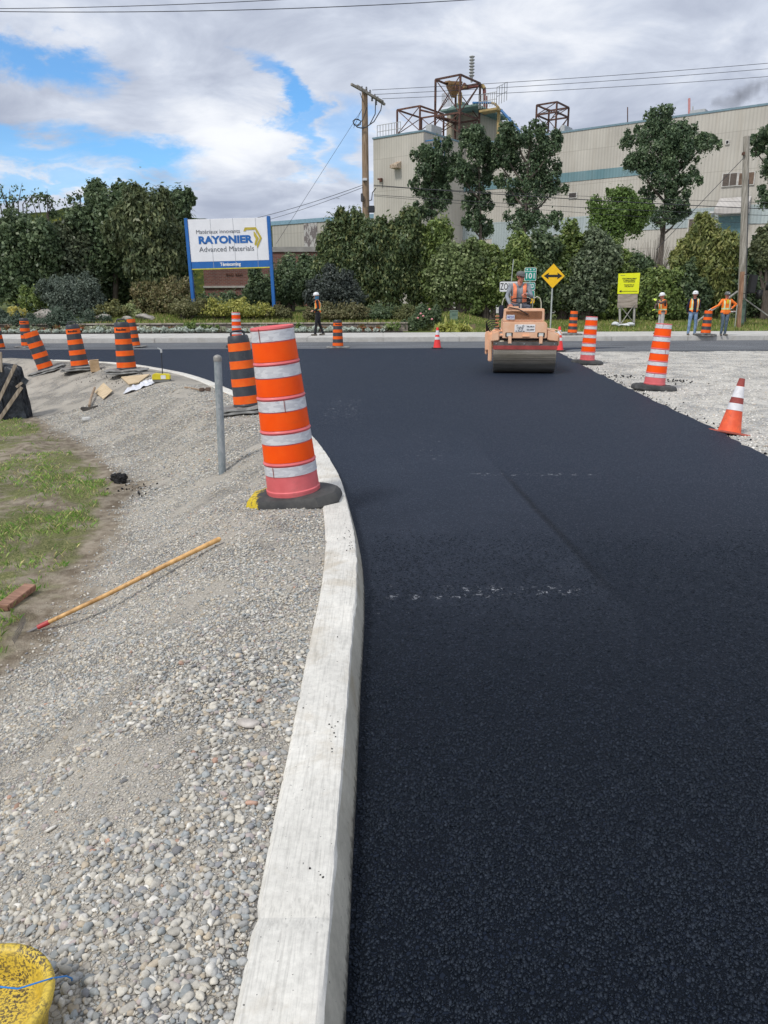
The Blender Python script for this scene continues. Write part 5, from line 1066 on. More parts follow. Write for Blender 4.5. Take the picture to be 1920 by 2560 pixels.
# driver
h = rl(1304, 694, 1.45); dx0 = rl(1303, 770, 1.45).x
j = J(sit=1, pelvis=(0, .06, 1.31 - 1.1), waist=(0, .04, .36), chest=(0, 0, .55), neck=(0, -.02, .745), head=(.015, -.05, .875), face=(.35, -1, -.05), shL=(-.20, 0, .68), shR=(.20, 0, .68), elL=(-.30, -.10, .44), elR=(.27, -.16, .45), wrL=(-.27, -.42, .27), wrR=(.11, -.38, .50), handL=(.1, -1, -.25), handR=(-.8, -.5, .05), palmL=(0, -.2, -1), palmR=(0, -.2, -1), curlL=.5, curlR=.55,
      hipL=(-.1, .02, .19), hipR=(.1, .02, .19), knL=(-.15, -.42, .20), knR=(.15, -.42, .20), anL=(-.15, -.55, -.10), anR=(.15, -.55, -.10), toeL=(-.16, -.7, -.13), toeR=(.16, -.7, -.13), thumbL=-1, thumbR=-1)
SH = 1.0
person('driver in grey sweatshirt, cap, sunglasses and coral vest sitting on the orange road roller', (ROL[0] + h.x * math.cos(RYAW) - 1.42 * math.sin(RYAW) - .045, ROL[1] + 1.42 * math.cos(RYAW) + h.x * math.sin(RYAW), h.z - .875), j, dict(skin=SKINR, top=GREYS, legs=M('grey_work_trousers', (.09, .10, .13), .85), shoes=BOOT, hat=CAPM), vest=dict(mat=HVP, lime=HVP, silver=HVP, open=.075, bands=False, arm=.155, off=.02), hat='cap', glasses=True, vox=.008)
# ---------------- sign of the plant ----------------
BLUE = M('sign_blue', (.015, .13, .42), .45, .08, 3); WSG = M('sign_white_panel', (.80, .81, .84), .4, .04, 2); YEL = M('sign_yellow_line', (.62, .58, .06), .5); GRYL = M('sign_grey_text', (.13, .14, .16), .5); GOLD = M('sign_gold', (.50, .40, .05), .5); WTX = M('white_text', (.8, .8, .8), .5); SEAMG = M('panel_seam', (.35, .37, .4), .6)
YS = 39.0; tl, tr = P(467, 548, YS), P(678, 544, YS); bl, br_ = P(480, 673, YS), P(682, 671, YS)
cx = (tl.x + tr.x) / 2; wS = 4.02; zt = (tl.z + tr.z) / 2; zbm = (bl.z + br_.z) / 2; 
t = thing('company_sign', 'large white and blue company board on two blue posts above yellow shrubs', 'sign', (cx, YS, .8), (0, R_(-1.2), 0)); H0 = zt - .8; H1 = zbm - .8
MB().bb((-wS / 2 + .1, 0, H1 + .36), (wS / 2 - .1, .14, H0)).build('panel', WSG, t, bevel=.01)
MB().bb((-wS / 2 + .1, -.004, H1 + .05), (wS / 2 - .1, .14, H1 + .355)).build('blue_strip', BLUE, t); MB().bb((-wS / 2 + .1, -.004, H1), (wS / 2 - .1, .14, H1 + .047)).build('yellow_strip', YEL, t)
for sg in (-1, 1): MB().bb((sg * (wS / 2 - .02) - .075, -.04, -.6), (sg * (wS / 2 - .02) + .075, .2, H0 + .06)).build('post', BLUE, t, bevel=.008)
b = MB()
for k in (1, 2, 3): x = -wS / 2 + .1 + (wS - .2) * (k * .285 - .0); b.bb((x - .008, -.0062, H1 + .05), (x + .008, .0, H0))
b.build('panel_seam', SEAMG, t)
def sx(px): return (px - 262) / (918 - 262) * (wS - .3) - (wS - .3) / 2
def sz(py): return H0 - (py - 155) / (570 - 155) * (H0 - H1)
text('Matériaux innovants', .26, GRYL, t, (sx(508) - .02, -.012, sz(260)), width=sx(690) - sx(317))
text('RAYONIER', .46, BLUE, t, (sx(560), -.012, sz(330)), bold=.022, width=sx(790) - sx(326)); text('Advanced Materials', .33, GRYL, t, (sx(568), -.012, sz(405)), width=sx(800) - sx(330)); text('Témiscaming', .21, WTX, t, (sx(590), -.012, sz(532)), bold=.007, width=sx(680) - sx(503))
b = MB(); c_ = lambda x, y: (sx(x), sz(y))
b.prism([c_(722, 262), c_(740, 262), c_(746, 252), c_(822, 252), c_(857, 322), c_(826, 382), c_(833, 405), c_(875, 320), c_(830, 232), c_(735, 232)], -.02, -.008)
b.prism([c_(808, 268), c_(808, 300), c_(822, 328), c_(808, 372), c_(818, 384), c_(848, 322), c_(815, 268)], -.02, -.008); b.build('emblem', GOLD, t)
# ---------------- road signs ----------------
SGR = M('sign_green', (.004, .27, .20), .4, .05); SWH = M('sign_white', (.72, .73, .74), .4, .05); SYE = M('sign_yellow', (.85, .50, .005), .4, .05); SBK = M('sign_black', (.012, .012, .012), .5); SPOST = M('sign_post', (.42, .45, .43), .6, .15, 6, metal=.3)
def roundrect(w, h, r, n=5):
    o = []
    for (cx_, cy_, a0) in ((w / 2 - r, h / 2 - r, 0), (-w / 2 + r, h / 2 - r, 90), (-w / 2 + r, -h / 2 + r, 180), (w / 2 - r, -h / 2 + r, 270)):
        for k in range(n): a = R_(a0 + 90 * k / (n - 1)); o.append((cx_ + r * math.cos(a), cy_ + r * math.sin(a)))
    return o
YR = 36.2
def plate(t, px0, py0, px1, py1, Y, base, mats, name, r=.03, y=0):
    a, c = P(px0, py0, Y) - base, P(px1, py1, Y) - base; w, h = c.x - a.x, a.z - c.z; cx_, cz_ = (a.x + c.x) / 2, (a.z + c.z) / 2
    o = MB().prism([(cx_ + u, cz_ + v) for u, v in roundrect(w, h, r)], y, y + .01).build(name, mats[0], t)
    if len(mats) > 1: MB().prism([(cx_ + u, cz_ + v) for u, v in roundrect(w - .04, h - .04, r)], y - .004, y + .004).build('face', mats[1], o)
    return o, cx_, cz_, w, h
g = P(1326, 820, YR); g.z = gzf(g.x, YR); t = thing('route_sign', 'green route 101 shield over NORD and arrow plates behind the roller driver', 'road sign', g)
o, x, z, w, h = plate(t, 1312, 669, 1340, 702.5, YR, g, (SWH, SGR), 'route_shield', .06); MB().bb((x - w / 2 + .02, -.006, z + h * .19), (x + w / 2 - .02, -.0045, z + h * .225)).build('line', SWH, o); text('101', .34, SWH, o, (x, -.007, z - h * .13), bold=.006, width=w * .72)
MB().prism([(x - .05, z - h / 2), (x + .05, z - h / 2), (x, z - h / 2 - .06)], 0, .01).build('shield_tip', SGR, o)
b = MB()
for k in (-1, 0, 1): cx_ = x + k * w * .28; cz_ = z + h * .355; b.prism([(cx_, cz_ + .05), (cx_ + .02, cz_ + .012), (cx_ + .048, cz_), (cx_ + .02, cz_ - .012), (cx_, cz_ - .05), (cx_ - .02, cz_ - .012), (cx_ - .048, cz_), (cx_ - .02, cz_ + .012)], -.008, -.0045)
b.build('fleur_de_lis', SWH, o)
o, x, z, w, h = plate(t, 1307, 706, 1337.5, 725, YR, g, (SWH, SGR), 'direction_plate', .05); text('NORD', .25, SWH, o, (x, -.007, z), bold=.008, width=w * .78)
o, x, z, w, h = plate(t, 1306, 726, 1336, 744, YR, g, (SWH, SGR), 'arrow_plate', .05); MB().prism([(x - w * .35, z), (x - w * .12, z + .1), (x - w * .12, z + .035), (x + w * .3, z + .035), (x + w * .3, z - .035), (x - w * .12, z - .035), (x - w * .12, z - .1)], -.008, -.0045).build('arrow', SWH, o)
o, x, z, w, h = plate(t, 1322, 747, 1336, 758, YR, g, (SYE,), 'yellow_tab', .04); MB().tube([(0, .03, -.2), (P(1324, 700, YR).x - g.x, .03, P(1324, 680, YR).z - g.z)], .03, 10).build('post', SPOST, t, True)
g = P(1276, 815, 36.6); g.z = gzf(g.x, 36.6); t = thing('zone_sign', 'white rectangular ZONE sign left of the roller driver', 'road sign', g)
o, x, z, w, h = plate(t, 1249, 703, 1306, 730, 36.6, g, (SBK, SWH), 'panel', .05); text('ZONE', .42, SBK, o, (x - w * .5 + .38, -.007, z - .01), bold=.003, width=.68)
tt = P(1284, 648, 36.6) - g; b0 = P(1277, 720, 36.6) - g; b = MB(); b.bar((0, .04, -.2), (b0.x, .04, b0.z), .06, .03); b.bar((b0.x, .04, b0.z), (tt.x, .04, tt.z), .06, .03); b.build('post', SPOST, t)
g = P(1376, 823, 35.3); g.z = SWZ; c0 = P(1382.5, 690, 35.3) - g; t = thing('double_arrow_sign', 'yellow diamond sign with black double headed arrow on a thin pale post', 'road sign', g)
R0 = (P(1413, 690, 35.3) - P(1352, 690, 35.3)).x / 2
MB().prism([(c0.x + R0, c0.z), (c0.x, c0.z + R0 * 1.02), (c0.x - R0, c0.z), (c0.x, c0.z - R0 * 1.02)], 0, .012).build('border', SBK, t); bo = bpy.data.objects['border']
k = R0 * .965; MB().prism([(c0.x + k, c0.z), (c0.x, c0.z + k), (c0.x - k, c0.z), (c0.x, c0.z - k)], -.005, .004).build('face', SYE, t)
s = R0 / 1.0; A_ = [(-.76, 0), (-.34, .27), (-.38, .10), (.38, .10), (.34, .27), (.76, 0), (.34, -.27), (.38, -.10), (-.38, -.10), (-.34, -.27)]; MB().prism([(c0.x + u * s, c0.z + v * s) for u, v in A_], -.009, -.0055).build('arrow', SBK, t)
MB().tube([(0, .03, -.1), (c0.x * .93, .03, c0.z - R0 * .3)], .035, 10).build('post', SPOST, t, True)
# temporary yellow sign on a wooden stand
YT = 37.0; g = P(1569, 827, YT); g.z = gzf(g.x, YT) - .02; t = thing('registration_sign', 'bright yellow notice board with left arrow on plywood and grey wooden X braced stand', 'sign', g)
NY = M('neon_yellow', (.80, .84, .01), .5, .03); PW = M('weathered_plywood', (.28, .235, .19), .85, .2, 5, (.38, .33, .28), stretch=(.5, 2, 3)); GW = M('grey_lumber', (.28, .27, .25), .85, .2, 6, (.36, .35, .32), stretch=(3, 3, .5))
q = [P(1546, 684, YT) - g, P(1600, 682, YT) - g, P(1596, 734, YT) - g, P(1543, 735, YT) - g]; b = MB(); b.prism([(v.x, v.z) for v in q], -.03, -.015); pn = b.build('panel', NY, t)
mid = (q[0] + q[1] + q[2] + q[3]) / 4; wq = (q[1] - q[0]).x; hq = q[0].z - q[3].z
for (s_, yy, wd) in (("ZONE D'EMBARQUEMENT", .24, .68), ("ET DEBARQUEMENT", .16, .56), ("POUR REMORQUES", .08, .53), ("TRAILER PICK UP", -.07, .47), ("AND DROP OFF", -.15, .42)): text(s_, .07, SBK, pn, (mid.x + .02, -.034, mid.z + yy * hq), bold=.002, width=wd * wq)
text("Rayonier", .06, GRYL, pn, (mid.x - .30 * wq, -.034, mid.z + .40 * hq), width=.22 * wq)
z = mid.z - .38 * hq; b = MB(); b.prism([(mid.x - .43 * wq, z), (mid.x - .31 * wq, z + .055), (mid.x - .31 * wq, z - .055)], -.036, -.031); b.bb((mid.x - .31 * wq, -.036, z - .010), (mid.x + .42 * wq, -.031, z + .010)); b.build('arrow', SBK, pn)
q2 = [P(1545, 735, YT) - g, P(1594, 735, YT) - g, P(1593, 769, YT) - g, P(1543, 769, YT) - g]; MB().prism([(v.x, v.z - .002) for v in q2], -.015, .005).build('plywood', PW, t)
l0, l1 = P(1549, 745, YT) - g, P(1587, 745, YT) - g; bx0, bx1 = P(1551, 824, YT) - g, P(1585, 824, YT) - g
for a, c in ((l0, bx0), (l1, bx1)): MB().bar((a.x, .05, a.z), (c.x, .05, -.1), .06, .09).build('leg', GW, t)
for a, c in (((bx0.x, .0, .12), (l1.x, 0, 1.0)), ((bx1.x, .02, .12), (l0.x, .02, 1.0))): MB().bar(a, c, .09, .02).build('brace', GW, t)
SB = M('white_sandbag', (.62, .64, .66), .8, .12, 6)
for i, (px, lab) in enumerate(((1540, 'dirty white sandbag slumped beside the left leg of the yellow notice stand'), (1558, 'white sandbag lying flat between the legs of the yellow notice stand'), (1576, 'white sandbag against the right leg of the yellow notice stand'))):
    q = P(px, 822, 36.7); lump('sandbag', (q.x, 36.75, gzf(q.x, 36.75) + (.12 if i != 1 else .08)), ((.42, .3, .26), (.62, .35, .18), (.45, .3, .26))[i], SB, 20 + i, lab, 'sandbag', 3, .12)['group'] = 'sandbags under the notice stand'
# ---------------- utility poles, wires ----------------
def mat_pole():
    t = NT('pole_wood', .9, 0, .2); v = t.co((3, 3, .22)); n = t.noise(5, 8, .7, v); c = t.ramp(n, [(.3, (.13, .085, .05)), (.5, (.29, .21, .14)), (.7, (.40, .32, .24))]); return t.done(c, None, t.bump(n, .4, .02))
PWD = mat_pole(); PWG = M('grey_pole_wood', (.24, .22, .18), .9, .25, 5, (.33, .31, .27), .3, 30, stretch=(3, 3, .3)); WIRE = M('cable_black', (.03, .033, .04), .6); INS = M('insulator_grey', (.22, .23, .25), .4)
YP_ = 47.0; a, c = P(916, 640, YP_), P(911.5, 226, YP_); g = Vector((a.x, YP_, .5)); t = thing('utility_pole', 'tall brown wooden utility pole with double crossarm left of the factory', 'utility pole', g)
top = c - g; MB().tube([(0, 0, -.6), (top.x * .5, 0, top.z * .5), (top.x, 0, top.z)], [.235, .205, .165], 16).build('pole', PWD, t, True)
for dy, p0, p1 in ((-.2, (880, 224), (958, 247)), (.2, (893, 223), (962, 249))):
    a_, b_ = P(*p0, YP_) - g, P(*p1, YP_) - g; ex = MB(); ex.bar((a_.x, dy - .9, a_.z), (b_.x, dy + .9, b_.z), .12, .12); ex.build('crossarm', PWG, t, bevel=.01)
for (px, py) in ((925, 227), (937, 234), (944, 238), (955, 244), (930, 243), (916, 222), (905, 224), (940, 250)):
    q = P(px, py, YP_) - g; MB().lathe([(.03, -.12), (.07, -.08), (.03, -.04), (.08, 0), (.03, .04), (.06, .08), (.02, .12)], 10, c=(q.x, (px - 915) / 40, q.z)).build('insulator', INS, t, True)
def cur(pts): return [P(x, y, YP_ - .3) - g for x, y in pts]
for pts, r in (((( 939, 250), (938, 285), (924, 312), (908, 321), (893, 318), (884, 308), (886, 299), (895, 298), (902, 303), (901, 311), (891, 316)), .03), (((956, 252), (952, 275), (935, 304), (915, 318), (900, 320)), .03), (((917, 268), (908, 298), (895, 312), (885, 313), (882, 303), (889, 297), (899, 301)), .025), (((940, 470), (931, 482), (929, 500), (922, 502)), .03), (((900, 232), (908, 255)), .02), (((884, 430 - 110), (905, 272)), .012)):
    MB().tube(cur(pts), r, 6).build('cable_loop', WIRE, t, True)
q = P(929, 523, YP_ - .35) - g; MB().box(q, (.36, .3, .36)).build('transformer_box', M('dark_box', (.025, .03, .04), .5), t, bevel=.03); q = P(905, 494, YP_ - .3) - g; MB().box(q, (.14, .2, .45)).build('junction_box', M('grey_box', (.08, .08, .085), .5), t, bevel=.03)
q = P(912, 449, YP_ - .25) - g; MB().box(q, (.26, .25, .14)).build('lamp_bracket', M('pale_bracket', (.6, .6, .6), .4), t, bevel=.02)
YQ = 38.2; a, c = P(1851, 828, YQ), P(1866.5, 341, YQ); g = Vector((a.x, YQ, .35)); t = thing('utility_pole', 'weathered grey wooden pole with a black conduit near the right edge', 'utility pole', g); tp = c - g
MB().tube([(0, 0, -.4), (tp.x * .5, 0, tp.z * .5), (tp.x, 0, tp.z)], [.185, .16, .14], 14).build('pole', PWG, t, True); MB().tube([(.14, -.12, 0), (tp.x * .5 + .12, -.1, tp.z * .5), (tp.x * .8 + .12, -.1, tp.z * .78)], .028, 6).build('conduit', WIRE, t, True)
q = P(1857, 385, YQ) - g; MB().box((q.x - .02, -.1, q.z), (.06, .2, .12)).build('bracket', M('rust', (.12, .06, .04), .8), t)
def wire(a, b, sag, r, label, n=14):
    b_ = MB(); b_.tube([a.lerp(b, k / n) - Vector((0, 0, sag * 4 * (k / n) * (1 - k / n))) for k in range(n + 1)], r, 5); return tag(b_.build('overhead_wire', WIRE, None, True), label, 'wire', 'overhead wires')
wire(P(930, 225, 46), P(1990, 152, 46), .1, .013, 'topmost thin wire running right from the tall brown pole past the tower'); wire(P(940, 236, 47), P(1990, 166, 47), .1, .013, 'middle of three thin wires running right from the brown pole top'); wire(P(955, 247, 48), P(1990, 186, 48), .1, .013, 'lowest of the three thin wires from the brown pole crossarm')
wire(P(934, 463, 46.8), P(1960, 524, 44), .1, .022, 'thick black cable sagging from the brown pole across the factory wall'); wire(P(934, 466, 46.8), P(1960, 508, 44), .06, .010, 'thin cable just above the thick black one across the factory'); wire(P(934, 490, 46.8), P(1960, 563, 44), .1, .010, 'lowest cable crossing in front of the pale blue factory band'); wire(P(934, 487, 46.8), P(1960, 540, 44), .1, .014, 'second lowest cable crossing in front of the factory wall')
wire(P(906, 463, 46.8), P(640, 545, 60), .1, .016, 'upper of two cables running left from the pole towards the hills'); wire(P(906, 469, 46.8), P(650, 555, 60), .1, .014, 'lower of two cables running left from the pole towards the hills'); wire(P(904, 275, 46.8), P(690, 610, 44), .0, .010, 'straight guy wire dropping steeply left from the brown pole')
wire(P(1858, 396, 38), P(1640, 625, 38.6), 0, .014, 'pale guy wire slanting down left from the grey pole')
wire(P(-60, 28, 22), P(1230, -4, 22), .12, .010, 'upper dark overhead cable across the top left of the sky'); wire(P(-60, 22, 22.5), P(760, -4, 22.5), .05, .009, 'thinner overhead cable leaving the top edge of the sky')
# right side: post, braces, signal, cabinet ------------------
YB = 36.3; g = P(1845, 831, YB); g.z = .17; t = thing('signal_post', 'brown square timber post carrying the black traffic signal at the right edge', 'post', g); a = P(1856, 679, YB) - g
MB().bar((0, 0, -.1), (a.x, 0, a.z), .15, .15).build('timber', M('brown_timber', (.24, .13, .075), .85, .2, 5, (.32, .19, .12), stretch=(3, 3, .4)), t, bevel=.006); MB().bar((-.18, .0, 0), (P(1843, 760, YB).x - g.x, 0, P(1843, 760, YB).z - g.z), .03, .03).build('conduit', SPOST, t)
b = MB(); 
for (p0, p1) in (((1856, 686), (1880, 686)), ((1853, 734), (1878, 734))): b.bar(P(*p0, YB) - g, P(*p1, YB) - g, .035, .035)
b.build('mounting_arm', BLK, t)
g2 = P(1883, 733, YB); t = thing('traffic_signal', 'black two lamp traffic signal head seen from the side on the brown post', 'traffic signal', g2, (0, R_(4), 0)); hS = P(1883, 688, YB).z - g2.z
MB().bb((-.27, -.16, 0), (.02, .16, hS)).build('housing', BLK, t, bevel=.02)
for k in (0, 1):
    z0_ = hS * (.02 + .5 * k); b = MB(); n = 14; vs = []
    for x in (0.02, .42):
        for m in range(n): aa = R_(-10 + 200 * m / (n - 1)); vs.append((x, .17 * math.cos(aa) * (1 - .1 * (x > .1)), z0_ + hS * .24 + .2 * math.sin(aa) * (1 if x < .1 else .95)))
    b.add(vs, [(m, m + 1, n + m + 1, n + m) for m in range(n - 1)]); o = b.build('visor', BLK, t, True); m_ = o.modifiers.new('s', 'SOLIDIFY'); m_.thickness = .012
    MB().lathe([(.01, 0), (.13, .0), (.14, .03)], 16).build('lens', M('dark_red_lens', (.12, .035, .03), .3), t); o = KIDS(t)[-1]; o.rotation_euler = (0, R_(90), 0); o.location = (.03, 0, z0_ + hS * .22)
GG = M('utility_green', (.15, .23, .175), .6, .12, 3, (.19, .27, .21), dirt=.3)
def cab(px0, px1, py0, py1, Y, label):
    a, c = P(px0, py1, Y), P(px1, py0, Y); g = Vector(((a.x + c.x) / 2, Y, a.z)); t = thing('utility_cabinet', label, 'utility cabinet', g, group='green utility cabinets'); w = c.x - a.x; h = c.z - a.z
    MB().bb((-w / 2, 0, -.3), (w / 2, .35, h - .06)).build('cabinet_body', GG, t, bevel=.015); MB().bb((-w / 2 - .02, -.02, h - .06), (w / 2 + .02, .37, h)).build('lid', GG, t, bevel=.015); MB().bb((-w / 2 + .03, -.008, h * .42), (w / 2 - .03, .002, h * .43)).build('seam', M('green_seam', (.06, .11, .08), .7), t)
    MB().bb((-w * .28, -.012, h * .7), (w * .28, -.002, h * .82)).build('placard', M('cab_plate', (.10, .17, .13), .6), t)
cab(1125, 1145, 776, 816, 37.6, 'low green utility cabinet beside the yellow hosta left of the roller'); cab(1848, 1867, 749, 820, 37.0, 'tall pale green utility cabinet behind the brown timber post')
for (p0, p1, lab) in (((1844, 728), (1737, 808), 'grey timber brace sloping down left behind the worker in orange'), ((1846, 736), (1935, 800), 'grey timber brace sloping down right past the edge of the photo')):
    a, c = P(*p0, 36.9), P(*p1, 36.6); q = MB(); q.bar(a, c, .10, .05); tag(q.build('timber_brace', GW, bevel=.004), lab, 'brace')
a, c = P(1690, 815, 37.2), P(1756, 817, 37.2); q = MB(); q.bar(a, c, .25, .09); q.bar(a + Vector((.25, 0, -.12)), a + Vector((.25, 0, -.3)), .2, .06); q.bar(c + Vector((-.25, 0, -.12)), c + Vector((-.25, 0, -.3)), .2, .06); tag(q.build('low_bench', GW, bevel=.004), 'low grey plank bench behind the worker in the open vest', 'bench')
q = MB(); q.bar(P(1737, 834, 36.3), P(1742, 800, 36.3), .16, .10); tag(q.build('stub_post', GW, bevel=.01), 'short grey stub post between the worker and the drum', 'post')
# ---------------- low garden wall, boulders ----------------
SW_ = NT('garden_block', .9); br = SW_.node('ShaderNodeTexBrick', {'Vector': SW_.co((1, 1, 1), (R_(90), 0, 0)), 'Color1': (.24, .21, .17, 1), 'Color2': (.33, .29, .24, 1), 'Mortar': (.10, .09, .08, 1), 'Scale': 1.0, 'Brick Width': .42, 'Row Height': .13, 'Mortar Size': .012}); SW_ = SW_.done(SW_.mix(SW_.mr(SW_.noise(4, 7, .7), .4, .7), br.outputs[0], (.16, .13, .12)), None, SW_.bump(SW_.noise(30, 5), .4, .01))
t = thing('garden_wall', 'low block garden wall with pale coping behind the flower bed', 'wall', (0, 36.72, .1), group=None); xl, xr = P(-200, 820, 36.7).x, P(1020, 820, 36.7).x
MB().bb((xl, -.02, -.2), (xr, .12, .40)).build('wall', SW_, t); b = MB(); x = xl
while x < xr: b.bb((x + .006, -.07, .405), (min(x + .6, xr) - .006, .18, .475)); x += .6
b.build('coping', M('coping_stone', (.36, .32, .26), .9, .2, 3, (.42, .38, .32), dirt=.3), t, bevel=.012)
BOUL = M('boulder', (.22, .20, .175), .9, .3, 3, (.34, .315, .28), .7, 14)
for (px, py, w, h, lab) in ((255, 794, .95, .42, 'rounded brown grey boulder on the lawn behind the lettered drum'), (362, 790, 1.05, .42, 'smooth pale oval boulder on the lawn left of the company sign'), (318, 795, .6, .25, 'small flat stone between two larger boulders on the lawn'), (112, 784, 1.2, .8, 'large layered rock under the blue grey shrub'), (128, 795, 1.1, .5, 'low slab of rock at the foot of the layered rock')):
    Y = 38.2; c = P(px, py, Y); lump('boulder', (c.x, Y, gzf(c.x, Y) + h * .25), (w, w * .7, h), BOUL, int(px), lab, 'boulder', 4, .10)['group'] = 'garden boulders'
# ---------------- factory ----------------
FA = R_(-36.2); FO = P(1905, 750, 70); FO.z = 0
def fl(px, py, yo=0.0):
    d = ray(px, py); nx, ny = -math.sin(FA), math.cos(FA); t = (yo + FO.x * nx + FO.y * ny) / (d.x * nx + d.y * ny); X = d.x * t - FO.x; Y = d.y * t - FO.y
    return X * math.cos(FA) + Y * math.sin(FA), CAMH + d.z * t
def mat_clad(name, c1, c2, pitch=.3, rust=.25, vert=True):
    t = NT(name, .75, 0, .25); sp = t.node('ShaderNodeSeparateXYZ', {'Vector': t.tc.outputs['Object']}).outputs
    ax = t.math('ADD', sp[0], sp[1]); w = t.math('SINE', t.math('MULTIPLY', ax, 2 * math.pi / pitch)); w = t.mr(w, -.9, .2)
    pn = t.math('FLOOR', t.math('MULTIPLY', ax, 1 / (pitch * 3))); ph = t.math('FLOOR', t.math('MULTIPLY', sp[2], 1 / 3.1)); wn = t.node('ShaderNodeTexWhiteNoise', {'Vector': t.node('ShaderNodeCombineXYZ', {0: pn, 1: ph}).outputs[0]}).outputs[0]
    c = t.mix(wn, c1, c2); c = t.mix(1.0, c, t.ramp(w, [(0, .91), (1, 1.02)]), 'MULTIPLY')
    st = t.noise(1, 8, .7, t.co((1.6, 1.6, .10))); c = t.mix(t.math('MULTIPLY', t.mr(st, .5, .72), rust), c, (c1[0] * .62, c1[1] * .54, c1[2] * .44)); c = t.mix(1.0, c, t.ramp(t.noise(.25, 5, .6), [(.3, .88), (.7, 1.08)]), 'MULTIPLY')
    hs = t.math('ABSOLUTE', t.math('SUBTRACT', t.math('FRACT', t.math('MULTIPLY', sp[2], 1 / 3.1)), .5)); c = t.mix(t.math('MULTIPLY', t.mr(hs, .487, .497), .4), c, (c1[0] * .5, c1[1] * .48, c1[2] * .45))
    return t.done(c, None, t.bump(w, .3, .04))
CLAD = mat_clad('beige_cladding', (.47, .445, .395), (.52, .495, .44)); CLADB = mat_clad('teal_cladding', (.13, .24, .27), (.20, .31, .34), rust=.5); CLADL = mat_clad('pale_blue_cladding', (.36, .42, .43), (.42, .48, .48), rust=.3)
TRIM = M('roof_trim_blue', (.16, .25, .30), .6); WFR = M('window_frame', (.50, .49, .46), .7, .2); GLS = M('dark_glass', (.05, .04, .035), .25, .3, 3); LOUV = M('brown_louvre', (.10, .08, .065), .7, .3, 5, stretch=(1, 1, 6)); DARKO = M('dark_opening', (.02, .02, .022), .8); RUST = M('rusty_steel', (.09, .04, .03), .85, .35, 4, (.15, .07, .05)); BRED = M('dark_red_steel', (.075, .038, .034), .85, .4, 3, (.11, .055, .04))
ft = thing('factory', 'long beige corrugated factory hall with teal strip and pale blue band', 'factory', FO, (0, 0, FA))
def fb(x0, x1, z0, z1, y0, y1, mat, name, par=None, bevel=0): return MB().bb((x0, y0, z0), (x1, y1, z1)).build(name, mat, par or ft, bevel=bevel)
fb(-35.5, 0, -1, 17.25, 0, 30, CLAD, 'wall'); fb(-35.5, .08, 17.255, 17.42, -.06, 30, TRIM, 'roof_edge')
fb(-35.4, -9.5, 12.75, 13.6, -.05, .2, CLADB, 'teal_strip'); fb(-35.4, -.02, 7.85, 9.45, -.06, .2, CLADL, 'pale_blue_band')
fb(-27.2, -25.0, -.9, 9.4, -.09, .2, CLADL, 'pale_blue_panel')
def fwin(p0, p1, name='window', pane=GLS, bars=2):
    (x0, z1), (x1, z0) = fl(*p0), fl(*p1); o = fb(x0, x1, z0, z1, -.12, .2, WFR, name); w = (x1 - x0 - .12) / bars
    for k in range(bars): q = MB(); q.bb((x0 + .06 + w * k + .03, -.135, z0 + .07), (x0 + .06 + w * (k + 1) - .03, -.05, z1 - .07)); q.build('pane', pane, o)
fwin((1807, 434), (1843, 465), pane=LOUV); fwin((1847, 432), (1886, 462), pane=M('rusty_shutter', (.15, .10, .07), .8, .3, 4)); fwin((1422, 482), (1443, 495), bars=1); fwin((1814, 351), (1824, 361), bars=1, pane=DARKO); fwin((1722, 547), (1757, 612), 'door', LOUV, 2); fwin((1790, 570), (1816, 585), bars=1)
(xa_, za_), (xb_, zb_) = fl(1800, 497), fl(1870, 493); (xc_, zc_) = fl(1790, 530)
b = MB(); b.add([(xa_, -.1, 10.15), (xb_ + .3, -.1, 10.15), (xb_ + .3, -1.2, 9.2), (xa_ - .1, -1.2, 9.2), (xa_, -.1, 8.75), (xb_ + .3, -.1, 8.75), (xb_ + .3, -1.2, 8.75), (xa_ - .1, -1.2, 8.75)], [(0, 1, 2, 3), (3, 2, 6, 7), (0, 3, 7, 4), (1, 5, 6, 2), (4, 7, 6, 5)]); b.build('awning', mat_clad('awning_metal', (.46, .44, .42), (.52, .50, .48), .35), ft)
fb(xa_ + .1, xb_, 6.2, 8.6, -.15, .1, M('teal_door', (.10, .19, .21), .7, .2), 'bay_door')
# lamp heads on the facade
for (px, py) in ((1434, 556), (1783, 533), (1396, 466)):
    x, z = fl(px, py); o = MB(); o.box((x, -.35, z), (.35, .4, .22)); o.bar((x, -.3, z), (x, 0, z + .1), .06, .06); o.build('wall_lamp', M('pale_lamp', (.65, .66, .66), .4), ft, bevel=.03)
# taller block on the left
AY = -8.0; xL, _ = fl(933, 348, AY); xC, zC = fl(1059, 329, AY); zA = 17.45
fb(xL, xC, -1, zA, AY, 12, CLAD, 'corner_block'); fb(xL - .08, xC + .08, zA + .004, zA + .16, AY - .08, 12, TRIM, 'roof_edge'); fb(xL + .0, xC + .005, 5.9, 7.4, AY - .03, 11.9, CLADL, 'pale_blue_band'); 
(hx_, hz1), (hx2, hz0) = fl(988, 405, AY), fl(1003, 421, AY); b = MB(); b.add([(hx_ + .2, AY, hz1), (hx2, AY, hz1), (hx2, AY - .8, hz0 + .3), (hx_ - .1, AY - .8, hz0 + .3), (hx_ - .1, AY, hz0), (hx2, AY, hz0), (hx2, AY - .8, hz0), (hx_ - .1, AY - .8, hz0)], [(0, 1, 2, 3), (3, 2, 6, 7), (0, 3, 7, 4), (1, 5, 6, 2), (4, 7, 6, 5)]); b.build('vent_hood', M('rusted_hood', (.34, .22, .14), .8, .3, 5, (.42, .36, .28)), ft)
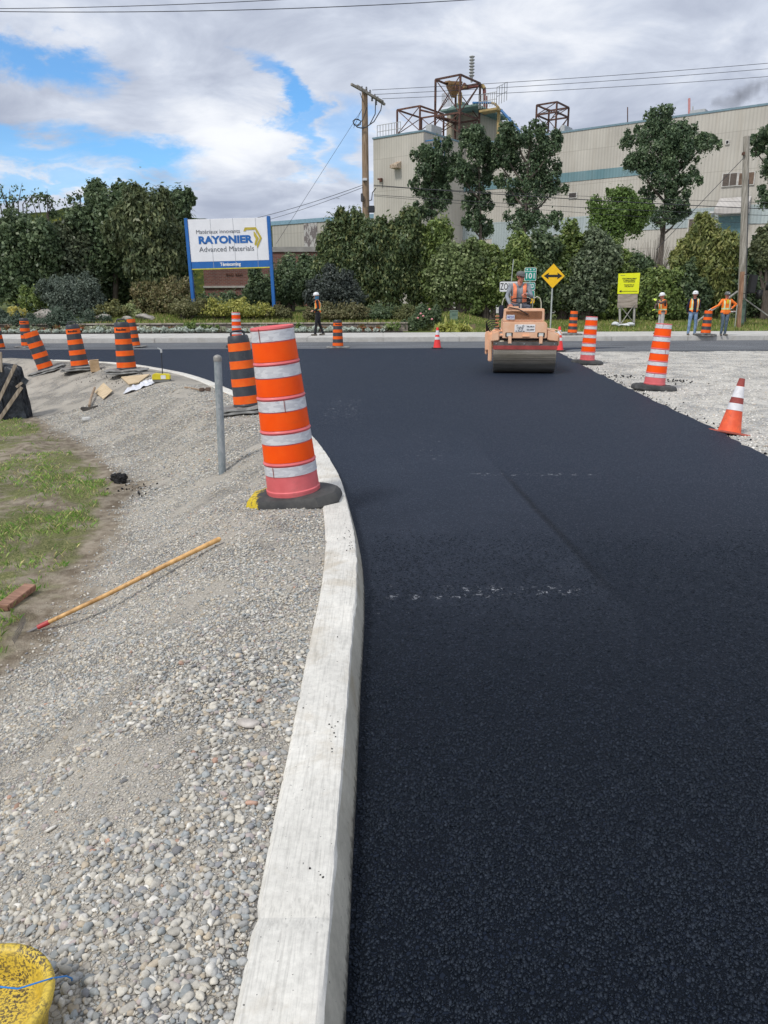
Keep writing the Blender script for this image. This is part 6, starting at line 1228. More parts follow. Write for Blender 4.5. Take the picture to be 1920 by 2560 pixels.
x, z = fl(953, 448, AY); b = MB(); b.box((x, AY - .2, z), (.5, .25, .12)); b.box((x + .15, AY - .3, z - .15), (.15, .3, .3)); b.build('wall_bracket', RUST, ft)
x, z = fl(1064, 370, AY); BLM = M('blue_ladder', (.04, .16, .34), .6, .2); b = MB()
for zz in (z - .7, z, z + .7): b.bb((xC + .02, AY + .3, zz - .05), (xC + 1.3, AY + .4, zz + .05)); b.bb((xC + 1.2, AY + .3, zz - .05), (xC + 1.3, AY + 2, zz + .05))
for yy in (AY + .3, AY + 1.1, AY + 1.9): b.bb((xC + 1.2, yy, z - .8), (xC + 1.3, yy + .1, z + .75))
b.build('blue_platform', BLM, ft)
# rooftop: concrete tower box with steel frames; built in the factory's local frame on depth plane RY
def fp(px, py, yo): x, z = fl(px, py, yo); return Vector((x, yo, z))
TY = 1.0; c0, c1 = fp(1185, 276, TY), fp(1111, 300, TY)
TB = mat_clad('tower_concrete', (.40, .35, .26), (.44, .39, .30), .6, .6)
zT = c0.z; xq = c0.x; xw = fp(1117, 285, TY).x
fb(xw, xq, 15, zT, TY, TY + 7.2, TB, 'roof_tower'); rtw = bpy.data.objects['roof_tower']
fb(xq - .3, xq + 1.6, 15, zT - 1.2, TY + 7.2, TY + 9.8, M('ochre_panel', (.36, .22, .09), .8, .3, 2), 'ochre_annex')
def frame(px0, px1, pyt, pyb, y0, y1, mat, name, w=.26, diag=True, mid=None):
    a, c = fp(px0, pyt, y0), fp(px1, pyt, y0); zt_ = a.z; zb_ = fp(px0, pyb, y0).z; b = MB(); X = (a.x, c.x); Yy = (y0, y1)
    for x in X:
        for y in Yy: b.bb((x - w / 2, y - w / 2, zb_), (x + w / 2, y + w / 2, zt_))
    lv = [zt_] + ([zb_ + (zt_ - zb_) * m for m in mid] if mid else [])
    for z in lv:
        for y in Yy: b.bb((X[0], y - w * .4, z - w * .5), (X[1], y + w * .4, z + w * .5))
        for x in X: b.bb((x - w * .4, Yy[0], z - w * .5), (x + w * .4, Yy[1], z + w * .5))
    if diag:
        lv2 = sorted(lv + [zb_]); 
        for i in range(len(lv2) - 1):
            for y in Yy: b.bar((X[0], y, lv2[i]), (X[1], y, lv2[i + 1]), w * .45); b.bar((X[1], y, lv2[i]), (X[0], y, lv2[i + 1]), w * .45)
            for x in X: b.bar((x, Yy[0], lv2[i]), (x, Yy[1], lv2[i + 1]), w * .45)
    return b.build(name, mat, ft), X, zt_, zb_
frame(1089, 1151, 199, 340, -3.5, .5, BRED, 'steel_frame', .17, True, (.35,))
frame(993, 1050, 275, 336, -6.0, -1.5, RUST, 'steel_frame', .15, True); 
a = fp(1050, 275, -6); c = fp(1092, 285, -4.5); b = MB(); b.bar(a, c, .14); b.bar(a + Vector((0, 4, 0)), c + Vector((0, 4, 0)), .14); b.build('tie_beam', RUST, ft)
frame(1342, 1392, 263, 350, 3, 6, BRED, 'steel_frame', .15, True, (.72,))
# hopper and clutter under the frame top, platform, vent stack, pipes
a = fp(1119, 212, -1); b = MB(); b.lathe([(.95, .25), (.95, 0), (.5, -.8), (.3, -1.1)], 4, c=(fp(1135, 214, -1).x, -1, fp(1135, 214, -1).z)); b.build('hopper', M('yellow_rust', (.30, .20, .08), .85, .4, 2, (.20, .10, .05)), ft)
for i in range(7):
    q = fp(1120 + i * 7 + (i % 3) * 3, 205 + (i * 5) % 17, -1.5 + (i % 3)); b = MB(); b.box(q, (.6 - .05 * i, .4, .14 + .07 * (i % 3)), rot=Matrix.Rotation(.5 * i, 3, 'Y')); b.build('machinery', RUST if i % 2 else M('ochre_machine', (.26, .17, .09), .8, .3), ft)
c = fp(1179, 192, -1); b = MB(); pr = [(.10, -.5)]
for k in range(7): z = k * .285; pr += [(.15, z), (.29, z + .09), (.27, z + .15), (.15, z + .20)]
b.lathe(pr, 20, c=(c.x, -1, c.z)); b.build('vent_stack', M('stack_grey', (.36, .37, .36), .6, .2), ft, True, sharp=50)
PG = M('platform_green', (.16, .25, .22), .7, .2, 2); zP = fp(1190, 272, 0).z; b = MB(); b.bb((fp(1115, 272, 0).x, -1.2, zP), (fp(1205, 272, 0).x, 6.5, zP + .18)); b.bb((fp(1143, 260, 1).x, 1, zP + .35), (fp(1160, 260, 1).x, 3, zP + 1.0)); b.build('roof_platform', PG, ft)
b = MB(); cx__ = fp(1160, 255, 2).x; b.add([(cx__ - 1.1, 0, zP + .4), (cx__ + 1.4, 0, zP + .4), (cx__ + 1.4, 3, zP + .4), (cx__ - 1.1, 3, zP + .4), (cx__ - .2, 1.4, zP + 1.3), (cx__ + .2, 1.7, zP + 1.3)], [(0, 1, 5, 4), (1, 2, 5), (2, 3, 4, 5), (3, 0, 4)]); b.build('green_hood', PG, ft)
PR = M('red_brown_duct', (.22, .08, .07), .6, .25, 3); PB = M('blue_pipe', (.04, .16, .38), .5, .2, 3); PO = M('ochre_pipe', (.38, .28, .12), .7, .25, 3)
MB().tube([fp(1150, 222, 1), fp(1180, 217, 1), fp(1200, 214, 1), fp(1209, 217, 1), fp(1211, 226, 1), fp(1211, 286, 1)], .18, 12).build('duct', PR, ft, True); MB().tube([fp(1215, 240, 1), fp(1215, 286, 1)], .14, 10).build('duct', PR, ft, True); MB().tube([fp(1199, 214.5, .9), fp(1207, 215.5, .9), fp(1211, 222, .9)], .20, 12).build('duct_elbow', PO, ft, True)
MB().tube([fp(1182, 257, 0), fp(1229, 257, 0)], .11, 10).build('pipe', PB, ft, True); MB().tube([fp(1229, 257, 0), fp(1238, 260, 0), fp(1247, 270, 0)], .12, 10).build('pipe', PO, ft, True); MB().tube([fp(1253, 276, 0), fp(1283, 309, 0), fp(1300, 330, 0)], .13, 10).build('pipe', PB, ft, True); MB().tube([fp(1150, 232, -2.5), fp(1150, 262, -2.5)], .22, 10).build('pipe', PO, ft, True)
def rail(pts, h, mat, nm='railing', n=8, r=.05):
    b = MB()
    for i in range(len(pts) - 1):
        a, c = Vector(pts[i]), Vector(pts[i + 1])
        for hh in (h, h * .5): b.bar(a + Vector((0, 0, hh)), c + Vector((0, 0, hh)), r)
        for k in range(n + 1): q = a.lerp(c, k / n); b.bar(q, q + Vector((0, 0, h)), r)
    b.build(nm, mat, ft)
RG = M('rail_grey', (.42, .43, .43), .6); rail([(xL + .3, AY + .3, zA + .1), (xL + 3.2, AY + .3, zA + .1)], 1.2, RG); b = MB(); b.bb((fp(1207, 282, 0).x, -.8, fp(1207, 279, 0).z - .2), (fp(1252, 282, 0).x, .4, fp(1207, 279, 0).z)); b.bb((fp(1243, 282, 0).x, 0, 16.5), (fp(1243, 282, 0).x + .25, .25, fp(1207, 282, 0).z)); b.build('walkway', PO, ft)
q = fp(1207, 276, 0); rail([(q.x, -.8, q.z), (fp(1250, 276, 0).x, -.8, q.z)], 1.3, RG); rail([(fp(1250, 276, 0).x, -.8, q.z), (fp(1254, 276, 0).x, 1.0, q.z + .8)], 1.7, RG, n=4); rail([(fp(1120, 268, 0).x, -1.2, zP + .35), (fp(1145, 268, 0).x, -1.2, zP + .35)], 1.3, RG)
for (px, pt_, pb_, r, m, y) in ((1569, 268, 312, .05, BRED, 2), (1723, 246, 288, .12, M('pink_stack', (.55, .25, .24), .6), 10), (1732, 266, 285, .07, RG, 10), (1197, 235, 262, .03, RG, 1), (1128, 240, 268, .03, RG, 1)): MB().tube([fp(px, pb_, y), fp(px, pt_, y)], r, 8).build('roof_stack', m, ft, True)
b = MB(); q = fp(1746, 286, 10); b.bb((q.x - .6, 9, 17), (q.x + .9, 12, q.z + .25)); b.bb((fp(1410, 335, 2).x, 1, 17), (fp(1421, 335, 2).x, 3, 18.2)); b.bb((fp(1077, 330, -5).x, -6, 17.4), (fp(1092, 330, -5).x, -4, 18.5)); b.build('roof_unit', RG, ft, bevel=.05)
# steam drifting above the far roof
def steam():
    m = bpy.data.materials.new('steam'); m.use_nodes = True; n = m.node_tree.nodes; l = m.node_tree.links; n.remove(n['Principled BSDF']); pv = n.new('ShaderNodeVolumePrincipled'); pv.inputs['Color'].default_value = (.62, .64, .70, 1); pv.inputs['Anisotropy'].default_value = .2
    tc = n.new('ShaderNodeTexCoord'); no = n.new('ShaderNodeTexNoise'); no.inputs['Scale'].default_value = .35; no.inputs['Detail'].default_value = 5; no.inputs['Roughness'].default_value = .6; l.new(tc.outputs['Object'], no.inputs['Vector'])
    mp = n.new('ShaderNodeMapping'); mp.inputs['Scale'].default_value = (1 / 7.5, 1 / 4.0, 1 / 2.6); l.new(tc.outputs['Object'], mp.inputs[0]); ln = n.new('ShaderNodeVectorMath'); ln.operation = 'LENGTH'; l.new(mp.outputs[0], ln.inputs[0])
    a = n.new('ShaderNodeMath'); a.operation = 'MULTIPLY_ADD'; l.new(no.outputs['Fac'], a.inputs[0]); a.inputs[1].default_value = 2.6; a.inputs[2].default_value = -.85; s = n.new('ShaderNodeMath'); s.operation = 'SUBTRACT'; l.new(a.outputs[0], s.inputs[0]); l.new(ln.outputs['Value'], s.inputs[1])
    k = n.new('ShaderNodeMath'); k.operation = 'MULTIPLY'; k.use_clamp = True; l.new(s.outputs[0], k.inputs[0]); k.inputs[1].default_value = 1.2; l.new(k.outputs[0], pv.inputs['Density']); l.new(pv.outputs[0], n['Material Output'].inputs['Volume'])
    c = P(1850, 238, 112); o = MB().bb((-8, -4.2, -2.8), (8, 4.2, 2.8)).build('steam_plume', m); o.location = c; o.rotation_euler = (0, R_(-14), 0); kind(o, 'stuff')
steam()
# annex hall with peeling cladding, brick gatehouse
AYd = 98.0; a = P(680, 556, AYd); c = P(1010, 533, AYd - 10); t = thing('annex_hall', 'low pale annex hall with blue roof edge and peeling panel behind the company sign', 'building', (a.x, AYd, 0)); L = (Vector((c.x, c.y, 0)) - Vector((a.x, a.y, 0))).length; t.rotation_euler = (0, 0, math.atan2(c.y - a.y, c.x - a.x)); MB().bb((0, 0, -1), (L, 20, a.z - .35)).build('wall', mat_clad('annex_cladding', (.40, .385, .35), (.44, .42, .38), .5, .3), t); MB().bb((-.1, -.1, a.z - .345), (L + .1, 20, a.z + .1)).build('roof_edge', M('annex_blue', (.20, .33, .42), .6), t)
PEEL = NT('peeling_panel', .8); PEEL = PEEL.done(PEEL.mix(PEEL.mr(PEEL.noise(1.6, 6, .7, PEEL.co((1, 1, .45))), .49, .52), (.16, .14, .14), (.44, .43, .42))); xa3 = (P(777, 600, AYd - 3).x - a.x); MB().bb((xa3, -.08, 2), (xa3 + 1.9, .1, a.z - .4)).build('peeling_panel', PEEL, t)
def mat_brick(name, c1=(.155, .055, .042), c2=(.22, .085, .06)):
    t = NT(name, .9); v = t.co((1, 1, 1), (R_(90), 0, 0)); b = t.node('ShaderNodeTexBrick', {'Vector': v, 'Color1': (*c1, 1), 'Color2': (*c2, 1), 'Mortar': (.20, .17, .155, 1), 'Scale': 1.0, 'Brick Width': .26, 'Row Height': .09, 'Mortar Size': .012}); c = t.mix(t.math('MULTIPLY', t.mr(t.noise(.9, 6, .7), .45, .7), .5), b.outputs[0], (.09, .05, .045)); return t.done(c)
BRK = mat_brick('red_brick'); GB_ = 50.0; a, c = P(508, 672, GB_), P(822, 672, GB_); zt_ = P(700, 630, GB_).z; t = thing('brick_gatehouse', 'low red brick building with flat concrete parapet behind the company sign', 'building', (a.x, GB_, .5)); w_ = c.x - a.x; MB().bb((0, 0, -1), (w_, 8, zt_ - .5)).build('wall', BRK, t); MB().bb((-.08, -.08, zt_ - .495), (w_ + .08, 8, zt_ - .2)).build('parapet', M('concrete_parapet', (.33, .32, .30), .9, .15, 2), t); zb_ = P(560, 717, GB_).z - .5; MB().bb((-.05, -.1, zb_ - .06), (w_ * .6, .1, zb_ + .06)).build('sill_course', M('pale_course', (.42, .40, .37), .9), t)
b = MB(); q0 = P(567, 686, GB_) - Vector((a.x, GB_, .5)); 
for k in range(9):
    if k != 4: b.box((q0.x + k * .115, -.03, q0.z), (.07, .04, .12 if k % 3 else .16))
b.build('rusted_letters', RUST, t); q0 = P(683, 680, GB_) - Vector((a.x, GB_, .5)); MB().tube([(q0.x - .9 + .45 * math.cos(x / 10 * 6.28), -.05, q0.z + .4 * math.sin(x / 10 * 6.28)) for x in range(3, 9)], .05, 6).build('white_emblem', SWH, t, True)
MB().box((P(718, 664, GB_).x - a.x, -.06, q0.z + .35), (.16, .12, .24)).build('wall_lamp', SWH, t, bevel=.02)
a, c = P(1826, 700, 52), P(1912, 700, 52); zt_ = P(1870, 655, 52).z; t = thing('brick_hut', 'small red brick building glimpsed behind the hedge by the grey pole', 'building', (a.x, 52, .5)); MB().bb((0, 0, -1), (c.x - a.x, 5, zt_ - .5)).build('wall', BRK, t); MB().bb((-.1, -.1, zt_ - .495), (c.x - a.x + .1, 5, zt_ - .2)).build('roof_edge', M('pale_teal_edge', (.30, .40, .38), .7), t)
# pale gravel lot and parked trailers seen through the hedge bottoms
LOT = M('lot_surface', (.46, .45, .42), .9, .1, 1); kind(obj('factory_lot', grid_mesh('factory_lot', np.arange(3, 60, 3.), np.arange(47.5, 100, 3.), lambda X, Y: .78 + 0 * X, LOT)))
# ---------------- trees and shrubs ----------------
DG = [(.020, .034, .018), (.038, .060, .028), (.062, .088, .040), (.095, .12, .060)]; OLV = [(.028, .040, .018), (.050, .066, .030), (.082, .096, .044), (.12, .125, .055)]; BG = [(.035, .045, .035), (.065, .082, .065), (.10, .12, .10)]
MG = [(.025, .040, .010), (.060, .088, .022), (.10, .135, .035), (.17, .19, .06)]; YG = [(.06, .07, .015), (.13, .14, .03), (.23, .22, .05), (.30, .28, .09)]; PUR = [(.020, .026, .022), (.038, .046, .042), (.062, .070, .066)]; POP = [(.014, .030, .016), (.030, .052, .026), (.055, .085, .040), (.10, .13, .07)]; CED = [(.022, .038, .016), (.042, .064, .026), (.070, .092, .036), (.13, .13, .045)]; GRS = [(.09, .08, .05), (.12, .105, .07), (.10, .11, .05)]
def blob_px(px, py, rx, ry, Y, dy=None, depth=.8):
    c = P(px, py, Y); r = (P(px + rx, py, Y) - c).x; h = (P(px, py - ry, Y) - c).z; return (c.x, Y + (dy or 0), c.z, r, r * depth, h)
def plant(name, label, cat, Y, blobs, n, size, cols, seed, group=None, trunk=None, px=None, stems=0, **k):
    bl = [blob_px(*b, Y) if len(b) == 4 else blob_px(b[0], b[1], b[2], b[3], Y, b[4]) for b in blobs]; g0 = bl[0]; gx = P(px, 800, Y).x if px is not None else sum(b[0] for b in bl) / len(bl); gy = Y
    base = Vector((gx, gy, max(.2, gzf(gx, min(gy, 120))))); t = thing(name, label, cat, base, group=group)
    lb = [(b[0] - base.x, b[1] - base.y, b[2] - base.z, b[3], b[4], b[5]) for b in bl]; mm = MB(); r = rnd(seed)
    topz = max(b[2] + b[5] * .7 for b in lb); tr = trunk or (.05 + .02 * topz); low = min(b[2] for b in lb)
    if stems:
        for s in range(stems):
            b = lb[r.randrange(len(lb))]; e = Vector((b[0] + r.uniform(-.5, .5) * b[3], b[1] + r.uniform(-.3, .3) * b[4], b[2])); st = Vector((r.uniform(-.3, .3) + e.x * .3, r.uniform(-.2, .2), -.1)); mm.tube([st, st.lerp(e, .5) + Vector((0, 0, .1)), e], [tr, tr * .7, tr * .3], 6)
    else:
        cxm = sum(b[0] for b in lb) / len(lb); m = Vector((cxm * .5, 0, low)); tpp = Vector((lb[-1][0], 0, topz)); mm.tube([Vector((0, 0, -.2)), m, m.lerp(tpp, .5), tpp], [tr, tr * .8, tr * .5, tr * .15], 10)
        for b in lb: e = Vector((b[0], b[1], b[2] + b[5] * .4)); st = m.lerp(tpp, max(0, min(.9, (b[2] - b[5] - low) / max(.1, topz - low)))); mm.tube([st, st.lerp(e, .5) + Vector((0, 0, -.05 * b[5])), e], [tr * .45, tr * .3, tr * .1], 6)
        for b in lb:
            for _ in range(5): e = Vector((b[0] + r.uniform(-.8, .8) * b[3], b[1] + r.uniform(-.8, .8) * b[4], b[2] + r.uniform(-.6, .8) * b[5])); st = Vector((b[0] * .7, b[1] * .5, b[2] - b[5] * .5)); mm.tube([st, e], [tr * .2, tr * .05], 5)
    mm.build('trunk' if not stems else 'stems', BARK, t, True); foliage_obj('crown', t, ragged(lb, seed), n, size, seed, cols, **k); return t
C_ = dict(inner=.3)
plant('broadleaf_tree', 'dark green broadleaf tree at the far left edge with sparse twigs on top', 'tree', 43, [(40, 655, 95, 95), (20, 580, 60, 42), (85, 600, 55, 40), (60, 720, 80, 60)], 15000, .17, DG, 1, 'trees behind the garden', px=50, clump=.36, nclump=40, **C_)
plant('broadleaf_tree', 'dull brownish green tree second from the left behind the blue grey shrub', 'tree', 43.5, [(165, 660, 80, 78), (180, 620, 60, 42), (140, 600, 40, 34), (190, 720, 70, 50)], 13000, .17, [(.028, .038, .022), (.050, .062, .034), (.080, .088, .050)], 2, 'trees behind the garden', px=160, clump=.36, nclump=40, **C_)
plant('broadleaf_tree', 'tallest dark green tree of the left group with a domed crown', 'tree', 44, [(290, 590, 85, 110), (275, 520, 55, 55), (330, 530, 60, 50), (240, 650, 70, 80), (350, 660, 60, 80)], 22000, .17, DG, 3, 'trees behind the garden', px=290, clump=.34, nclump=45, **C_)
plant('cedar_tree', 'olive drooping cedar just left of the company sign', 'tree', 42.8, [(365, 620, 60, 120), (395, 650, 55, 90), (340, 560, 45, 70), (380, 530, 50, 55)], 20000, .17, OLV, 4, 'trees behind the garden', px=375, clump=.34, nclump=45, hang=.8, aspect=2.4, **C_)
plant('cedar_tree', 'dark pointed conifer rising directly behind the left post of the company sign', 'tree', 45, [(455, 600, 36, 100), (455, 520, 22, 50), (425, 570, 32, 80)], 10000, .15, DG, 5, 'trees behind the garden', px=455, clump=.34, nclump=40, hang=.5, aspect=2.2, **C_)
for i, (px, py, rx_, ry_, lab) in enumerate(((110, 720, 90, 45, 'shadowy undergrowth bush below the left trees near the layered rock'), (270, 715, 80, 50, 'shadowy undergrowth bush under the tallest left tree'), (428, 700, 38, 60, 'shadowy undergrowth bush behind the left post of the company sign'), (780, 700, 50, 60, 'leafy bush behind the charcoal leaved shrub'))):
    plant('undergrowth', lab, 'shrub', 45 + .3 * i, [(px, py, rx_, ry_), (px - rx_ * .5, py + 15, rx_ * .6, ry_ * .8), (px + rx_ * .5, py + 10, rx_ * .6, ry_ * .8)], 9000, .17, DG, 120 + i, 'undergrowth below the trees', stems=8, nclump=30, clump=.4, inner=.2)
def twigs(px, py, w, h, Y, seed, label, n=26):
    g_ = P(px, 720, Y); t = thing('sapling', label, 'tree', (g_.x, Y, gzf(g_.x, Y)), group='thin saplings above the trees'); r = rnd(seed); mm = MB(); bl = []; c = P(px, py, Y); sc = (P(px + 100, py, Y) - c).x / 100; zb = gzf(g_.x, Y)
    for k in range(n // 4):
        x0 = r.uniform(-.5, .5) * w * sc; e = Vector((x0 * 1.6, r.uniform(-.4, .4), c.z - zb + r.uniform(-.2, 1) * h * sc)); st = Vector((x0 * .3, 0, -.1)); mm.tube([st, Vector((x0, 0, c.z - zb - h * sc)), e], [.05, .03, .008], 5)
        for m in range(4): q = st.lerp(e, 1) - Vector((r.uniform(-.3, .3), 0, r.uniform(0, .9))); bl.append((q.x, q.y, q.z, .22, .2, .22))
    mm.build('stems', BARK, t, True); foliage_obj('crown', t, bl, 420, .12, seed, DG, nclump=5, inner=.1); return t
twigs(50, 482, 100, 26, 45, 1, 'sparse leggy sapling tops against the sky at the far left edge', 60); twigs(125, 500, 36, 34, 45, 2, 'thin twiggy sapling standing above the second tree from the left', 26); twigs(205, 505, 50, 26, 45, 3, 'bare twiggy sapling left of the tallest tree crown', 20)
plant('blue_grey_shrub', 'rounded blue grey shrub beside the layered rock', 'shrub', 39.3, [(180, 735, 62, 42), (150, 745, 45, 38), (215, 755, 40, 32), (185, 775, 60, 22)], 12000, .09, BG, 6, stems=10, clump=.36, nclump=40, **C_)
plant('shrub', 'yellow green ferny shrub left of the blue grey shrub', 'shrub', 39.6, [(85, 755, 38, 28), (105, 740, 25, 25)], 4000, .10, MG, 7, stems=6, clump=.38, nclump=30)
plant('juniper', 'low spreading dark juniper hanging over the wall at the left', 'shrub', 37.2, [(60, 803, 110, 10), (160, 803, 100, 10), (5, 800, 60, 12)], 9000, .08, [(.03, .045, .03), (.05, .07, .05)], 8, stems=4, clump=.34, nclump=60, inner=.1)
plant('hydrangea', 'bushy rust tinged shrub between the cedar and the sign post', 'shrub', 40, [(380, 750, 48, 36), (410, 765, 40, 28), (350, 770, 35, 25), (440, 735, 40, 35)], 9000, .10, [(.045, .055, .02), (.08, .08, .035), (.13, .10, .05), (.12, .14, .05)], 9, stems=8, clump=.38, nclump=40, **C_)
plant('hydrangea', 'pale lime flowered hydrangea behind the oval boulder', 'shrub', 38.9, [(328, 778, 14, 14), (342, 785, 12, 10)], 700, .13, [(.16, .18, .08), (.22, .24, .13)], 10, stems=3, nclump=12)
plant('shrub', 'small brown green shrub behind the rounded boulder', 'shrub', 38.9, [(285, 778, 30, 18), (250, 782, 25, 12)], 2500, .09, [(.05, .06, .02), (.10, .10, .04), (.16, .15, .05)], 11, stems=4, nclump=24)
plant('hosta', 'bright yellow leaved plant at the left edge of the garden', 'plant', 38.6, [(40, 783, 18, 9)], 420, .18, [(.25, .22, .06), (.35, .32, .12)], 12, stems=2, nclump=12, aspect=2.4)
for i, (px, py, rx_, ry_, lab) in enumerate(((470, 772, 42, 20, 'brownish low shrub at the foot of the left sign post'), (545, 775, 48, 17, 'yellow green low shrub under the left half of the company sign'), (625, 777, 52, 17, 'yellow green low shrub under the right half of the company sign'), (700, 782, 26, 13, 'small olive shrub right of the right sign post'))):
    plant('low_shrub', lab, 'shrub', 38.3, [(px, py, rx_, ry_), (px + 12, py + 6, rx_ * .8, ry_ * .6)], 4200, .085, YG if i in (1, 2) else [(.06, .065, .025), (.12, .11, .05)], 20 + i, 'low shrubs under the company sign', stems=5, nclump=36, clump=.38)
for i, (px, py, rx_, ry_, lab) in enumerate(((655, 728, 40, 40, 'dense dark shrub half behind the right post of the company sign'), (728, 708, 54, 60, 'large dense dark green shrub behind the walking worker'), (560, 762, 60, 18, 'feathery dark shrub below the brick wall under the company sign'))):
    plant('dark_shrub', lab, 'shrub', 41.5 + .2 * i, [(px, py, rx_, ry_), (px - rx_ * .4, py + ry_ * .4, rx_ * .7, ry_ * .6), (px + rx_ * .4, py + ry_ * .3, rx_ * .7, ry_ * .7)], 9000, .13, DG, 30 + i, 'dark shrubs in the garden', stems=8, nclump=34, clump=.38, **C_)
plant('purple_shrub', 'charcoal leaved shrub right of the walking worker', 'shrub', 40.2, [(830, 725, 50, 45), (870, 750, 50, 35), (800, 755, 35, 30)], 9000, .10, PUR, 34, stems=8, nclump=34, **C_)
for i, (px, tp_, rx_, lab) in enumerate(((845, 545, 45, 'leftmost clipped cedar of the tall hedge below the utility pole'), (905, 548, 48, 'cedar of the tall hedge right under the utility pole'), (970, 552, 48, 'golden tipped cedar in the middle of the tall hedge'), (1035, 548, 48, 'cedar of the tall hedge second from its right end'), (1085, 570, 45, 'rightmost cedar of the tall hedge, sloping down right'))):
    c = (tp_ + 780) / 2; h = (780 - tp_) / 2; plant('cedar', lab, 'tree', 41.8 + .25 * (i % 2), [(px, c, rx_, h * .95), (px - 12, c - h * .45, rx_ * .7, h * .5), (px + 14, c + h * .3, rx_ * .9, h * .6), (px + 8, c - h * .6, rx_ * .55, h * .35)], 15000, .13, CED if i != 4 else MG, 40 + i, 'cedars of the tall hedge', px=px, nclump=46, clump=.34, hang=.7, aspect=2.3, **C_)
plant('lilac', 'large grey green lilac above the low green cabinet', 'shrub', 40.2, [(1150, 690, 62, 78), (1110, 720, 50, 60), (1190, 660, 45, 50), (1140, 640, 40, 35)], 15000, .15, [(.03, .045, .018), (.065, .09, .03), (.12, .15, .06), (.20, .22, .12)], 46, 'hedge shrubs behind the far pavement', px=1150, stems=14, nclump=40, clump=.34, **C_)
plant('lilac', 'fresh green lilac directly left of the ZONE sign', 'shrub', 40.4, [(1225, 710, 45, 70), (1215, 670, 35, 50), (1180, 760, 40, 35)], 10000, .15, MG, 47, 'hedge shrubs behind the far pavement', px=1215, stems=10, nclump=40, clump=.34, **C_)
plant('juniper', 'broad low brown green juniper right of the walking worker', 'shrub', 38.0, [(830, 785, 62, 16), (880, 788, 45, 16)], 7000, .08, [(.05, .055, .02), (.09, .085, .04), (.13, .11, .055)], 48, stems=5, nclump=50, clump=.34); plant('juniper', 'low dark juniper between two brown ones behind the block wall', 'shrub', 38.2, [(950, 785, 48, 17)], 4500, .08, DG, 49, stems=5, nclump=50, clump=.34); plant('juniper', 'low olive juniper left of the pink rose bush', 'shrub', 38.0, [(1010, 790, 42, 15)], 4000, .08, [(.05, .06, .02), (.10, .10, .04)], 50, stems=5, nclump=50, clump=.34)
t = plant('rose_bush', 'dark rose bush with a few pink flowers left of the small green cabinet', 'shrub', 37.0, [(1062, 800, 34, 26), (1040, 815, 30, 14), (1085, 790, 20, 20)], 5000, .09, DG, 51, stems=7, nclump=30, clump=.38); r = rnd(3); b = MB()
for (px, py) in ((1074, 773), (1052, 784), (1045, 795), (1080, 798), (1058, 790)): q = P(px, py, 36.4) - t.location; b.sphere(q, .055, n=8, m=5, sc=(1, .8, .8))
b.build('flowers', M('pink_petals', (.75, .30, .33), .6), t, True)
plant('hosta', 'broad yellow green hosta on the bed edge behind the small red cone', 'plant', 35.9, [(1130, 824, 32, 9), (1112, 827, 18, 7), (1148, 826, 18, 7)], 700, .19, [(.12, .14, .03), (.20, .21, .05), (.28, .26, .09)], 52, stems=3, nclump=26, aspect=3.0, up=.6)
HS_ = [(1290, 690, 55, 85, MG, 'leafy hedge shrub behind the roller driver'), (1345, 700, 55, 95, DG, 'tall dark hedge shrub between the route sign and the arrow sign'), (1410, 690, 55, 105, MG, 'hedge shrub directly behind the double arrow sign'), (1470, 700, 50, 105, [(.035, .05, .03), (.07, .09, .05), (.11, .13, .08)], 'grey green hedge shrub right of the double arrow sign'), (1530, 720, 50, 95, MG, 'hedge shrub behind the yellow notice board'), (1590, 740, 50, 75, DG, 'dark hedge shrub right of the yellow notice board'), (1650, 745, 50, 78, MG, 'broad leaved hedge shrub behind the pointing worker'), (1705, 740, 45, 80, DG, 'dark hedge shrub behind the worker in the open vest'), (1900, 710, 55, 95, DG, 'dark hedge shrub behind the traffic signal at the right edge'), (1925, 620, 40, 60, [(.05, .06, .03), (.10, .11, .05)], 'greyish shrub top at the right edge above the signal')]
for i, (px, py, rx_, ry_, c_, lab) in enumerate(HS_):
    plant('hedge_shrub', lab, 'shrub', 40 + .35 * (i % 3), [(px, py, rx_, ry_), (px - rx_ * .45, py + ry_ * .35, rx_ * .8, ry_ * .65), (px + rx_ * .4, py + ry_ * .4, rx_ * .8, ry_ * .6), (px + rx_ * .2, py - ry_ * .5, rx_ * .6, ry_ * .45)], 11500, .15, c_, 60 + i, 'hedge shrubs behind the far pavement', px=px, stems=12, nclump=36, clump=.36, **C_)
plant('willow', 'tall yellow green willow shrub with a pointed top left of the grey pole', 'shrub', 41, [(1770, 690, 62, 95), (1765, 610, 45, 60), (1762, 570, 22, 28), (1800, 700, 45, 90), (1720, 680, 35, 60)], 20000, .13, [(.045, .06, .015), (.085, .10, .03), (.13, .14, .04), (.19, .18, .07)], 75, px=1770, stems=12, nclump=46, clump=.34, hang=.6, aspect=3.0, **C_)
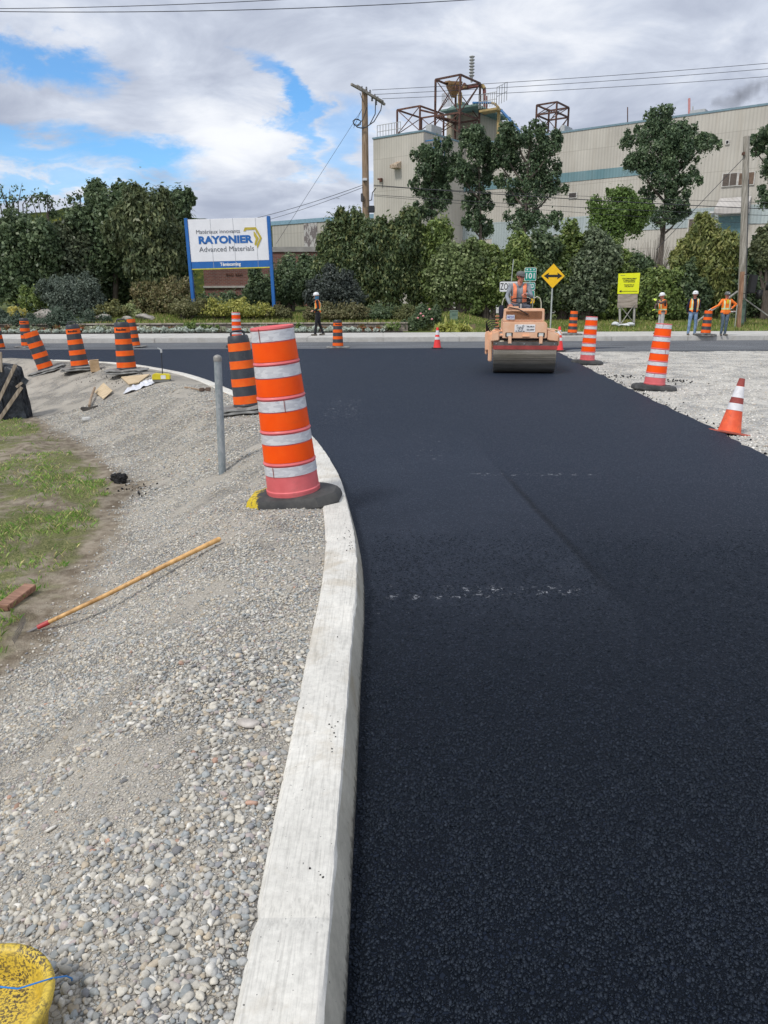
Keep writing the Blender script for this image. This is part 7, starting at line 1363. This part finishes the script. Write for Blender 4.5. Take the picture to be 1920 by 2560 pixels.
# bare grey twig shrub
g_ = P(1625, 760, 42.5); t = thing('bare_shrub', 'leafless grey brown twiggy shrub standing above the hedge', 'shrub', (g_.x, 42.5, gzf(g_.x, 42.5))); r = rnd(77); mm = MB(); zt2 = P(1625, 590, 42.5).z
for k in range(260):
    a = r.gauss(0, 1.0); st = Vector((a * .25, r.uniform(-.3, .3), .3)); e = Vector((a * 1.35, r.uniform(-.8, .8), (zt2 - .9) * r.uniform(.75, 1.1) - abs(a) * .5)); m = st.lerp(e, .55) + Vector((0, 0, .25)); mm.tube([st, m, e], [.022, .014, .005], 4)
mm.build('stems', M('grey_twigs', (.20, .175, .15), .9, .2), t)
plant('garden_tree', 'light green feathery tree in front of the factory between two poplars', 'tree', 52, [(1545, 530, 50, 48), (1500, 560, 30, 30), (1590, 555, 32, 40), (1530, 580, 45, 40), (1540, 485, 25, 18)], 12000, .15, [(.03, .055, .012), (.06, .10, .02), (.10, .15, .035)], 80, px=1540, trunk=.1, nclump=30, clump=.38, inner=.3, hang=.3)
POPL = [(1083, [(1100, 400, 34, 38), (1075, 430, 30, 30), (1060, 395, 26, 26), (1050, 470, 24, 26), (1080, 490, 36, 34), (1105, 510, 22, 26), (1060, 530, 26, 22), (1115, 440, 20, 26)], 'small poplar leaning left, nearest the factory corner', 58, 1075),
        (1190, [(1185, 385, 30, 42), (1165, 360, 22, 24), (1210, 375, 24, 24), (1150, 440, 28, 28), (1190, 450, 34, 34), (1225, 420, 24, 34), (1200, 510, 30, 34), (1180, 560, 26, 28), (1215, 575, 20, 26)], 'slim poplar with a bare leaning trunk, second from the left', 57, 1207),
        (1300, [(1290, 350, 40, 40), (1330, 345, 32, 36), (1380, 375, 28, 36), (1265, 390, 32, 34), (1320, 420, 42, 40), (1375, 440, 36, 34), (1270, 460, 26, 24), (1330, 490, 44, 40), (1290, 560, 34, 30), (1360, 560, 38, 26), (1245, 400, 18, 28), (1395, 470, 22, 20)], 'wide dark poplar with a forked trunk behind the route sign', 56, 1300),
        (1650, [(1660, 310, 38, 34), (1610, 345, 40, 34), (1700, 345, 40, 32), (1750, 370, 38, 26), (1640, 380, 48, 34), (1700, 400, 40, 34), (1590, 420, 34, 26), (1650, 450, 50, 34), (1680, 510, 36, 28), (1640, 550, 34, 24), (1770, 355, 22, 18), (1715, 455, 24, 26), (1625, 490, 24, 24), (1700, 540, 20, 20)], 'large spreading poplar in front of the factory, second from the right', 57, 1642),
        (1925, [(1900, 355, 24, 26), (1930, 340, 30, 26), (1925, 420, 34, 40), (1915, 500, 30, 30), (1935, 560, 24, 40), (1890, 380, 16, 16)], 'poplar cut off by the right edge above the grey pole', 54, 1935)]
for i, (bx_, bl, lab, Y, tx) in enumerate(POPL):
    base = P(tx, 735, Y); g0 = Vector((base.x, Y, .6)); t = thing('poplar', lab, 'tree', g0, group='poplars in front of the factory'); lb = []; r = rnd(90 + i); mm = MB(); wb = []
    for (px, py, rx_, ry_) in bl: q = blob_px(px, py, rx_, ry_, Y, r.uniform(-.8, .8), .9); wb.append((q[0] - g0.x, q[1] - g0.y, q[2] - g0.z, q[3] * 1.0, q[4], q[5] * 1.0))
    order = sorted(wb, key=lambda b: b[2]); axis = [Vector((0, 0, -.3))]; ax_x = sum(b[0] for b in wb) / len(wb); zt3 = order[-1][2]
    axis += [Vector((ax_x * f * .9, 0, zt3 * f)) for f in (.2, .4, .6, .8, 1.0)]; T = .24 if i in (2, 3) else .17; mm.tube(axis, [T, T * .85, T * .7, T * .5, T * .3, T * .1], 10)
    for b in wb:
        f = max(.12, (b[2] - .35 * abs(b[0] - ax_x) * 2 - b[5]) / zt3); f = min(f, .9); st = Vector((ax_x * f * .9, 0, zt3 * f)); e = Vector(b[:3]); mm.tube([st, st.lerp(e, .5) + Vector((0, 0, -.15)), e], [T * .4, T * .28, T * .1], 6)
        for _ in range(6): e2 = e + Vector((r.uniform(-.8, .8) * b[3], r.uniform(-.8, .8) * b[4], r.uniform(-.4, .95) * b[5])); mm.tube([e - Vector((0, 0, b[5] * .4)), e2], [T * .12, .01], 5)
    mm.build('trunk', BARK, t, True); foliage_obj('crown', t, ragged(wb, 300 + i, 8, .70), 1400 * len(bl), .15, 100 + i, POP, nclump=6, clump=.55, inner=.25, hang=.25, up=.3, aspect=1.7, shoots=.2)
# flower bed: countable bedding plants
SOILB = M('dark_bed_soil', (.045, .035, .028), .95, .3, 4); kind(obj('flower_bed_soil', grid_mesh('flower_bed_soil', np.arange(P(-200, 825, 35.6).x, P(1010, 825, 35.6).x, .2), np.arange(35.05, 36.66, .15), lambda X, Y: .185 + .03 * fbm(X * 3, Y * 3, 2), SOILB)))
protos = []
for kx, (cols, ht, n, sz_, nm, lab, grp) in enumerate((([(.20, .23, .20), (.33, .35, .32)], .17, 130, .07, 'dusty_miller', 'silvery white bedding plant in the front row of the flower bed', 'silver bedding plants'), ([(.30, .30, .20), (.06, .08, .03), (.38, .38, .31)], .22, 120, .06, 'white_flower_plant', 'cream and white flowering plant in the back row of the flower bed', 'cream bedding flowers'), ([(.28, .04, .02), (.05, .07, .02), (.18, .06, .03)], .24, 110, .06, 'red_flower_plant', 'red flowering plant in the back row of the flower bed', 'red bedding flowers'), ([(.07, .11, .03), (.12, .15, .05)], .30, 90, .10, 'leafy_bedding_plant', 'plain green tufted plant in the flower bed', 'green bedding plants'))):
    v = []
    for s_ in range(2):
        t = thing(nm, lab, 'plant', (0, 0, 0), group=grp); foliage_obj('leaves', t, [(0, 0, ht * .6, .16, .15, ht * .55)], n, sz_, 200 + kx * 10 + s_, cols, nclump=8, clump=.5, aspect=2.2, inner=.5); v.append([t, False])
    protos.append(v)
r = rnd(8)
def put(kx, px, Y):
    pr = protos[kx][r.randrange(2)]; o = pr[0] if not pr[1] else dup(pr[0]); pr[1] = True; q = P(px, 828, Y); o.location = (q.x, Y, .19); o.rotation_euler = (0, 0, r.uniform(0, 6.28)); s = r.uniform(.65, 1.2); o.scale = (s, s, s)
px = -5
while px < 965:
    if not (540 < px < 570) : put(0, px, 35.35 + r.uniform(-.06, .06))
    px += r.uniform(15, 21)
px = 5
while px < 1000:
    if 395 < px < 445 or r.random() < .16 or 860 < px < 950 and r.random() < .6: k_ = 2
    elif (480 < px < 560) or r.random() < .12: k_ = 3
    else: k_ = 1
    put(k_, px, 35.9 + r.uniform(-.15, .25)); px += r.uniform(13, 22)
for v in protos:
    for o, used in v:
        if not used:
            for c in KIDS(o): bpy.data.objects.remove(c)
            bpy.data.objects.remove(o)
